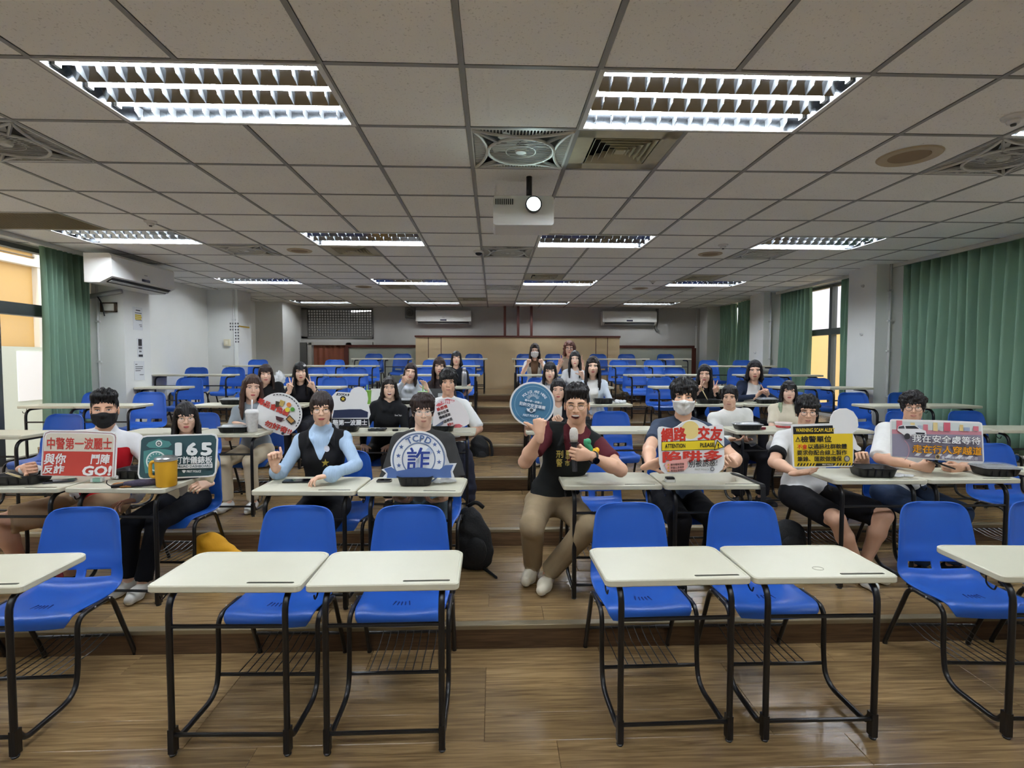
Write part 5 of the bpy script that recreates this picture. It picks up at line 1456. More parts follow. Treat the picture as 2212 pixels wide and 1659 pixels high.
# second row
person('p1', 'person in black face mask and red-and-white track jacket behind red sign', SP(1,0,0.10), (226,884,80), 3.58, 0.97, True, (218,170,142), 'fade', (20,18,20), yaw=-0.10, pitch=0.03,
       top=(232,232,234), sleeve='long', inner=(196,34,44), inner_w=0.20, inner_top=0.84, collar=True, pants=(168,142,112), shorts=True, shoes=(40,40,44), mask=(26,26,28), res=1.0, bulk=1.12, turn=0.12,
       R=dict(px=(52,1012), Y=3.28, f=(1,-0.1,0.12), n=(0.1,-1,0.1), pose='grip'), L=dict(px=(290,1080), Y=3.50, f=(-0.5,-0.8,0), n=(0,-0.2,-1), pose='relax', pole=(1.0,0.5,-0.3)),
       legs={'R': dict(knee=(-0.36,-0.34,0.03), ankle=(-0.36,-0.20,-0.327)), 'L': dict(knee=(0.06,-0.42,0.02), ankle=(0.02,-0.30,-0.327))})
person('p2', 'person with round glasses and tan jacket behind the teal 165 sign', SP(1,1,0.02,0.06), (402,903,67), 3.70, 0.93, False, (230,188,162), 'long_bangs', (26,22,22),
       top=(186,170,140), sleeve='long', inner=(120,110,98), inner_w=0.05, pants=(20,22,28), shoes=(200,198,190), glasses=(gold_f,0.0225,0.0011), mouth='neutral', hem=0.04,
       R=dict(px=(320,1042), Y=3.36, f=(0.3,-1,0.1), n=(0.6,0,-0.6), pose='grip'), L=dict(px=(450,1045), Y=3.36, f=(-0.3,-1,0.1), n=(-0.6,0,-0.6), pose='grip', pole=(1.3,0.3,-0.4)),
       legs={'R': dict(knee=(-0.12,-0.40,0.02), ankle=(-0.14,-0.42,-0.327)), 'L': dict(knee=(0.05,-0.42,0.03), ankle=(-0.02,-0.46,-0.327))})
person('p3', 'person in black vest over pale blue ribbed sweater giving a thumbs-up', SP(1,2,-0.06,-0.04), (695,884,74), 3.46, 0.98, False, (234,190,162), 'updo', (40,28,24), yaw=-0.03,
       top=(172,196,222), sleeve='long', rib=True, vest=(30,30,33), inner=(176,200,226), collar=(176,200,226), pants=(26,26,30), shoes=shoe_k, glasses=(gold_f,0.0215,0.0011), mouth='smile', cuff='wide', bare=('R',0.62), bulk=1.04,
       R=dict(px=(592,1003), Y=3.20, f=(0.0,-0.15,1), n=(0.5,-0.85,0.0), pose='tup', pole=(-0.5,0.1,-1)), L=dict(px=(712,1026), Y=3.16, f=(-1,-0.35,-0.12), n=(0.0,-0.1,-1), pose='relax', pole=(1,0.2,-0.5)), watch='L')
person('p4', 'person with clear glasses and dark tee behind the round blue-and-white sign', SP(1,3,-0.03), (914,889,73), 3.52, 1.0, True, (236,196,170), 'mop', (44,30,26), yaw=0.03,
       top=(62,62,62), sleeve='elbow', pants=(70,84,92), shoes=shoe_w, glasses=(clear_f,0.0225,0.0017), mouth='neutral', bulk=1.05,
       R=dict(px=(862,1078), Y=3.26, f=(0.7,-0.8,0), n=(0.3,0,1), pose='relax'), L=dict(px=(955,1078), Y=3.26, f=(-0.7,-0.8,0), n=(-0.3,0,1), pose='relax'))
person('p5', 'person in black police vest and maroon tee speaking into a microphone', (0.40, 3.52, RISE+0.402), (1246,874,87), 3.30, 1.04, True, (226,180,150), 'fade', (26,22,22), yaw=-0.06, pitch=0.06, wide=1.04,
       top=(88,36,44), sleeve='short', vest=(32,34,34), inner=(88,36,44), vee=0.23, pants=(150,132,104), shoes=(214,206,184), glasses=(gold_f,0.0215,0.0013), mouth='laugh', watch='L', bulk=1.06, turn=-0.06,
       R=dict(px=(1166,938), Y=3.08, f=(-0.05,0.12,1), n=(0.45,0.9,0.0), pose='thumb', pole=(-0.7,-0.1,-1)), L=dict(px=(1272,984), Y=3.02, f=(-0.92,-0.35,0.12), n=(0.3,0.95,0.0), pose='hold', pole=(1,0.1,-0.6)),
       hemz=0.085,
       legs={'R': dict(knee=(-0.17,-0.40,0.05), ankle=(-0.14,-0.07,-0.322), toe=(-0.35,-1,0)), 'L': dict(knee=(0.17,-0.40,0.04), ankle=(-0.05,-0.20,-0.322), toe=(-0.35,-1,0))})
person('p6', 'person in white face mask and navy tee holding the red lettered sign', SP(1,5,-0.04), (1477,858,80), 3.52, 1.0, True, (228,182,152), 'mop', (22,20,20), pitch=0.02,
       top=(64,74,92), sleeve='short', pants=(24,24,28), shoes=shoe_k, mask=(226,226,222), bulk=1.06,
       R=dict(px=(1402,1006), Y=3.16, f=(0.75,-0.3,0.35), n=(0.6,-0.8,0), pose='grip', pole=(-1,0.2,-0.7)), L=dict(px=(1580,1000), Y=3.16, f=(-0.75,-0.3,0.4), n=(-0.6,-0.8,0), pose='grip', pole=(1,0.2,-0.7)))
person('p7', 'person with wavy hair, glasses and white ringer tee behind the yellow sign', SP(1,6,-0.16), (1743,890,68), 3.66, 0.98, True, (226,180,150), 'curly', (22,20,20), yaw=0.12,
       top=(232,232,230), sleeve='short', cuff=(34,34,36), pants=(26,26,30), shorts=True, shoes=shoe_w, glasses=(dark_f,0.0220,0.0011), mouth='neutral', bulk=1.03,
       R=dict(px=(1722,1022), Y=3.34, f=(0.8,-0.6,0.25), n=(0.3,-0.4,0.9), pose='relax', pole=(-1,0.2,-0.7)), L=dict(px=(1868,996), Y=3.42, f=(-0.5,-0.3,0.7), n=(-0.6,-0.8,0), pose='grip', pole=(1,0.2,-0.7)),
       legs={'R': dict(knee=(-0.06,-0.46,0.02), ankle=(0.12,-0.44,-0.327)), 'L': dict(knee=(0.30,-0.40,0.02), ankle=(0.22,-0.34,-0.327))})
person('p8', 'person with fringe, dark glasses and white tee behind the crosswalk sign', SP(1,7,-0.06), (1972,880,68), 3.68, 1.0, True, (218,172,144), 'mop', (22,18,20), yaw=0.06,
       top=(230,230,226), sleeve='elbow', pants=(52,66,92), shoes=shoe_k, glasses=(dark_f,0.0235,0.0013), mouth='neutral', bulk=1.05,
       R=dict(px=(1985,1008), Y=3.40, f=(1,-0.25,-0.05), n=(0.2,0.9,0.1), pose='hold', pole=(-1,0.1,-0.7)), L=dict(px=(2074,1012), Y=3.42, f=(-1,-0.25,-0.05), n=(-0.2,0.9,0.1), pose='hold', pole=(1,0.1,-0.7)))
# third row
person('p9', 'person with long brown hair in grey tee beside the iced drink', SP(2,2,0.02), (545,838,57), 4.90, 0.95, False, (238,196,170), 'long', (64,42,32), yaw=0.10, roll=0.06,
       top=(150,160,168), sleeve='short', pants=(206,192,164), shoes=shoe_w, mouth='neutral', res=1.25,
       R=dict(px=(512,914), Y=4.72, f=(1,-0.2,-0.1), n=(0,-0.3,-1), pose='relax'), L=dict(px=(582,930), Y=4.80, f=(0.2,-0.5,0.8), n=(-0.2,-0.9,0), pose='grip', pole=(0.9,0.3,-0.6)))
person('p10', 'laughing person with short bob in a black hoodie', SP(2,3,0.02), (841,838,49), 4.92, 0.93, False, (240,200,174), 'bob', (30,24,22), top=(30,31,34), sleeve='long', hood=True, pants=(32,30,30), shoes=shoe_k, mouth='open', res=1.25)
person('p11', 'person with curly black hair and white tee behind the pink sign', SP(2,4,0.02), (968,827,56), 4.92, 0.98, True, (224,176,148), 'curly', (22,20,20), top=(226,228,226), sleeve='elbow', pants=(40,42,50), shoes=shoe_w, mouth='neutral', res=1.25, watch='L',
       R=dict(px=(935,946), Y=4.72, f=(0.8,-0.6,0), n=(0,0,-1), pose='relax'), L=dict(px=(996,948), Y=4.72, f=(-1,-0.4,0), n=(0,0,-1), pose='relax', pole=(1,0.2,-0.6)))
person('p12', 'person with black hair half hidden behind the speaker, holding the round blue sign', SP(2,5,0.0), (1206,843,52), 4.86, 0.93, False, (228,186,160), 'shoulder', (24,20,22), top=(34,34,38), sleeve='long', inner=(226,222,214), inner_w=0.03, pants=(196,186,168), shoes=shoe_w, mouth='neutral', res=1.25,
       R=dict(px=(1138,932), Y=4.66, f=(0.15,-0.3,1), n=(0.3,-0.9,0), pose='grip', pole=(-0.8,0.1,-1)), L=dict(px=(1213,908), Y=4.64, f=(-0.75,-0.3,0.5), n=(-0.5,-0.8,0), pose='grip', pole=(1,0.2,-0.7)))
person('p13', 'person with short black hair and white crew-neck sweater at a lunch box', SP(2,7,-0.06), (1576,859,52), 4.94, 0.98, True, (226,182,154), 'crop', (24,20,20), yaw=-0.05, top=(228,228,222), sleeve='long', pants=(28,28,32), shoes=(40,40,44), mouth='neutral', res=1.25,
       R=dict(px=(1578,948), Y=4.62, f=(0.6,-0.8,0), n=(0,0,1), pose='relax'), L=dict(px=(1612,950), Y=4.62, f=(-0.6,-0.8,0), n=(0,0,1), pose='relax'))
person('p14', 'person with long black hair with green tips and cream tee', SP(2,8,-0.20), (1704,846,48), 4.98, 0.94, False, (236,196,172), 'long_bangs', (24,22,22), yaw=0.08, top=(222,212,190), sleeve='short', pants=(190,186,176), shoes=shoe_w, mouth='neutral', res=1.25, tip=(150,168,140))
# fourth row
person('p15', 'person with brown fringe and black top beside the white plastic bag', SP(3,2,0.52), (574,809,43), 6.20, 0.93, False, (236,196,172), 'long_bangs', (46,32,28), top=(24,24,26), sleeve='short', pants=(40,40,46), shoes=shoe_w, mouth='smile', res=1.5)
person('p16', 'person in black making victory signs with both hands', SP(3,3,0.10), (649,804,43), 6.15, 0.93, False, (240,202,178), 'long_bangs', (22,20,22), yaw=0.05, top=(24,24,30), sleeve='short', pants=(40,40,46), shoes=shoe_k, mouth='smile', res=1.4,
       R=dict(px=(626,842), Y=5.90, f=(0.0,0.0,1), n=(0.1,-1,0), pose='v', pole=(-0.6,0.2,-1)), L=dict(px=(677,838), Y=5.90, f=(-0.35,0.0,1), n=(-0.2,-1,0), pose='v', pole=(0.6,0.2,-1)), watch='L')
person('p17', 'person in grey zip jacket with one victory sign by her cheek', SP(3,4,0.15), (887,804,40), 6.20, 0.92, False, (240,200,176), 'shoulder', (44,30,28), roll=0.12, top=(178,182,190), sleeve='long', hood=True, pants=(50,50,56), shoes=shoe_w, mouth='smile', res=1.5, eyes_closed=True,
       R=dict(px=(872,826), Y=5.95, f=(0.25,0,1), n=(0.1,-1,0), pose='v', pole=(-0.7,0.2,-1)), L=dict(px=(922,840), Y=5.95, f=(-0.4,0,0.9), n=(-0.2,-1,0), pose='relax', pole=(0.8,0.2,-1)))
person('p18', 'person with long brown hair behind the tablet', SP(3,5,-0.02,0.06), (949,792,41), 6.32, 0.93, False, (236,196,172), 'long_bangs', (52,36,32), top=(46,38,38), sleeve='long', pants=(40,40,46), shoes=shoe_w, mouth='neutral', res=1.5)
person('p20', 'person with long black hair and grey hoodie behind the round sign', SP(3,6,0.0), (1188,803,43), 6.22, 0.93, False, (238,198,174), 'long_bangs', (24,22,24), top=(182,182,186), sleeve='long', hood=True, pants=(50,50,56), shoes=shoe_w, mouth='neutral', res=1.5)
person('p21', 'person with long dark hair and open pale shirt over a white top', SP(3,7,-0.02), (1281,792,45), 6.22, 0.95, False, (240,200,174), 'long_part', (30,24,24), top=(206,216,228), sleeve='long', inner=(232,230,226), inner_w=0.048, pants=(60,60,64), shoes=shoe_w, mouth='smile', res=1.4)
person('p22', 'person in black making victory signs beside chopsticks', SP(3,8,-0.06), (1522,809,44), 6.12, 0.93, False, (234,190,164), 'shoulder', (24,20,20), top=(22,22,24), sleeve='long', pants=(40,40,46), shoes=shoe_k, mouth='smile', res=1.4,
       R=dict(px=(1508,846), Y=5.92, f=(0.3,0,1), n=(0.4,-1,0), pose='v', pole=(-0.6,0.2,-1)), L=dict(px=(1546,848), Y=5.90, f=(0.1,0,1), n=(-0.1,-1,0), pose='v', pole=(0.7,0.2,-1)))
person('p23', 'person in navy jacket over white tee with hands together', SP(3,9,-0.12), (1630,801,47), 6.15, 0.97, False, (232,188,162), 'bob', (24,20,22), yaw=0.06, top=(38,46,66), sleeve='long', inner=(232,230,228), inner_w=0.05, pants=(40,40,46), shoes=shoe_w, mouth='smile', res=1.4,
       R=dict(px=(1634,856), Y=5.92, f=(0.5,-0.2,0.8), n=(0.7,-0.5,0), pose='relax', pole=(-1,0.1,-0.6)), L=dict(px=(1658,852), Y=5.92, f=(-0.5,-0.2,0.9), n=(-0.7,-0.5,0), pose='point', pole=(1,0.1,-0.6)))
# fifth and sixth rows
person('p19', 'person with blunt black fringe and black tee beside the steel bottle', SP(4,4,0.02), (986,775,33), 7.40, 0.94, False, (230,186,160), 'bob_bangs', (20,18,20), pitch=-0.12, top=(26,28,34), sleeve='short', pants=(40,40,46), shoes=shoe_k, mouth='neutral', res=1.6)
person('p24', 'person with straight long black hair and pale tee, hand raised', SP(4,6,-0.18), (1242,776,36), 7.36, 0.93, False, (240,202,178), 'long_part', (22,20,22), top=(206,208,212), sleeve='short', pants=(60,60,66), shoes=shoe_w, mouth='neutral', res=1.6,
       L=dict(px=(1258,812), Y=7.05, f=(-0.35,-0.2,1), n=(-0.4,-0.9,0), pose='point', pole=(0.7,0.2,-1)))
person('p25', 'person in white face mask and white jacket with fists at the cheeks', SP(5,6,0.0), (1155,758,32), 8.62, 0.95, False, (236,194,170), 'long_part', (44,32,28), top=(220,220,218), sleeve='short', inner=(120,96,78), inner_w=0.05, pants=(150,150,150), shoes=shoe_w, mask=(240,240,240), res=1.7,
       R=dict(px=(1140,786), Y=8.36, f=(0.1,0,1), n=(0.8,-0.5,0), pose='fist', pole=(-0.5,-0.1,-1)), L=dict(px=(1171,786), Y=8.36, f=(-0.1,0,1), n=(-0.8,-0.5,0), pose='fist', pole=(0.5,-0.1,-1)))
person('p26', 'person with curly reddish hair and glasses making victory signs at the back', SP(5,7,-0.05), (1230,753,34), 8.62, 0.98, False, (234,188,164), 'wavy', (96,58,48), top=(168,152,136), sleeve='cap', pants=(60,60,66), shoes=shoe_w, mouth='smile', glasses=(dark_f,0.024,0.0018), res=1.6,
       R=dict(px=(1210,786), Y=8.34, f=(0.05,0,1), n=(0.1,-1,0), pose='v', pole=(-0.5,-0.1,-1)), L=dict(px=(1258,788), Y=8.34, f=(-0.1,0,1), n=(-0.1,-1,0), pose='v', pole=(0.6,-0.1,-1)))
# ================================================================== lettering and hand-held cut-out signs
TXT = {}
def text_geo(txt, bold=0.0, shear=0.0, spacing=1.0):
    k = (txt, bold, shear, spacing)
    if k in TXT: return TXT[k]
    k0 = (txt, 0.0, shear, spacing)
    if k0 not in TXT:
        cu = bpy.data.curves.new('lettering', 'FONT'); cu.body = txt; cu.size = 1.0; cu.shear = shear; cu.space_character = spacing
        cu.resolution_u = 2; cu.align_x = 'CENTER'
        o = bpy.data.objects.new('lettering', cu)
        me = o.to_mesh()
        v = np.zeros(len(me.vertices)*3, np.float32); me.vertices.foreach_get('co', v); v = v.reshape(-1,3)[:, :2].copy()
        f = [tuple(p.vertices) for p in me.polygons]
        o.to_mesh_clear(); bpy.data.objects.remove(o); bpy.data.curves.remove(cu)
        TXT[k0] = (v, f)
    v, f = TXT[k0]
    if bold > 0:                                   # heavier strokes: the glyph repeated round a small circle
        n = 6 if bold < 0.05 else 8; b = bold*0.55; vs = [v]; fs = list(f); m = len(v)
        for i in range(n):
            vs.append(v+np.array((math.cos(2*PI*i/n)*b, math.sin(2*PI*i/n)*b), np.float32)); fs += [tuple(q+m*(i+1) for q in p) for p in f]
        v, f = np.concatenate(vs), fs
    TXT[k] = (v, f); return TXT[k]
def lift(n_all, txt, shear=0.0):
    n = len(TXT[(txt, 0.0, shear, 1.0)][0]); return -0.00005*(np.arange(n_all)//n)
def flat_m(c, rough=0.5):
    return mat('print_%d_%d_%d' % tuple(c), c, rough, spec=0.3)
class Sign:
    """a board described in photo pixels around (cx, cy); built upright at depth Y, real size"""
    def __init__(s, cx, cy, Y, label, outline, base=(238,238,236), thick=0.006, tilt=0.0, cat='sign'):
        s.cx, s.cy, s.k = cx, cy, None
        d = Y*_cy*1.0
        p = at(cx, cy, Y); s.dep = (p.x*_sy + Y*_cy); s.k = s.dep/F_PX
        s.yaw = math.atan2(-p.x, Y)*0.0
        s.root = empty('cutout_sign', p, 0, label, cat, 'hand-held cut-out signs'); s.root.rotation_euler = (tilt, 0, 0)
        s.z = 0.0; s.n = 0
        pts = [s.P(q) for q in outline]
        if sum(pts[i][0]*pts[(i+1) % len(pts)][1]-pts[(i+1) % len(pts)][0]*pts[i][1] for i in range(len(pts))) < 0: pts = pts[::-1]
        MB().prism(pts, 0.0, thick, 'xz').build('board', flat_m(base, 0.4), s.root)
    def P(s, q): return ((q[0]-s.cx)*s.k, -(q[1]-s.cy)*s.k)
    def lay(s): s.n += 1; return -0.0006*s.n
    def poly(s, pts, c, name='print_panel', y=None):
        y = s.lay() if y is None else y; q = [s.P(p) for p in pts]
        m = MB(); m._add([(p[0], y, p[1]) for p in q], [tuple(range(len(q)))]); me = m.mesh(name, flat_m(c))
        if me.polygons[0].normal.y > 0: me.flip_normals()
        return link(name, me, s.root)
    def multi(s, polys, c, name='print_shapes'):
        y = s.lay(); m = MB()
        for pts in polys: m._add([(s.P(p)[0], y, s.P(p)[1]) for p in pts], [tuple(range(len(pts)))])
        return link(name, m.mesh(name, flat_m(c)), s.root)
    def disc(s, cx, cy, r, c, ry=None, n=40, name='print_disc'):
        return s.poly([(cx+r*math.cos(2*PI*i/n), cy-(ry or r)*math.sin(2*PI*i/n)) for i in range(n)], c, name)
    def ring(s, cx, cy, r0, r1, c, a0=0.0, a1=2*PI, n=48, name='print_ring'):
        pol = []
        for i in range(n):
            a, b = a0+(a1-a0)*i/n, a0+(a1-a0)*(i+1)/n
            pol.append([(cx+r1*math.cos(a), cy-r1*math.sin(a)), (cx+r1*math.cos(b), cy-r1*math.sin(b)), (cx+r0*math.cos(b), cy-r0*math.sin(b)), (cx+r0*math.cos(a), cy-r0*math.sin(a))])
        return s.multi(pol, c, name)
    def star(s, cx, cy, r, c, rot=0.0):
        return s.poly([(cx+(r if i % 2 == 0 else r*0.42)*math.sin(rot+PI*i/5), cy-(r if i % 2 == 0 else r*0.42)*math.cos(rot+PI*i/5)) for i in range(10)], c, 'print_star')
    def text(s, txt, x0, x1, y0, y1, c, bold=0.02, shear=0.0, rot=0.0, outline=None, ow=0.05):
        """fit the text in the pixel box; rot in degrees, clockwise on the sign"""
        if outline is not None: s._text(txt, x0, x1, y0, y1, outline, bold+ow, shear, rot, bold)
        return s._text(txt, x0, x1, y0, y1, c, bold, shear, rot, bold)
    def _text(s, txt, x0, x1, y0, y1, c, bold, shear, rot, bref):
        v, f = text_geo(txt, bold, shear); r, _ = text_geo(txt, bref, shear)
        lo, hi = r.min(0), r.max(0); mid = (lo+hi)/2; sx = (x1-x0)/max(hi[0]-lo[0], 1e-6); sy = (y1-y0)/max(hi[1]-lo[1], 1e-6)
        q = (v-mid)*np.array((sx, sy)); a = -math.radians(rot)
        q = np.stack([q[:,0]*math.cos(a)-q[:,1]*math.sin(a), q[:,0]*math.sin(a)+q[:,1]*math.cos(a)], 1)
        cx, cy = (x0+x1)/2, (y0+y1)/2; y = s.lay(); m = MB(); lf = lift(len(q), txt, shear)
        m._add([((cx-s.cx+p[0])*s.k, y+e, -(cy-s.cy-p[1])*s.k) for p, e in zip(q, lf)], f)
        me = m.mesh('lettering', flat_m(c))
        if len(me.polygons) and sum(p.normal.y for p in me.polygons) > 0: me.flip_normals()
        return link('lettering', me, s.root)
    def arc_text(s, txt, cx, cy, r, a0, a1, h, c, bold=0.03):
        """letters along a circle, angles in degrees clockwise from the top"""
        n = len(txt)
        for i, ch in enumerate(txt):
            if ch == ' ': continue
            a = math.radians(a0+(a1-a0)*i/(n-1)); x, y = cx+r*math.sin(a), cy-r*math.cos(a)
            v, _ = text_geo(ch, bold); asp = (np.ptp(v[:,0])/max(np.ptp(v[:,1]), 0.01)); w = min(h*asp, h*1.1)
            s._text(ch, x-w/2, x+w/2, y-h/2, y+h/2, c, bold, 0, math.degrees(a), bold)
def rr(x0, x1, y0, y1, r, n=5): return rrect(x0, x1, y0, y1, r, n)
RED = (196,66,58)
# 1: red and beige sign at the far left
g = Sign(170, 980, 3.24, 'white-bordered sign with red Chinese lettering and GO!, held at the far left', [(94,942),(97,932),(108,928.5),(180,929.5),(240,932.5),(249,936),(251.5,946),(248,1031),(90,1027)], tilt=-0.06)
g.poly([(96.5,943),(99.5,935),(109,931.5),(180,932.5),(239,935.5),(247,939),(249,946),(245.5,1030),(92.5,1026)], (142,84,88)); g.poly([(97.5,944),(100.5,936),(110,932.8),(180,933.8),(238.5,936.8),(245.8,940),(247.6,947),(244.5,1030),(93.5,1026)], (238,234,230))
g.poly([(100,945),(103,938.5),(111,935.5),(180,936.5),(237,939.5),(243,943),(244,950),(243,976),(97,973.5)], (222,213,196)); g.poly([(97,974),(243,976.5),(241.5,1030),(94.5,1026)], (198,74,64))
g.text('中警第一波麗士', 103.5, 241, 945, 971, RED, 0.035, rot=0.6)
g.text('與你', 97.5, 145, 979, 1003, (240,238,236), 0.05, 0.15); g.text('鬥陣', 196, 238, 981, 1003, (240,238,236), 0.05, 0.15)
g.text('反詐', 95, 142, 1004, 1023, (240,238,236), 0.05, 0.15); g.text('GO!', 179, 242, 1006, 1028, (240,238,236), 0.08, 0.15)
# 2: teal 165 sign
g = Sign(385, 985, 3.28, 'dark teal sign with a large white 165 and a dial emblem', [(303,950),(308,942),(318,940),(455,936.5),(465,939),(469.5,949),(466,1022),(461,1029),(450,1031),(312,1036),(302,1033),(299,1024)], tilt=-0.06)
TE = (58,86,92); TL = (84,142,140)
g.poly([(306,951),(310,945),(319,943),(455,939.5),(463,942),(466.5,950),(463,1021),(459,1026),(449,1028),(312,1033),(305,1030),(302.5,1023)], TE)
g.poly([(317,962),(322,955),(334,951),(344,947),(354,951),(366,953),(371,960),(364,966),(344,968),(324,967)], TL); g.disc(344, 957.5, 7, (232,236,234), n=20); g.disc(344, 958, 4.6, (70,80,84), n=20); g.disc(344, 958, 2.6, (190,190,180), n=14)
g.poly([(312,974),(330,970),(344,969),(358,970),(374,973),(373,992),(368,1018),(316,1022),(312,995)], TL); g.disc(339.5, 996, 22, (232,240,238)); g.disc(339.5, 996, 19, (92,150,148))
g.multi([[(339.5+math.cos(a)*15-math.sin(a)*0.8, 996-math.sin(a)*15-math.cos(a)*0.8), (339.5+math.cos(a)*18-math.sin(a)*0.8, 996-math.sin(a)*18-math.cos(a)*0.8), (339.5+math.cos(a)*18+math.sin(a)*0.8, 996-math.sin(a)*18+math.cos(a)*0.8), (339.5+math.cos(a)*15+math.sin(a)*0.8, 996-math.sin(a)*15+math.cos(a)*0.8)] for a in [PI*k/8 for k in range(9)]], (232,240,238), 'print_ticks')
for tx, x0, x1 in (('1', 379, 394), ('6', 403, 428), ('5', 434, 459)): g.text(tx, x0, x1, 955.5, 984.5, (236,240,240), 0.09, rot=-0.5)
g.text('打詐儀錶板', 380, 459.5, 985.5, 1001.5, (236,240,240), 0.045, rot=-0.5)
g.poly([(362,1004),(460,1001.5),(460,1010.5),(362,1013)], (234,238,238)); g.text('ANTI-FRUAD DASHBOARD', 364, 457.5, 1004.3, 1009.8, (60,84,90), 0.03, rot=-1)
g.text('FIRST POLICE', 405, 436, 1015.5, 1020.5, (220,226,226), 0.05, 0.2); g.poly([(395,1016),(400,1015),(404,1016),(401,1021),(398,1021)], (220,226,226))
# 3: round white drug-warning sign
cx, cy = 603, 895
g = Sign(cx, cy, 4.70, 'round white sign with slanted red lettering and a dashed rim', [(cx+49*math.cos(a), cy-47*math.sin(a)) for a in [PI*(-0.30)+k*PI*1.32/26 for k in range(27)]] + [(554,905),(556,914),(570,924),(590,934),(610,941),(624,940)], tilt=-0.03)
for k in range(17):
    a0 = math.radians(-38+k*8.6); g.multi([[(cx+46*math.cos(a0), cy-44*math.sin(a0)), (cx+46*math.cos(a0+0.095), cy-44*math.sin(a0+0.095)), (cx+44*math.cos(a0+0.095), cy-42.2*math.sin(a0+0.095)), (cx+44*math.cos(a0), cy-42.2*math.sin(a0))]], (52,54,58), 'print_dash')
g.text('毒品會偽裝', 556, 628, 872, 886, RED, 0.06, rot=25); g.text('勿好奇!!', 572, 632, 916, 930, RED, 0.06, rot=20)
g.poly([(597,866),(606,868),(603,880),(596,878)], (72,64,52)); g.poly([(607,863),(617,867),(612,878),(604,875)], (190,164,96)); g.disc(625,874,5,(224,138,74),n=16); g.disc(622,885,5.2,(226,212,72),n=16); g.disc(633,884,4.6,(96,168,72),n=16)
g.poly([(597,898),(615,903),(608,911),(598,906)], (84,52,58)); g.poly([(627,896),(640,910),(630,918),(618,905)], (66,58,48)); g.poly([(627,899),(637,909),(630,914),(621,905)], (198,150,84)); g.disc(612, 936, 3.2, (60,64,72), n=16)
# 4: blue figure sign behind, mostly board
g = Sign(758, 885, 4.56, 'cut-out board with a black POLICE bar and yellow star badge', [(718,855),(723,850),(727,846),(757,848),(759,842),(766,837),(776,835),(786,839),(793,848),(795,862),(793,872),(797,880),(800,895),(796,905),(798,922),(716,922)])
g.poly([(729,849),(755,850.5),(754,855.5),(727,854)], (34,36,42)); g.text('POLICE', 730.5, 752.5, 850.3, 854.6, (236,238,240), 0.06); g.disc(741.5, 861.5, 6.3, (40,40,46)); g.star(741.5, 861.5, 5.2, (222,196,62))
g.poly([(722,886),(756,884),(780,884),(795,890),(794,902),(718,903)], (50,58,84)); g.poly([(717,904),(796,905),(796,921),(717,921)], (36,38,44)); g.text('警第一波麗士', 719, 793, 906.5, 919, (238,238,238), 0.05)
# 5: round blue and white badge sign with ribbon
cx, cy = 904.5, 992
BL = (86,112,168); DB = (52,72,150)
g = Sign(cx, cy, 3.14, 'round blue and white badge sign lettered TCPD with a big central character and ribbon', [(cx+61*math.cos(a), cy-61*math.sin(a)) for a in [math.radians(-14+k*208/40) for k in range(41)]] + [(824,1014),(834,1022),(826,1032),(982,1032),(978,1020),(987,1001),(962,1003)], base=(240,243,246), tilt=-0.06)
g.ring(cx, cy, 54, 57.2, (112,130,164)); g.ring(cx, cy, 34, 36.6, (112,130,164))
g.poly([(cx-24,cy+24),(cx+22,cy-27),(cx+31,cy-16),(cx-14,cy+32)], (196,210,232))
g.arc_text('TCPD', cx, cy, 45.5, -27, 27, 15, (94,118,166), 0.05)
for (sx, sy) in ((867,965),(861,984),(862,1005),(939.5,960),(948,976),(949,998)): g.star(sx, sy, 5.6, (88,108,160))
g.text('詐', cx-25, cx+25, cy-26, cy+26, DB, 0.03, 0.05, outline=(236,240,246), ow=0.05)
g.poly([(830,1012),(846,1008),(858,1017),(904,1009),(950,1014),(962,1005),(980,1004),(974,1018),(976,1032),(836,1032),(838,1022)], BL)
# 6: pink sign
g = Sign(972, 892, 4.60, 'pink and white arched sign with slanted black lines of lettering', [(937,886),(940,872),(950,862),(967,857.5),(984,862),(998,872),(1008,888),(1014,904),(1013,916),(1003,922),(972,926),(934,926)], base=(240,234,232))
g.poly([(941,877),(950,866),(967,861),(983,865),(976,872),(960,872),(949,878)], (214,104,110)); g.text('愛情詐騙', 946, 980, 863.5, 872, (246,238,238), 0.04, rot=4)
g.text('談感情', 943, 967, 877, 885, RED, 0.05, rot=-20); g.text('要你投資', 945, 970, 887, 894, (46,44,48), 0.04, rot=-20); g.text('轉帳匯款', 948, 974, 895, 902, (46,44,48), 0.04, rot=-20); g.text('這就是', 958, 978, 904, 911, (46,44,48), 0.04, rot=-20); g.text('詐!', 966, 979, 913, 920, RED, 0.05, rot=-15)
g.poly([(972,924),(982,917),(992,916),(1000,920),(994,924)], (216,112,118)); g.poly([(937,922),(958,908),(957,916),(940,925)], (120,128,150))
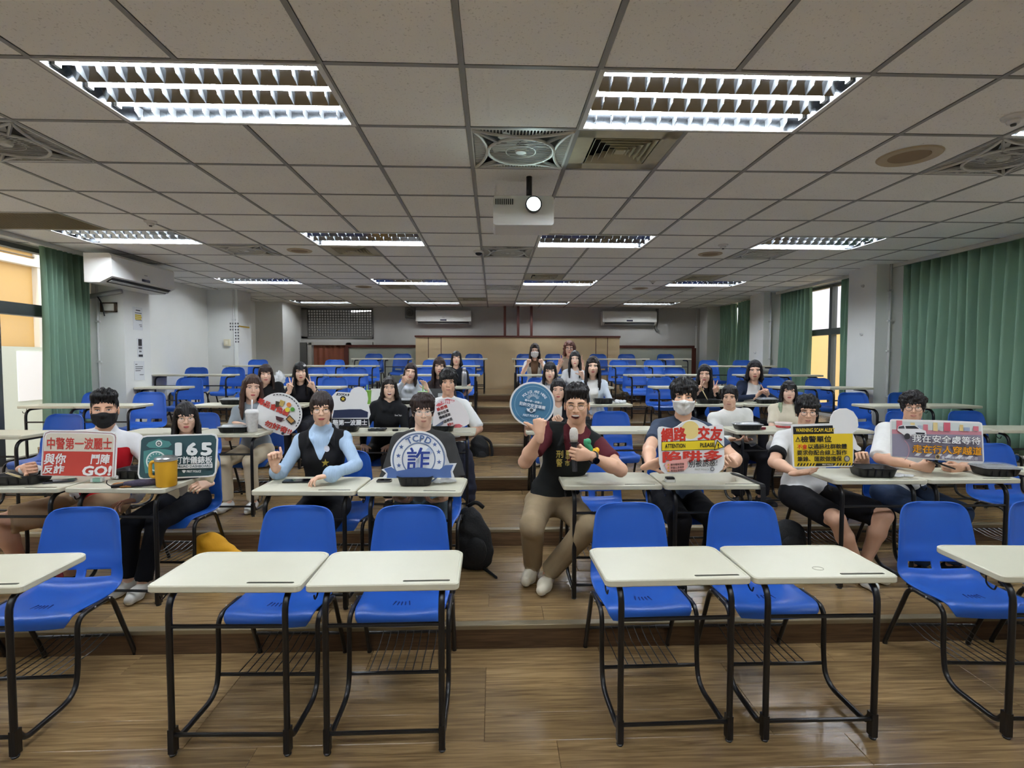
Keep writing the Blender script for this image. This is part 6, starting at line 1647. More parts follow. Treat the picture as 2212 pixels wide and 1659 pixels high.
# 7: round blue sign
cx, cy = 1150, 873
g = Sign(cx, cy, 4.52, 'round slate-blue sign lettered POLICE ARE HERE with sun rays', [(cx+49.3*math.cos(2*PI*k/56), cy-48.3*math.sin(2*PI*k/56)) for k in range(56)])
g.disc(cx, cy, 45.6, (84,134,166), 44.6, 56); g.ring(cx+1, cy, 38.8, 39.4, (176,204,220))
W_ = (236,242,246)
g.arc_text('POLICE ARE HERE', cx+3, cy+4, 31.5, -45, 55, 5.6, W_, 0.05)
for k in range(15):
    a = math.radians(-70+k*10); x0, y0 = cx+1, cy-9
    g.multi([[(x0+math.sin(a)*8-math.cos(a)*0.35, y0-math.cos(a)*8-math.sin(a)*0.35), (x0+math.sin(a)*8+math.cos(a)*0.35, y0-math.cos(a)*8+math.sin(a)*0.35), (x0+math.sin(a)*(14+2*(k % 2))+math.cos(a)*0.35, y0-math.cos(a)*(14+2*(k % 2))+math.sin(a)*0.35), (x0+math.sin(a)*(14+2*(k % 2))-math.cos(a)*0.35, y0-math.cos(a)*(14+2*(k % 2))-math.sin(a)*0.35)]], W_, 'print_ray')
g.text('臺中第一波麗士', 1133, 1171, 864.5, 869.5, W_, 0.04, rot=11); g.text('犯防交安宣導團', 1121, 1178, 871.5, 879.5, W_, 0.05, rot=11)
g.disc(1147.5, 885.5, 5.6, W_); g.disc(1147.5, 885.5, 3.8, (96,110,118), n=24); g.poly([(1137,881),(1143,883),(1144,889),(1139,888)], W_); g.poly([(1158,881),(1152,883),(1151,889),(1156,888)], W_); g.text('FIRST POLICE', 1129, 1163, 895, 900, W_, 0.05, 0.1, rot=6)
# 8: red lettered sign with yellow band
def q3(x, y): return (1040+x/3.687, 720+y/3.687)
g = Sign(1493, 965, 3.06, 'white cut-out sign with fat red lettering and a yellow ATTENTION PLEASE band', [q3(*p) for p in ((1400,765),(1410,745),(1440,740),(1520,755),(1560,738),(1600,708),(1660,688),(1720,692),(1770,715),(1810,742),(1900,722),(1930,732),(1938,770),(1940,1040),(1925,1085),(1890,1112),(1850,1118),(1460,1118),(1430,1095),(1412,1040),(1405,900))], tilt=-0.06)
g.disc(*q3(1665,770), 19.5, (238,214,140))
g.text('網路', *[1040+v/3.687 for v in (1425,1630)], *[720+v/3.687 for v in (748,862)], (206,62,50), 0.075, rot=-3); g.text('交友', *[1040+v/3.687 for v in (1722,1925)], *[720+v/3.687 for v in (740,855)], (206,62,50), 0.075, rot=2)
g.poly([q3(*p) for p in ((1428,862),(1862,848),(1862,926),(1428,936))], (40,36,30)); g.poly([q3(*p) for p in ((1432,866),(1858,852),(1858,922),(1432,932))], (240,212,48)); g.poly([q3(*p) for p in ((1852,932),(1880,848),(1940,908))], (40,36,30)); g.poly([q3(*p) for p in ((1860,924),(1882,860),(1928,906))], (240,212,48)); g.text('!', 1550.5, 1554, 958, 968, (40,36,30), 0.06)
g.text('ATTENTION', 1435, 1479.5, 958, 967.5, (34,32,30), 0.05, rot=-1); g.text('PLEASE', 1512, 1543, 956.5, 966, (34,32,30), 0.05, rot=-1)
g.text('陷阱多', *[1040+v/3.687 for v in (1435,1920)], *[720+v/3.687 for v in (934,1026)], (206,62,50), 0.075, rot=-1)
g.poly([q3(*p) for p in ((1450,1050),(1470,1020),(1530,1008),(1600,1002),(1660,986),(1636,1024),(1640,1060),(1615,1090),(1540,1104),(1475,1096))], (234,170,160))
for k, t_ in enumerate(('聊天曖昧閒聊', '詐騙以身相許', '專帶投資理財')):
    y = 1000.5+k*6.6; g.poly([(1439,y+4.5),(1441.7,y),(1444.4,y+4.5)], (214,160,60)); g.text(t_, 1446.5, 1476, y-0.4, y+4.6, (70,48,44), 0.02, rot=-3)
g.text('別被誘惑!', 1485, 1549, 992, 1008, (30,30,34), 0.015, 0.12, rot=-3); g.text('FIRST POLICE', 1499, 1530, 1012, 1015.5, (150,148,130), 0.03); g.disc(1537.5, 1013, 4.4, (80,86,94), n=20); g.disc(1537.5, 1013, 3.0, (188,188,190), n=20)
# 9: yellow warning sign
def q7(x, y): return (1600+x/6.144, 760+y/6.144)
g = Sign(1780, 960, 3.20, 'yellow and black WARNING SCAM ALERT sign with a rounded cut-out top', [q7(*p) for p in ((662,985),(672,965),(700,960),(1190,948),(1205,860),(1245,790),(1330,750),(1420,748),(1510,790),(1570,880),(1580,980),(1545,1050),(1500,1080),(1545,1180),(1560,1235),(1612,1275),(1610,1310),(1560,1318),(1512,1290),(1505,1515),(1480,1530),(1200,1532),(700,1540),(680,1528))], tilt=-0.06)
YL = (238,204,52); BK = (34,34,36)
g.poly([q7(*p) for p in ((686,1090),(1500,1085),(1496,1512),(700,1522))], YL); g.poly([q7(*p) for p in ((684,990),(1225,975),(1240,1085),(688,1092))], BK)
g.text('WARNING SCAM ALERT', 1717.5, 1803.5, 924.5, 933, (240,208,70), 0.045)
g.poly([q7(*p) for p in ((712,1192),(748,1120),(784,1190))], BK); g.poly([q7(*p) for p in ((726,1184),(748,1140),(770,1184))], YL); g.text('!', 1720.9, 1722.6, 946, 951.5, BK, 0.05)
g.text('檢警單位', 1728, 1796, 941, 955.5, BK, 0.045); g.text('不會', 1719, 1742, 959.5, 970, (208,66,40), 0.05); g.text('以通訊社群軟體', 1743.5, 1829.5, 958.5, 969.5, BK, 0.045)
g.text('要求你配合線上製作', 1719, 1829.5, 972, 983, BK, 0.045); g.text('筆錄、匯款做擔保', 1719.5, 1818, 985.5, 996.5, BK, 0.045); g.disc(1829, 991, 6.6, (90,90,92), n=24); g.disc(1829, 991, 4.6, (176,172,160), n=24)
for k in range(19):
    x = 1718+k*6.6
    if 1760 < x < 1800: continue
    g.multi([[(x,1006),(x+3.2,1006),(x+6.0,1000),(x+2.8,1000)]], BK, 'print_stripe')
g.poly([(1759,1006),(1798,1005.5),(1802,1000),(1763,1000)], BK); g.text('FIRST POLICE', 1772, 1796, 1001.5, 1004.5, (220,214,190), 0.05)
# 10: crosswalk sign
def q8(x, y): return (1852+x/6.144, 800+y/6.144)
g = Sign(2025, 953, 3.24, 'wide road-scene sign with white and orange Chinese lettering', [q8(*p) for p in ((424,670),(436,650),(460,645),(1050,660),(1640,684),(1678,700),(1690,740),(1704,1200),(1694,1232),(1665,1240),(1040,1190),(460,1148),(432,1135),(425,1110))], tilt=-0.06)
g.poly([q8(*p) for p in ((440,672),(1660,708),(1668,820),(440,790))], (216,222,220)); g.poly([q8(*p) for p in ((440,780),(1668,812),(1672,862),(440,840))], (206,142,154)); g.poly([q8(*p) for p in ((440,838),(1672,860),(1680,1212),(440,1135))], (152,146,164))
for (x0, x1, y0, c) in ((500,580,662,(222,120,134)),(690,750,690,(232,210,150)),(865,930,715,(216,130,142)),(1000,1060,690,(232,210,150)),(1145,1235,690,(214,106,122)),(1360,1410,720,(232,204,140)),(1420,1500,755,(160,172,196)),(1545,1620,740,(216,124,138)),(780,835,725,(176,186,204)),(1080,1130,740,(200,206,204))): g.poly([q8(x0,y0),q8(x1,y0+3),q8(x1,808),q8(x0,800)], c, 'print_building')
g.poly([q8(*p) for p in ((500,790),(515,740),(560,722),(740,726),(820,775),(890,800),(900,850),(690,870),(600,860))], (238,238,240)); g.poly([q8(*p) for p in ((610,735),(740,732),(800,772),(620,770))], (56,58,64)); g.poly([q8(*p) for p in ((520,742),(590,730),(600,768),(512,770))], (70,74,82)); g.poly([q8(*p) for p in ((745,820),(875,826),(870,846),(760,844))], (50,52,58)); g.disc(*q8(632,872), 6.5, (60,60,66), n=20)
g.ring(*q8(490,1055), 26, 27.5, (206,150,160), -0.9, 0.9, 20)
for k in range(6): g.poly([q8(*p) for p in ((720+k*140,1128+k*9),(780+k*140,1132+k*9),(830+k*140,1090+k*9),(770+k*140,1086+k*9))], (238,238,240), 'print_stripe')
g.text('我在安全處等待', *[1852+v/6.144 for v in (685,1630)], *[800+v/6.144 for v in (862,968)], (246,246,246), 0.04, rot=2.6, outline=(52,44,48), ow=0.06); g.text('走在行人穿越道', *[1852+v/6.144 for v in (690,1640)], *[800+v/6.144 for v in (998,1108)], (240,166,44), 0.04, rot=2.6, outline=(52,44,48), ow=0.06)
g.text('臺中市政府警察局 關心您', *[1852+v/6.144 for v in (1085,1580)], *[800+v/6.144 for v in (1142,1182)], (232,230,234), 0.02, rot=2.4); g.disc(*q8(1030,1142), 5.2, (196,172,120), n=20); g.disc(*q8(1030,1142), 3.4, (84,72,60), n=20)

# embroidered lettering and badges on the two vests, pressed onto the cloth
def on_cloth(key, txt, px0, px1, py0, py1, c, bold=0.03, poly=None):
    D_ = PEOPLE[key]; F_, O_ = D_['F'], D_['O']
    hy_ = O_[1]-0.12
    a = np.array(at(px0, py0, hy_))-O_; b = np.array(at(px1, py1, hy_))-O_
    if txt is not None:
        v, f = text_geo(txt, bold); lo, hi = v.min(0), v.max(0); u = (v-lo)/(hi-lo)
    else: v = np.array(poly); u = v; f = [tuple(range(len(v)))]
    pts = []; lf = lift(len(u), txt)*3 if txt is not None else np.zeros(len(u))
    for p, e in zip(u, lf):
        x = a[0]+(b[0]-a[0])*p[0]; z = b[2]+(a[2]-b[2])*p[1]; y = F_.surf_y(x, z)
        y = (y if y is not None else -0.12)
        sc = (O_[1]+y)/hy_                       # keep the mark where the photo shows it once it lies on the cloth
        x2 = (O_[0]+x)*sc-O_[0]; z2 = (O_[2]+z-CAM_Z)*sc+CAM_Z-O_[2]; y2 = F_.surf_y(x2, z2)
        pts.append((x2, (y2 if y2 is not None else y)-0.003+e, z2))
    m = MB(); m._add(pts, f); o = link('embroidery', m.mesh('embroidery', flat_m(c, 0.7)), D_['root']); o.data.flip_normals() if (len(o.data.polygons) and sum(p.normal.y for p in o.data.polygons) > 0) else None
    return o
for ch, a in (('刑', (1201,1216.5,973,989)), ('警', (1201,1214.5,990.5,1008))): on_cloth('p5', ch, *a, (214,196,110), 0.03)
for ch, a in (('臺', (1222,1231,972,983.5)), ('中', (1222,1230,984,993)), ('市', (1220,1230,994,1006))): on_cloth('p5', ch, *a, (214,196,110), 0.03)
circ = [(0.5+0.5*math.cos(2*PI*k/20), 0.5+0.5*math.sin(2*PI*k/20)) for k in range(20)]
on_cloth('p3', None, 700, 712.5, 962, 976, (206,206,214), poly=circ); on_cloth('p3', None, 702.5, 710, 965, 973, (120,110,130), poly=circ)
star = [(0.5+(0.5 if i % 2 == 0 else 0.2)*math.sin(PI*i/5), 0.5+(0.5 if i % 2 == 0 else 0.2)*math.cos(PI*i/5)) for i in range(10)]
on_cloth('p3', None, 694, 712, 991, 1009, (182,160,72), poly=star)
on_cloth('p10', 'Best Days', 853, 868, 895, 900, (210,210,210), 0.02)
# ================================================================== small things on desks and floor
black_p = mat('black_tray_plastic', (18,18,20), 0.35); clear_p = mat('clear_lid_plastic', (236,240,242), 0.08, alpha=0.32, spec=0.7); white_p = mat('crumpled_white_plastic', (232,234,236), 0.3, alpha=0.75, bump=0.6, bscale=45)
wood_l = mat('pale_chopstick', (222,204,160), 0.6); rice_m = mat('food_remains', (196,160,104), 0.7, var=0.3, vscale=60, bump=0.5, bscale=90); foodg = mat('food_greens', (98,110,60), 0.7, var=0.4, vscale=50)
def place(px, py, zt):
    n = int(round((zt-DH)/RISE))
    if n < 2: return at_z(px, py, zt)
    best = None
    for (r, k), (X_, Y_, z, a) in DESK.items():
        if r != n: continue
        p = at(px, py, Y_+0.14); e = abs(p.x-X_)
        if best is None or e < best[0]: best = (e, max(X_-DW/2+0.06, min(X_+DW/2-0.06, p.x)), Y_+0.14)
    return Vector((best[1], best[2], zt))
def lunch_box(px, py, zt, label, w=0.215, d=0.155, h=0.045, rz=0.0, lid=False, food=False, pos=None):
    p = pos if pos is not None else place(px, py, zt)
    root = empty('lunch_box', (p.x, p.y, zt), rz, label, 'lunch box', 'black lunch boxes')
    m = MB(); rows = []
    for (ins, z, inn) in ((0.018,0.0,0),(0.012,0.006,0),(0.0,h,0),(-0.006,h+0.002,0),(-0.006,h+0.005,0),(0.004,h+0.004,0),(0.016,0.010,0),(0.022,0.004,0)):
        rows.append([(q[0], q[1], z) for q in rrect(-w/2+ins, w/2-ins, -d/2+ins, d/2-ins, 0.028, 5)])
    m.grid(rows, close=True); n = len(rows[0]); m.f.append(tuple(range(n))[::-1]); m.m.append(0); m.f.append(tuple(range(7*n, 8*n))); m.m.append(0)
    m.build('tray', black_p, root, smooth=True, angle=45)
    for k in range(4): 
        x = -w/2+0.05+k*(w-0.1)/3
        MB().box(x-0.004, x+0.004, -d/2+0.001, -d/2+0.008, 0.006, h-0.004).build('rib', black_p, root)
    MB().box(-0.002+w*0.16, 0.002+w*0.16, -d/2+0.02, d/2-0.02, 0.004, h*0.7).build('divider', black_p, root)
    if food:
        f = MB()
        for k in range(9): f.ell((random.uniform(-w*0.3,w*0.1), random.uniform(-d*0.28,d*0.28), 0.014), (0.02,0.018,0.010), 8, 5)
        tag(f.build('rice', rice_m, root, smooth=True), kind='stuff'); MB().ell((w*0.28,0,0.014), (0.025,0.04,0.010), 10, 6).build('greens', foodg, root, smooth=True)
    if lid:
        l = MB(); rows = [[(q[0], q[1], z) for q in rrect(-w/2+ins, w/2-ins, -d/2+ins, d/2-ins, 0.028, 5)] for (ins, z) in ((-0.008,h+0.003),(-0.004,h+0.008),(0.010,h+0.010),(0.022,h+0.022),(0.035,h+0.024))]
        l.grid(rows, close=True); l.f.append(tuple(range(4*n, 5*n))); l.m.append(0); l.build('lid', clear_p, root, smooth=True, angle=35)
    return root
def chopsticks(px0, py0, Y0, px1, py1, Y1, label):
    a, b = at(px0, py0, Y0), at(px1, py1, Y1)
    for k in (0, 1):
        root = empty('chopstick', a, 0, label[k], 'chopstick', 'disposable chopsticks'); v = b-a; o = Vector((0.006*k, 0.004*k, 0.003*k))
        MB().tube([o, o+v*0.5, o+v], [0.0022,0.003,0.0036], 6).build('stick', wood_l, root, smooth=True)
def phone(px, py, zt, label, rz=0.0, w=0.073, l=0.152, c=(22,24,28), pos=None, rot=None, tip=0.0):
    p = pos if pos is not None else place(px, py, zt)
    root = empty('phone', (p.x, p.y, p.z if pos is not None else zt), rz, label, 'phone', 'phones')
    if rot: root.rotation_euler = rot
    m = MB().prism(rrect(-w/2, w/2, -l/2, l/2, 0.010, 4), 0.0, 0.008, 'xy'); m.build('case', mat('phone_case_%d' % c[0], c, 0.4), root, smooth=True, angle=40)
    MB().prism(rrect(-w/2+0.003, w/2-0.003, -l/2+0.003, l/2-0.003, 0.008, 4), 0.008, 0.0085, 'xy').build('screen', mat('phone_glass', (14,15,20), 0.08), root)
    return root
def crumple(px, py, zt, label, r=(0.06,0.035,0.022), m=white_p, name='plastic_wrap', cat='wrapper', rz=0.0, seed=0, pos=None, grp=None):
    p = pos if pos is not None else place(px, py, zt); rnd = random.Random(seed)
    root = empty(name, (p.x, p.y, zt), rz, label, cat, grp)
    F_ = Field((-r[0]*1.5,-r[1]*1.5,-0.004), (r[0]*1.5,r[1]*1.5,r[2]*2.2), max(r)/11)
    for k in range(9): F_.ell((rnd.uniform(-0.7,0.7)*r[0], rnd.uniform(-0.7,0.7)*r[1], r[2]*rnd.uniform(0.4,0.9)), (r[0]*rnd.uniform(0.25,0.5), r[1]*rnd.uniform(0.3,0.55), r[2]*rnd.uniform(0.4,0.9)), k=0.006)
    X = F_.ax[0][:,None,None]; Y = F_.ax[1][None,:,None]; Z = F_.ax[2][None,None,:]
    q = 6.3/max(r); F_.D += (0.05*max(r)*np.sin(X*q*1.7+np.sin(Y*q*2)*1.5+seed)*np.sin(Y*q*1.9+Z*q*2.3)).astype(np.float32); F_.D = np.where(Z < 0, 0.1, F_.D).astype(np.float32)
    v, qd, _ = F_.mesh(); link('film', np_mesh('film', v, qd, [m]), root); return root
DZ = lambda n: RISE*n + DH
# second row, far left desks
lunch_box(50, 1042, DZ(1), 'open black lunch box with cream chopsticks at the far left desk', 0.26, 0.17, 0.05, 0.10, food=True)
chopsticks(12, 1022, 3.14, 58, 1036, 3.22, ('cream chopstick resting in the far left lunch box, front one', 'cream chopstick resting in the far left lunch box, rear one'))
phone(130, 1040, DZ(1), 'grey phone lying beside the far left lunch box', -1.15, c=(70,70,78))
root = empty('eraser', place(211, 1040, DZ(1)), 0.1, 'small mint and white eraser block on the second left desk', 'eraser')
MB().box(-0.033, 0.033, -0.014, 0.014, 0, 0.022).build('rubber', mat('eraser_white', (232,236,234), 0.7), root); MB().box(-0.02, 0.022, -0.0148, 0.0148, -0.0, 0.0228).build('sleeve', mat('mint_sleeve', (158,208,190), 0.6), root)
lunch_box(300, 1030, DZ(1), 'open black lunch box behind the yellow tumbler', 0.24, 0.15, 0.05, -0.05, food=True)
crumple(251, 1034, DZ(1), 'crumpled white tissue beside the rear lunch box', (0.035,0.025,0.022), mat('tissue_white', (238,238,236), 0.9), 'tissue', 'tissue', seed=3)
crumple(272, 1052, DZ(1), 'brown pastry pieces in a clear wrapper on the left desk', (0.065,0.03,0.02), mat('pastry_brown', (176,120,66), 0.7, var=0.4, vscale=40, bump=0.8, bscale=60), 'pastry', 'pastry', rz=0.25, seed=5)
root = empty('folding_umbrella', place(312, 1050, DZ(1)), 0.35, 'dark patterned folding umbrella lying by the yellow tumbler', 'umbrella')
MB().tube([(-0.10,0,0.02),(-0.02,0,0.022),(0.08,0,0.02)], [0.014,0.021,0.018], 12).build('sleeve', mat('umbrella_cloth', (72,66,84), 0.8, var=0.6, vscale=70), root, smooth=True); MB().tube([(-0.16,-0.004,0.012),(-0.10,0,0.018)], 0.010, 10).build('handle', black_p, root, smooth=True); MB().tube(fillet([(-0.16,0,0.012),(-0.185,0,0.03),(-0.18,0,0.05)], 0.02), 0.0025, 6).build('strap', black_p, root)
p = place(360, 1049, DZ(1)); root = empty('tumbler', (p.x, p.y, DZ(1)), 0, 'yellow handled tumbler with steel lid on the left desk', 'tumbler')
ym = mat('yellow_powder_coat', (222,168,40), 0.5, bump=0.1, bscale=200); st_m = mat('brushed_steel', (190,190,190), 0.28, 0.9)
MB().lathe([(0.0,0.0),(0.050,0.0),(0.054,0.006),(0.056,0.08),(0.058,0.15),(0.056,0.152),(0.0,0.152)], 28).build('cup', ym, root, smooth=True, angle=40)
MB().lathe([(0.055,0.150),(0.060,0.152),(0.060,0.166),(0.054,0.172),(0.0,0.172)], 28).build('lid', st_m, root, smooth=True, angle=40); MB().box(-0.012, 0.04, -0.01, 0.01, 0.172, 0.182).build('sip_tab', st_m, root)
MB().tube(fillet([(-0.052,0,0.145),(-0.092,0,0.14),(-0.092,0,0.05),(-0.052,0,0.055)], 0.025), 0.010, 8, flat=1.0).build('handle', ym, root, smooth=True)
phone(400, 1034, DZ(1), 'dark phone behind the yellow tumbler', -0.9, 0.07, 0.14, c=(36,36,40))
# desks with the vest wearer and the round badge sign
phone(642, 1040, DZ(1), 'black phone under the hand on the desk', -1.52, 0.078, 0.16)
phone(830, 1039, DZ(1), 'grey card holder phone on the badge sign desk', -1.57, 0.062, 0.088, c=(88,88,90))
lunch_box(899, 1045, DZ(1), 'open black lunch box in front of the round badge sign', 0.205, 0.15, 0.052, 0.02)
chopsticks(862, 1021, 3.16, 908, 1036, 3.20, ('pale chopstick across the badge sign lunch box, front one', 'pale chopstick across the badge sign lunch box, rear one'))
crumple(962, 1043, DZ(1), 'clear crumpled plastic wrapper at the right of the badge sign', (0.085,0.035,0.022), white_p, seed=7)
# right of the aisle
root = empty('earbud_case', place(1447, 1040, DZ(1)), 0.0, 'small black and white earbud case on the desk', 'case')
MB().prism(rrect(-0.03, 0.03, -0.024, 0.024, 0.01, 4), 0, 0.016, 'xy').build('case', mat('case_grey', (210,210,206), 0.4), root, smooth=True, angle=40); MB().prism(rrect(-0.026, 0.026, -0.02, 0.02, 0.008, 4), 0.016, 0.026, 'xy').build('lid', black_p, root)
p0 = desk_pt(1, 5, 0.93, 0.35); root = empty('bag_strap', p0, 0, 'black bag strap lying over the desk edge and hanging down', 'strap')
MB().grid([[(x+dx, y, z) for x in (-0.016, 0.016)] for (dx, y, z) in ((-0.03,0.20,0.004),(-0.01,0.1,0.004),(0.0,-0.02,0.004),(0.004,-0.135,0.005),(0.006,-0.142,-0.01),(0.008,-0.146,-0.12),(0.02,-0.15,-0.30))]).build('webbing', mat('black_webbing', (20,20,22), 0.8), root)
lunch_box(1884, 1027, DZ(1), 'open black lunch box in front of the yellow warning sign', 0.235, 0.16, 0.055, -0.12)
crumple(1944, 1029, DZ(1), 'thin crumpled clear wrapper beside the yellow sign lunch box', (0.075,0.04,0.012), white_p, seed=9)
lunch_box(2148, 1025, DZ(1), 'black lunch box with clear lid at the far right desk', 0.225, 0.16, 0.05, -0.15, lid=True)
p = at(2032, 1004, 3.36); phone(0, 0, 0, 'black phone held in both hands below the crosswalk sign', 0, c=(26,28,30), pos=p, rot=(0.35, 0, 1.45))
# third row
lunch_box(507, 931, DZ(2), 'black lunch box with clear lid beside the iced drink', 0.23, 0.15, 0.045, 0.08, lid=True)
p = place(545, 931, DZ(2)); root = empty('drink_cup', (p.x, p.y, DZ(2)), 0, 'clear printed plastic cup with white lid and straw', 'cup')
MB().lathe([(0.0,0.0),(0.038,0.0),(0.042,0.01),(0.052,0.165),(0.050,0.165),(0.040,0.01),(0.0,0.006)], 24).build('cup', mat('milky_cup', (226,224,220), 0.3, alpha=0.8, var=0.25, vscale=55), root, smooth=True, angle=40); MB().lathe([(0.054,0.163),(0.056,0.170),(0.053,0.182),(0.044,0.192),(0.0,0.194)], 24).build('lid', mat('cup_lid_white', (240,240,238), 0.4), root, smooth=True, angle=40); MB().tube([(0.0,0,0.19),(0.004,0,0.275)], 0.0065, 8).build('straw', mat('straw_white', (244,244,244), 0.4), root, smooth=True)
lunch_box(748, 925, DZ(2), 'black lunch box with a clear cup in front of the police board', 0.22, 0.15, 0.045, 0.0, food=True)
p = place(742, 926, DZ(2)); root = empty('plastic_cup', (p.x-0.03, p.y-0.16, DZ(2)), 0, 'small upturned clear plastic cup by the police board', 'cup')
MB().lathe([(0.040,0.0),(0.040,0.004),(0.034,0.085),(0.0,0.087)], 20).build('cup', clear_p, root, smooth=True, angle=40)
root = empty('key_ring', place(862, 925, DZ(2)), 0.3, 'black key fob and keys on the hoodie wearer\'s desk', 'keys')
MB().prism(rrect(-0.055, -0.005, -0.016, 0.016, 0.012, 4), 0, 0.014, 'xy').build('fob', black_p, root, smooth=True, angle=40); MB().tube([(0.012+0.012*math.cos(2*PI*k/14), 0.012*math.sin(2*PI*k/14), 0.003) for k in range(15)], 0.0015, 5, cap=False).build('ring', st_m, root); MB().box(0.02, 0.07, -0.004, 0.004, 0.001, 0.004).build('key', st_m, root)
crumple(815, 924, DZ(2), 'black pouch with a white wrapper on the hoodie wearer\'s desk', (0.085,0.03,0.02), mat('black_pouch', (26,26,28), 0.6), 'pouch', 'pouch', seed=4)
lunch_box(957, 930, DZ(2), 'open black lunch box in front of the pink sign', 0.20, 0.14, 0.045, 0.0)
lunch_box(1614, 925, DZ(2), 'black lunch box with lid before the white sweater wearer', 0.225, 0.15, 0.045, 0.0, lid=True)
p = place(1692, 925, DZ(2)); root = empty('paper_bowl', (p.x, p.y, DZ(2)), 0, 'white paper bowl with red print before the cream tee wearer', 'bowl')
MB().lathe([(0.0,0.0),(0.052,0.0),(0.070,0.055),(0.073,0.055),(0.073,0.060),(0.067,0.060),(0.050,0.006),(0.0,0.006)], 28).build('bowl', mat('bowl_white', (236,232,228), 0.5), root, smooth=True, angle=40); MB().lathe([(0.0585,0.016),(0.0600,0.016),(0.0665,0.036),(0.0650,0.036)], 28).build('print_band', mat('bowl_red', (196,70,72), 0.5, var=0.9, vscale=40), root, smooth=True)
root = empty('glasses_case', place(1640, 927, DZ(2)), 0.1, 'small dark red case on the third row desk', 'case'); MB().prism(rrect(-0.06, 0.06, -0.02, 0.02, 0.018, 4), 0, 0.018, 'xy').build('case', mat('dark_red_case', (120,34,44), 0.5), root, smooth=True, angle=40)
# fourth row
lunch_box(503, 866, DZ(3), 'black lunch box with pale lid on the fourth row left desk', 0.23, 0.15, 0.05, 0.0, lid=True)
p = place(791, 868, DZ(3)); root = empty('drink_cup', (p.x, p.y, DZ(3)), 0, 'green drink cup with straw left of the tablet', 'cup')
gm2 = mat('green_cup', (126,176,74), 0.5)
MB().lathe([(0.0,0.0),(0.036,0.0),(0.048,0.15),(0.0,0.152)], 20).build('cup', gm2, root, smooth=True, angle=40); MB().tube([(0.0,0,0.15),(0.0,0,0.21)], 0.006, 8).build('straw', mat('straw_green', (150,190,120), 0.4), root)
p = place(907, 868, DZ(3)); root = empty('drink_cup', (p.x, p.y, DZ(3)), 0, 'green drink in a clear cup beside the tablet', 'cup')
MB().lathe([(0.0,0.0),(0.040,0.0),(0.052,0.13),(0.0,0.132)], 20).build('cup', mat('green_tea', (140,186,86), 0.3), root, smooth=True, angle=40); MB().lathe([(0.054,0.13),(0.054,0.138),(0.0,0.14)], 20).build('lid', mat('lid_green', (170,206,150), 0.4), root); MB().tube([(0.0,0,0.135),(0.004,0,0.20)], 0.007, 8).build('straw', mat('straw_green', (150,190,120), 0.4), root)
for (px, lb, c, w_) in ((941, 'black tablet with a sticker standing on the fourth row desk', (44,46,46), 0.20), (816, 'pale laptop lid standing on the fourth row desk', (196,196,190), 0.18)):
    p = at_z(px, 868, DZ(3)); root = empty('tablet', (p.x, p.y+0.02, DZ(3)), 0, lb, 'tablet')
    M = Matrix.Rotation(-0.28, 4, 'X'); MB().box(-w_/2, w_/2, -0.004, 0.004, 0, 0.155, M).build('cover', mat('tablet_%d' % c[0], c, 0.5), root); MB().box(-w_/2, w_/2, 0.0, 0.12, 0.0, 0.006).build('base', black_p, root)
    MB().box(w_*0.12, w_*0.38, -0.0052, -0.004, 0.03, 0.10, M).build('sticker', mat('sticker_%d' % c[0], (150,154,154) if c[0] < 100 else (214,214,210), 0.5, var=0.5, vscale=60), root)
lunch_box(876, 870, DZ(3), 'black lunch box before the grey jacket wearer', 0.20, 0.13, 0.04, 0.0, lid=True)
lunch_box(1303, 868, DZ(3), 'black lunch box before the pale shirt wearer', 0.215, 0.14, 0.05, 0.0, food=True)
crumple(1340, 866, DZ(3), 'crumpled white wrapper at the end of the fourth row desk', (0.07,0.035,0.03), white_p, seed=12)
lunch_box(1530, 870, DZ(3), 'open black lunch box with upright chopsticks', 0.25, 0.15, 0.04, 0.0)
chopsticks(1528, 864, 5.86, 1514, 838, 5.90, ('upright wooden chopstick in the right lunch box, front one', 'upright wooden chopstick in the right lunch box, rear one'))
lunch_box(1656, 869, DZ(3), 'black lunch box with lid before the navy jacket wearer', 0.215, 0.14, 0.045, 0.0, lid=True)
# fifth row
p = place(1003, 829, DZ(4)); root = empty('steel_bottle', (p.x, p.y, DZ(4)), 0, 'tall brushed steel bottle on the fifth row desk', 'bottle')
MB().lathe([(0.0,0.0),(0.034,0.0),(0.036,0.006),(0.036,0.17),(0.030,0.195),(0.020,0.21),(0.0,0.21)], 24).build('flask', st_m, root, smooth=True, angle=40); MB().lathe([(0.021,0.21),(0.023,0.213),(0.023,0.248),(0.018,0.255),(0.0,0.255)], 20).build('cap', st_m, root, smooth=True, angle=40)
p = place(602, 829, DZ(4)); crumple(0, 0, DZ(4), 'white plastic bag standing on the desk behind the fringe wearer', (0.085,0.05,0.13), white_p, 'plastic_bag', 'bag', seed=15, pos=p)
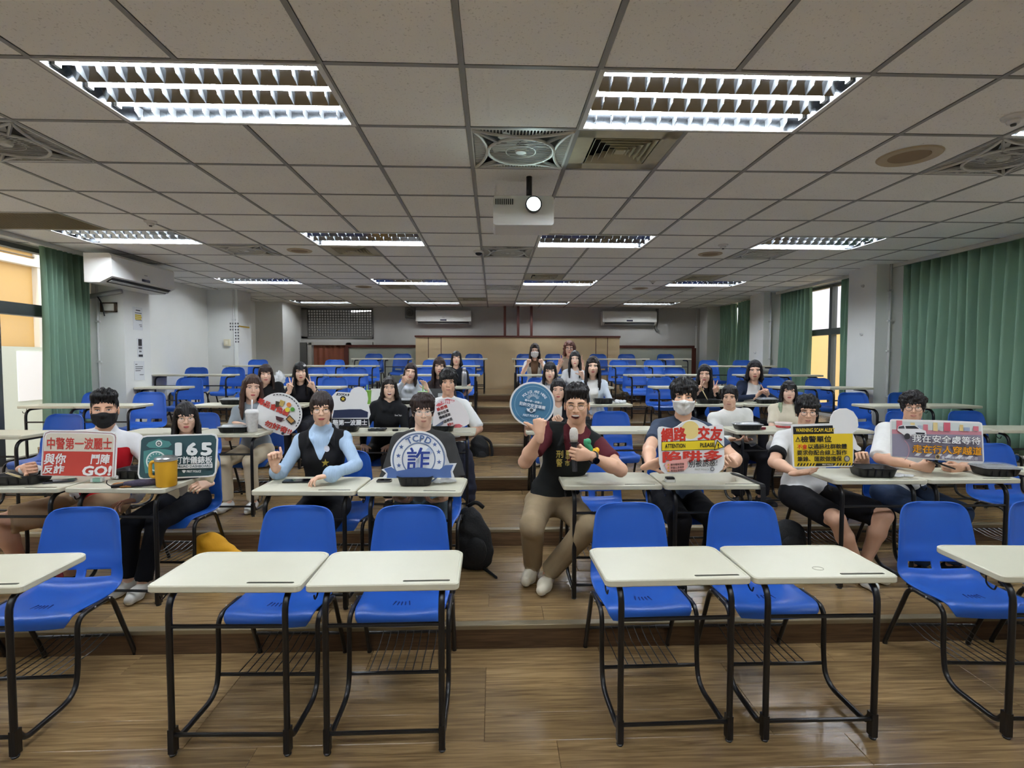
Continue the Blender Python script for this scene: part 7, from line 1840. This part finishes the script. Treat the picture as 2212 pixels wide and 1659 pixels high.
# bags
def bag(name, label, loc, prims, m, res=0.010, straps=None, rz=0.0, wr=0.004, pocket=None, cat='backpack'):
    root = empty(name, loc, rz, label, cat); lo = np.array([np.array(p[0])-np.array(p[1]) for p in prims]).min(0)-0.02; hi = np.array([np.array(p[0])+np.array(p[1]) for p in prims]).max(0)+0.02
    F_ = Field(lo, hi, res)
    for c_, r_ in prims: F_.ell(c_, r_, k=0.05)
    X = F_.ax[0][:,None,None]; Y = F_.ax[1][None,:,None]; Z = F_.ax[2][None,None,:]
    F_.D += (wr*np.sin(X*38+np.sin(Z*24)*1.6)*np.sin(Z*31+Y*22) + wr*0.6*np.sin(Z*63+X*21)).astype(np.float32); F_.D = np.where(Z < 0.004, 0.1, F_.D).astype(np.float32)
    v, q, _ = F_.mesh(); link('bag_body', np_mesh('bag_body', v, q, [m]), root)
    for (pts, r_) in (straps or []): MB().tube(fillet(pts, 0.06, 6), r_, 8, flat=0.45).build('strap', m, root, smooth=True)
    if pocket: MB().ell(pocket[0], pocket[1], 16, 10).build('front_pocket', m, root, smooth=True)
    return root
bkm = mat('black_nylon', (24,25,27), 0.75, var=0.3, vscale=20, bump=0.5, bscale=60); ywm = mat('yellow_canvas', (226,164,30), 0.8, var=0.08, vscale=14, bump=0.4, bscale=25); nvm = mat('navy_cloth', (34,36,52), 0.85, bump=0.3, bscale=20)
p = at_z(1022, 1235, RISE)
bag('backpack', 'black backpack standing on the aisle step beside the badge sign desk', (p.x, p.y+0.08, RISE), [((0,0,0.17),(0.125,0.085,0.19)), ((-0.03,0.01,0.30),(0.085,0.065,0.13)), ((0.02,-0.01,0.10),(0.115,0.09,0.12))], bkm,
    straps=[([(-0.04,0,0.43),(0.02,-0.02,0.47),(0.07,0,0.42)], 0.014), ([(0.07,-0.07,0.02),(0.12,-0.12,0.006),(0.16,-0.20,0.004)], 0.013)], pocket=((0.02,-0.08,0.14),(0.075,0.04,0.10)))
p = at_z(1040, 1008, RISE*2)
bag('backpack', 'black backpack with looped strap standing behind the white tee wearer', (p.x-0.02, p.y+0.05, RISE*2), [((0,0,0.17),(0.12,0.10,0.19)), ((-0.02,0,0.27),(0.09,0.08,0.11))], bkm,
    straps=[([(0.02,-0.02,0.37),(0.13,-0.04,0.32),(0.16,-0.05,0.17),(0.13,-0.06,0.08)], 0.018), ([(0.12,-0.06,0.05),(0.2,-0.1,0.012),(0.26,-0.12,0.006)], 0.010)], pocket=((0.02,-0.09,0.12),(0.07,0.04,0.08)))
p = at(470, 1180, 3.62)
bag('backpack', 'bright yellow cloth bag slumped on the step under the tan jacket wearer\'s chair', (p.x, 3.66, RISE), [((-0.05,0,0.10),(0.11,0.09,0.13)), ((-0.09,0,0.17),(0.07,0.07,0.09)), ((0.06,-0.01,0.07),(0.10,0.08,0.075))], ywm, wr=0.007, straps=[([(0.10,-0.05,0.05),(0.16,-0.06,0.03),(0.18,-0.04,0.012)], 0.012)], cat='bag')
p = at(1702, 1150, 3.66)
bag('backpack', 'black rounded backpack under the ringer tee wearer\'s chair', (p.x, 3.68, RISE), [((0,0,0.13),(0.13,0.10,0.15)), ((0.02,0,0.19),(0.10,0.08,0.10))], bkm, wr=0.002, straps=[([(-0.10,-0.02,0.2),(-0.15,-0.03,0.12),(-0.17,-0.04,0.02)], 0.012)], pocket=((0.0,-0.085,0.12),(0.085,0.04,0.10)))
p = at(95, 1186, 3.40)
bag('plastic_bag', 'small pink and white bag on the step behind the left front chair', (p.x, 3.42, RISE), [((0,0,0.05),(0.07,0.06,0.06)), ((0.03,0,0.08),(0.05,0.05,0.05))], mat('pink_bag', (214,92,108), 0.6, var=0.5, vscale=25), cat='bag', wr=0.006)
p = at(1003, 985, 4.62)
bag('jacket', 'dark navy jacket bundled beside the white tee wearer\'s chair', (p.x+0.02, 4.66, RISE*2+0.02), [((0,0,0.30),(0.07,0.10,0.22)), ((0.02,0,0.14),(0.06,0.09,0.13))], nvm, wr=0.006, cat='jacket')
bag('backpack', 'black bag with a white tag beside the white mask wearer\'s desk', (at(1608,1100,3.50).x, 3.52, RISE), [((0,0,0.16),(0.10,0.09,0.18)), ((0.02,0,0.25),(0.08,0.07,0.10))], bkm, straps=[([(0.03,-0.02,0.34),(0.07,-0.06,0.30),(0.06,-0.1,0.15)], 0.012)])
# microphone and toy
D_ = PEOPLE['p5']; Fm_ = frame((-0.92,-0.35,0.12), (0.3,0.95,0.0)); gp = D_['Wr']['L'] + D_['O'] + Fm_[:,2]*0.078 - Fm_[:,1]*0.034
up_ = np.array((-0.02, 0.10, 1.0)); up_ /= np.linalg.norm(up_); a = Vector(gp - up_*0.055); v = Vector(up_*0.20)
root = empty('microphone', a, 0, 'handheld microphone with pale grille held by the vest wearer', 'microphone')
MB().tube([v*-0.25, v*0.0, v*0.45, v*0.58], [0.015,0.015,0.016,0.020], 14).build('handle', mat('mic_grey', (60,60,64), 0.35, 0.4), root, smooth=True, angle=40)
MB().tube([v*0.56, v*0.60], 0.027, 14).build('collar', black_p, root, smooth=True, angle=40)
MB().tube([v*0.60, v*0.70, v*0.86, v*0.97, v*1.02], [0.020,0.024,0.026,0.021,0.010], 16).build('grille', mat('mic_grille', (214,208,196), 0.45, bump=0.6, bscale=300), root, smooth=True)
a = at(1276, 990, 3.16)
root = empty('plush_toy', a, 0, 'green and yellow balloon-like toy pinned on the black vest', 'toy')
def rel(px, py, Y=3.10): return at(px, py, Y)-a
MB().tube(fillet([rel(1268,950), rel(1266,958), rel(1275,968), rel(1276,982), rel(1268,992)], 0.02), 0.018, 12).ell(rel(1270,954), (0.02,0.02,0.02)).build('stem', mat('toy_green', (64,158,112), 0.5), root, smooth=True)
for (px, py, r_, c, nm) in ((1277,978,0.020,(238,236,224),'white_puff'), (1284,976,0.021,(244,200,40),'yellow_puff'), (1289,972,0.016,(246,190,36),'yellow_puff'), (1288,980,0.016,(240,186,36),'yellow_puff')): MB().ell(rel(px,py), (r_,r_,r_)).build(nm, mat('toy_%d_%d' % (c[0], c[1]), c, 0.5), root, smooth=True)
root = empty('hair_clip', at(658, 790, 6.06), 0.3, 'small white hair clip on the victory sign maker', 'hair clip'); MB().ell((0,0,0), (0.016,0.010,0.012), 10, 6).build('clip', mat('clip_white', (240,240,240), 0.4), root, smooth=True)
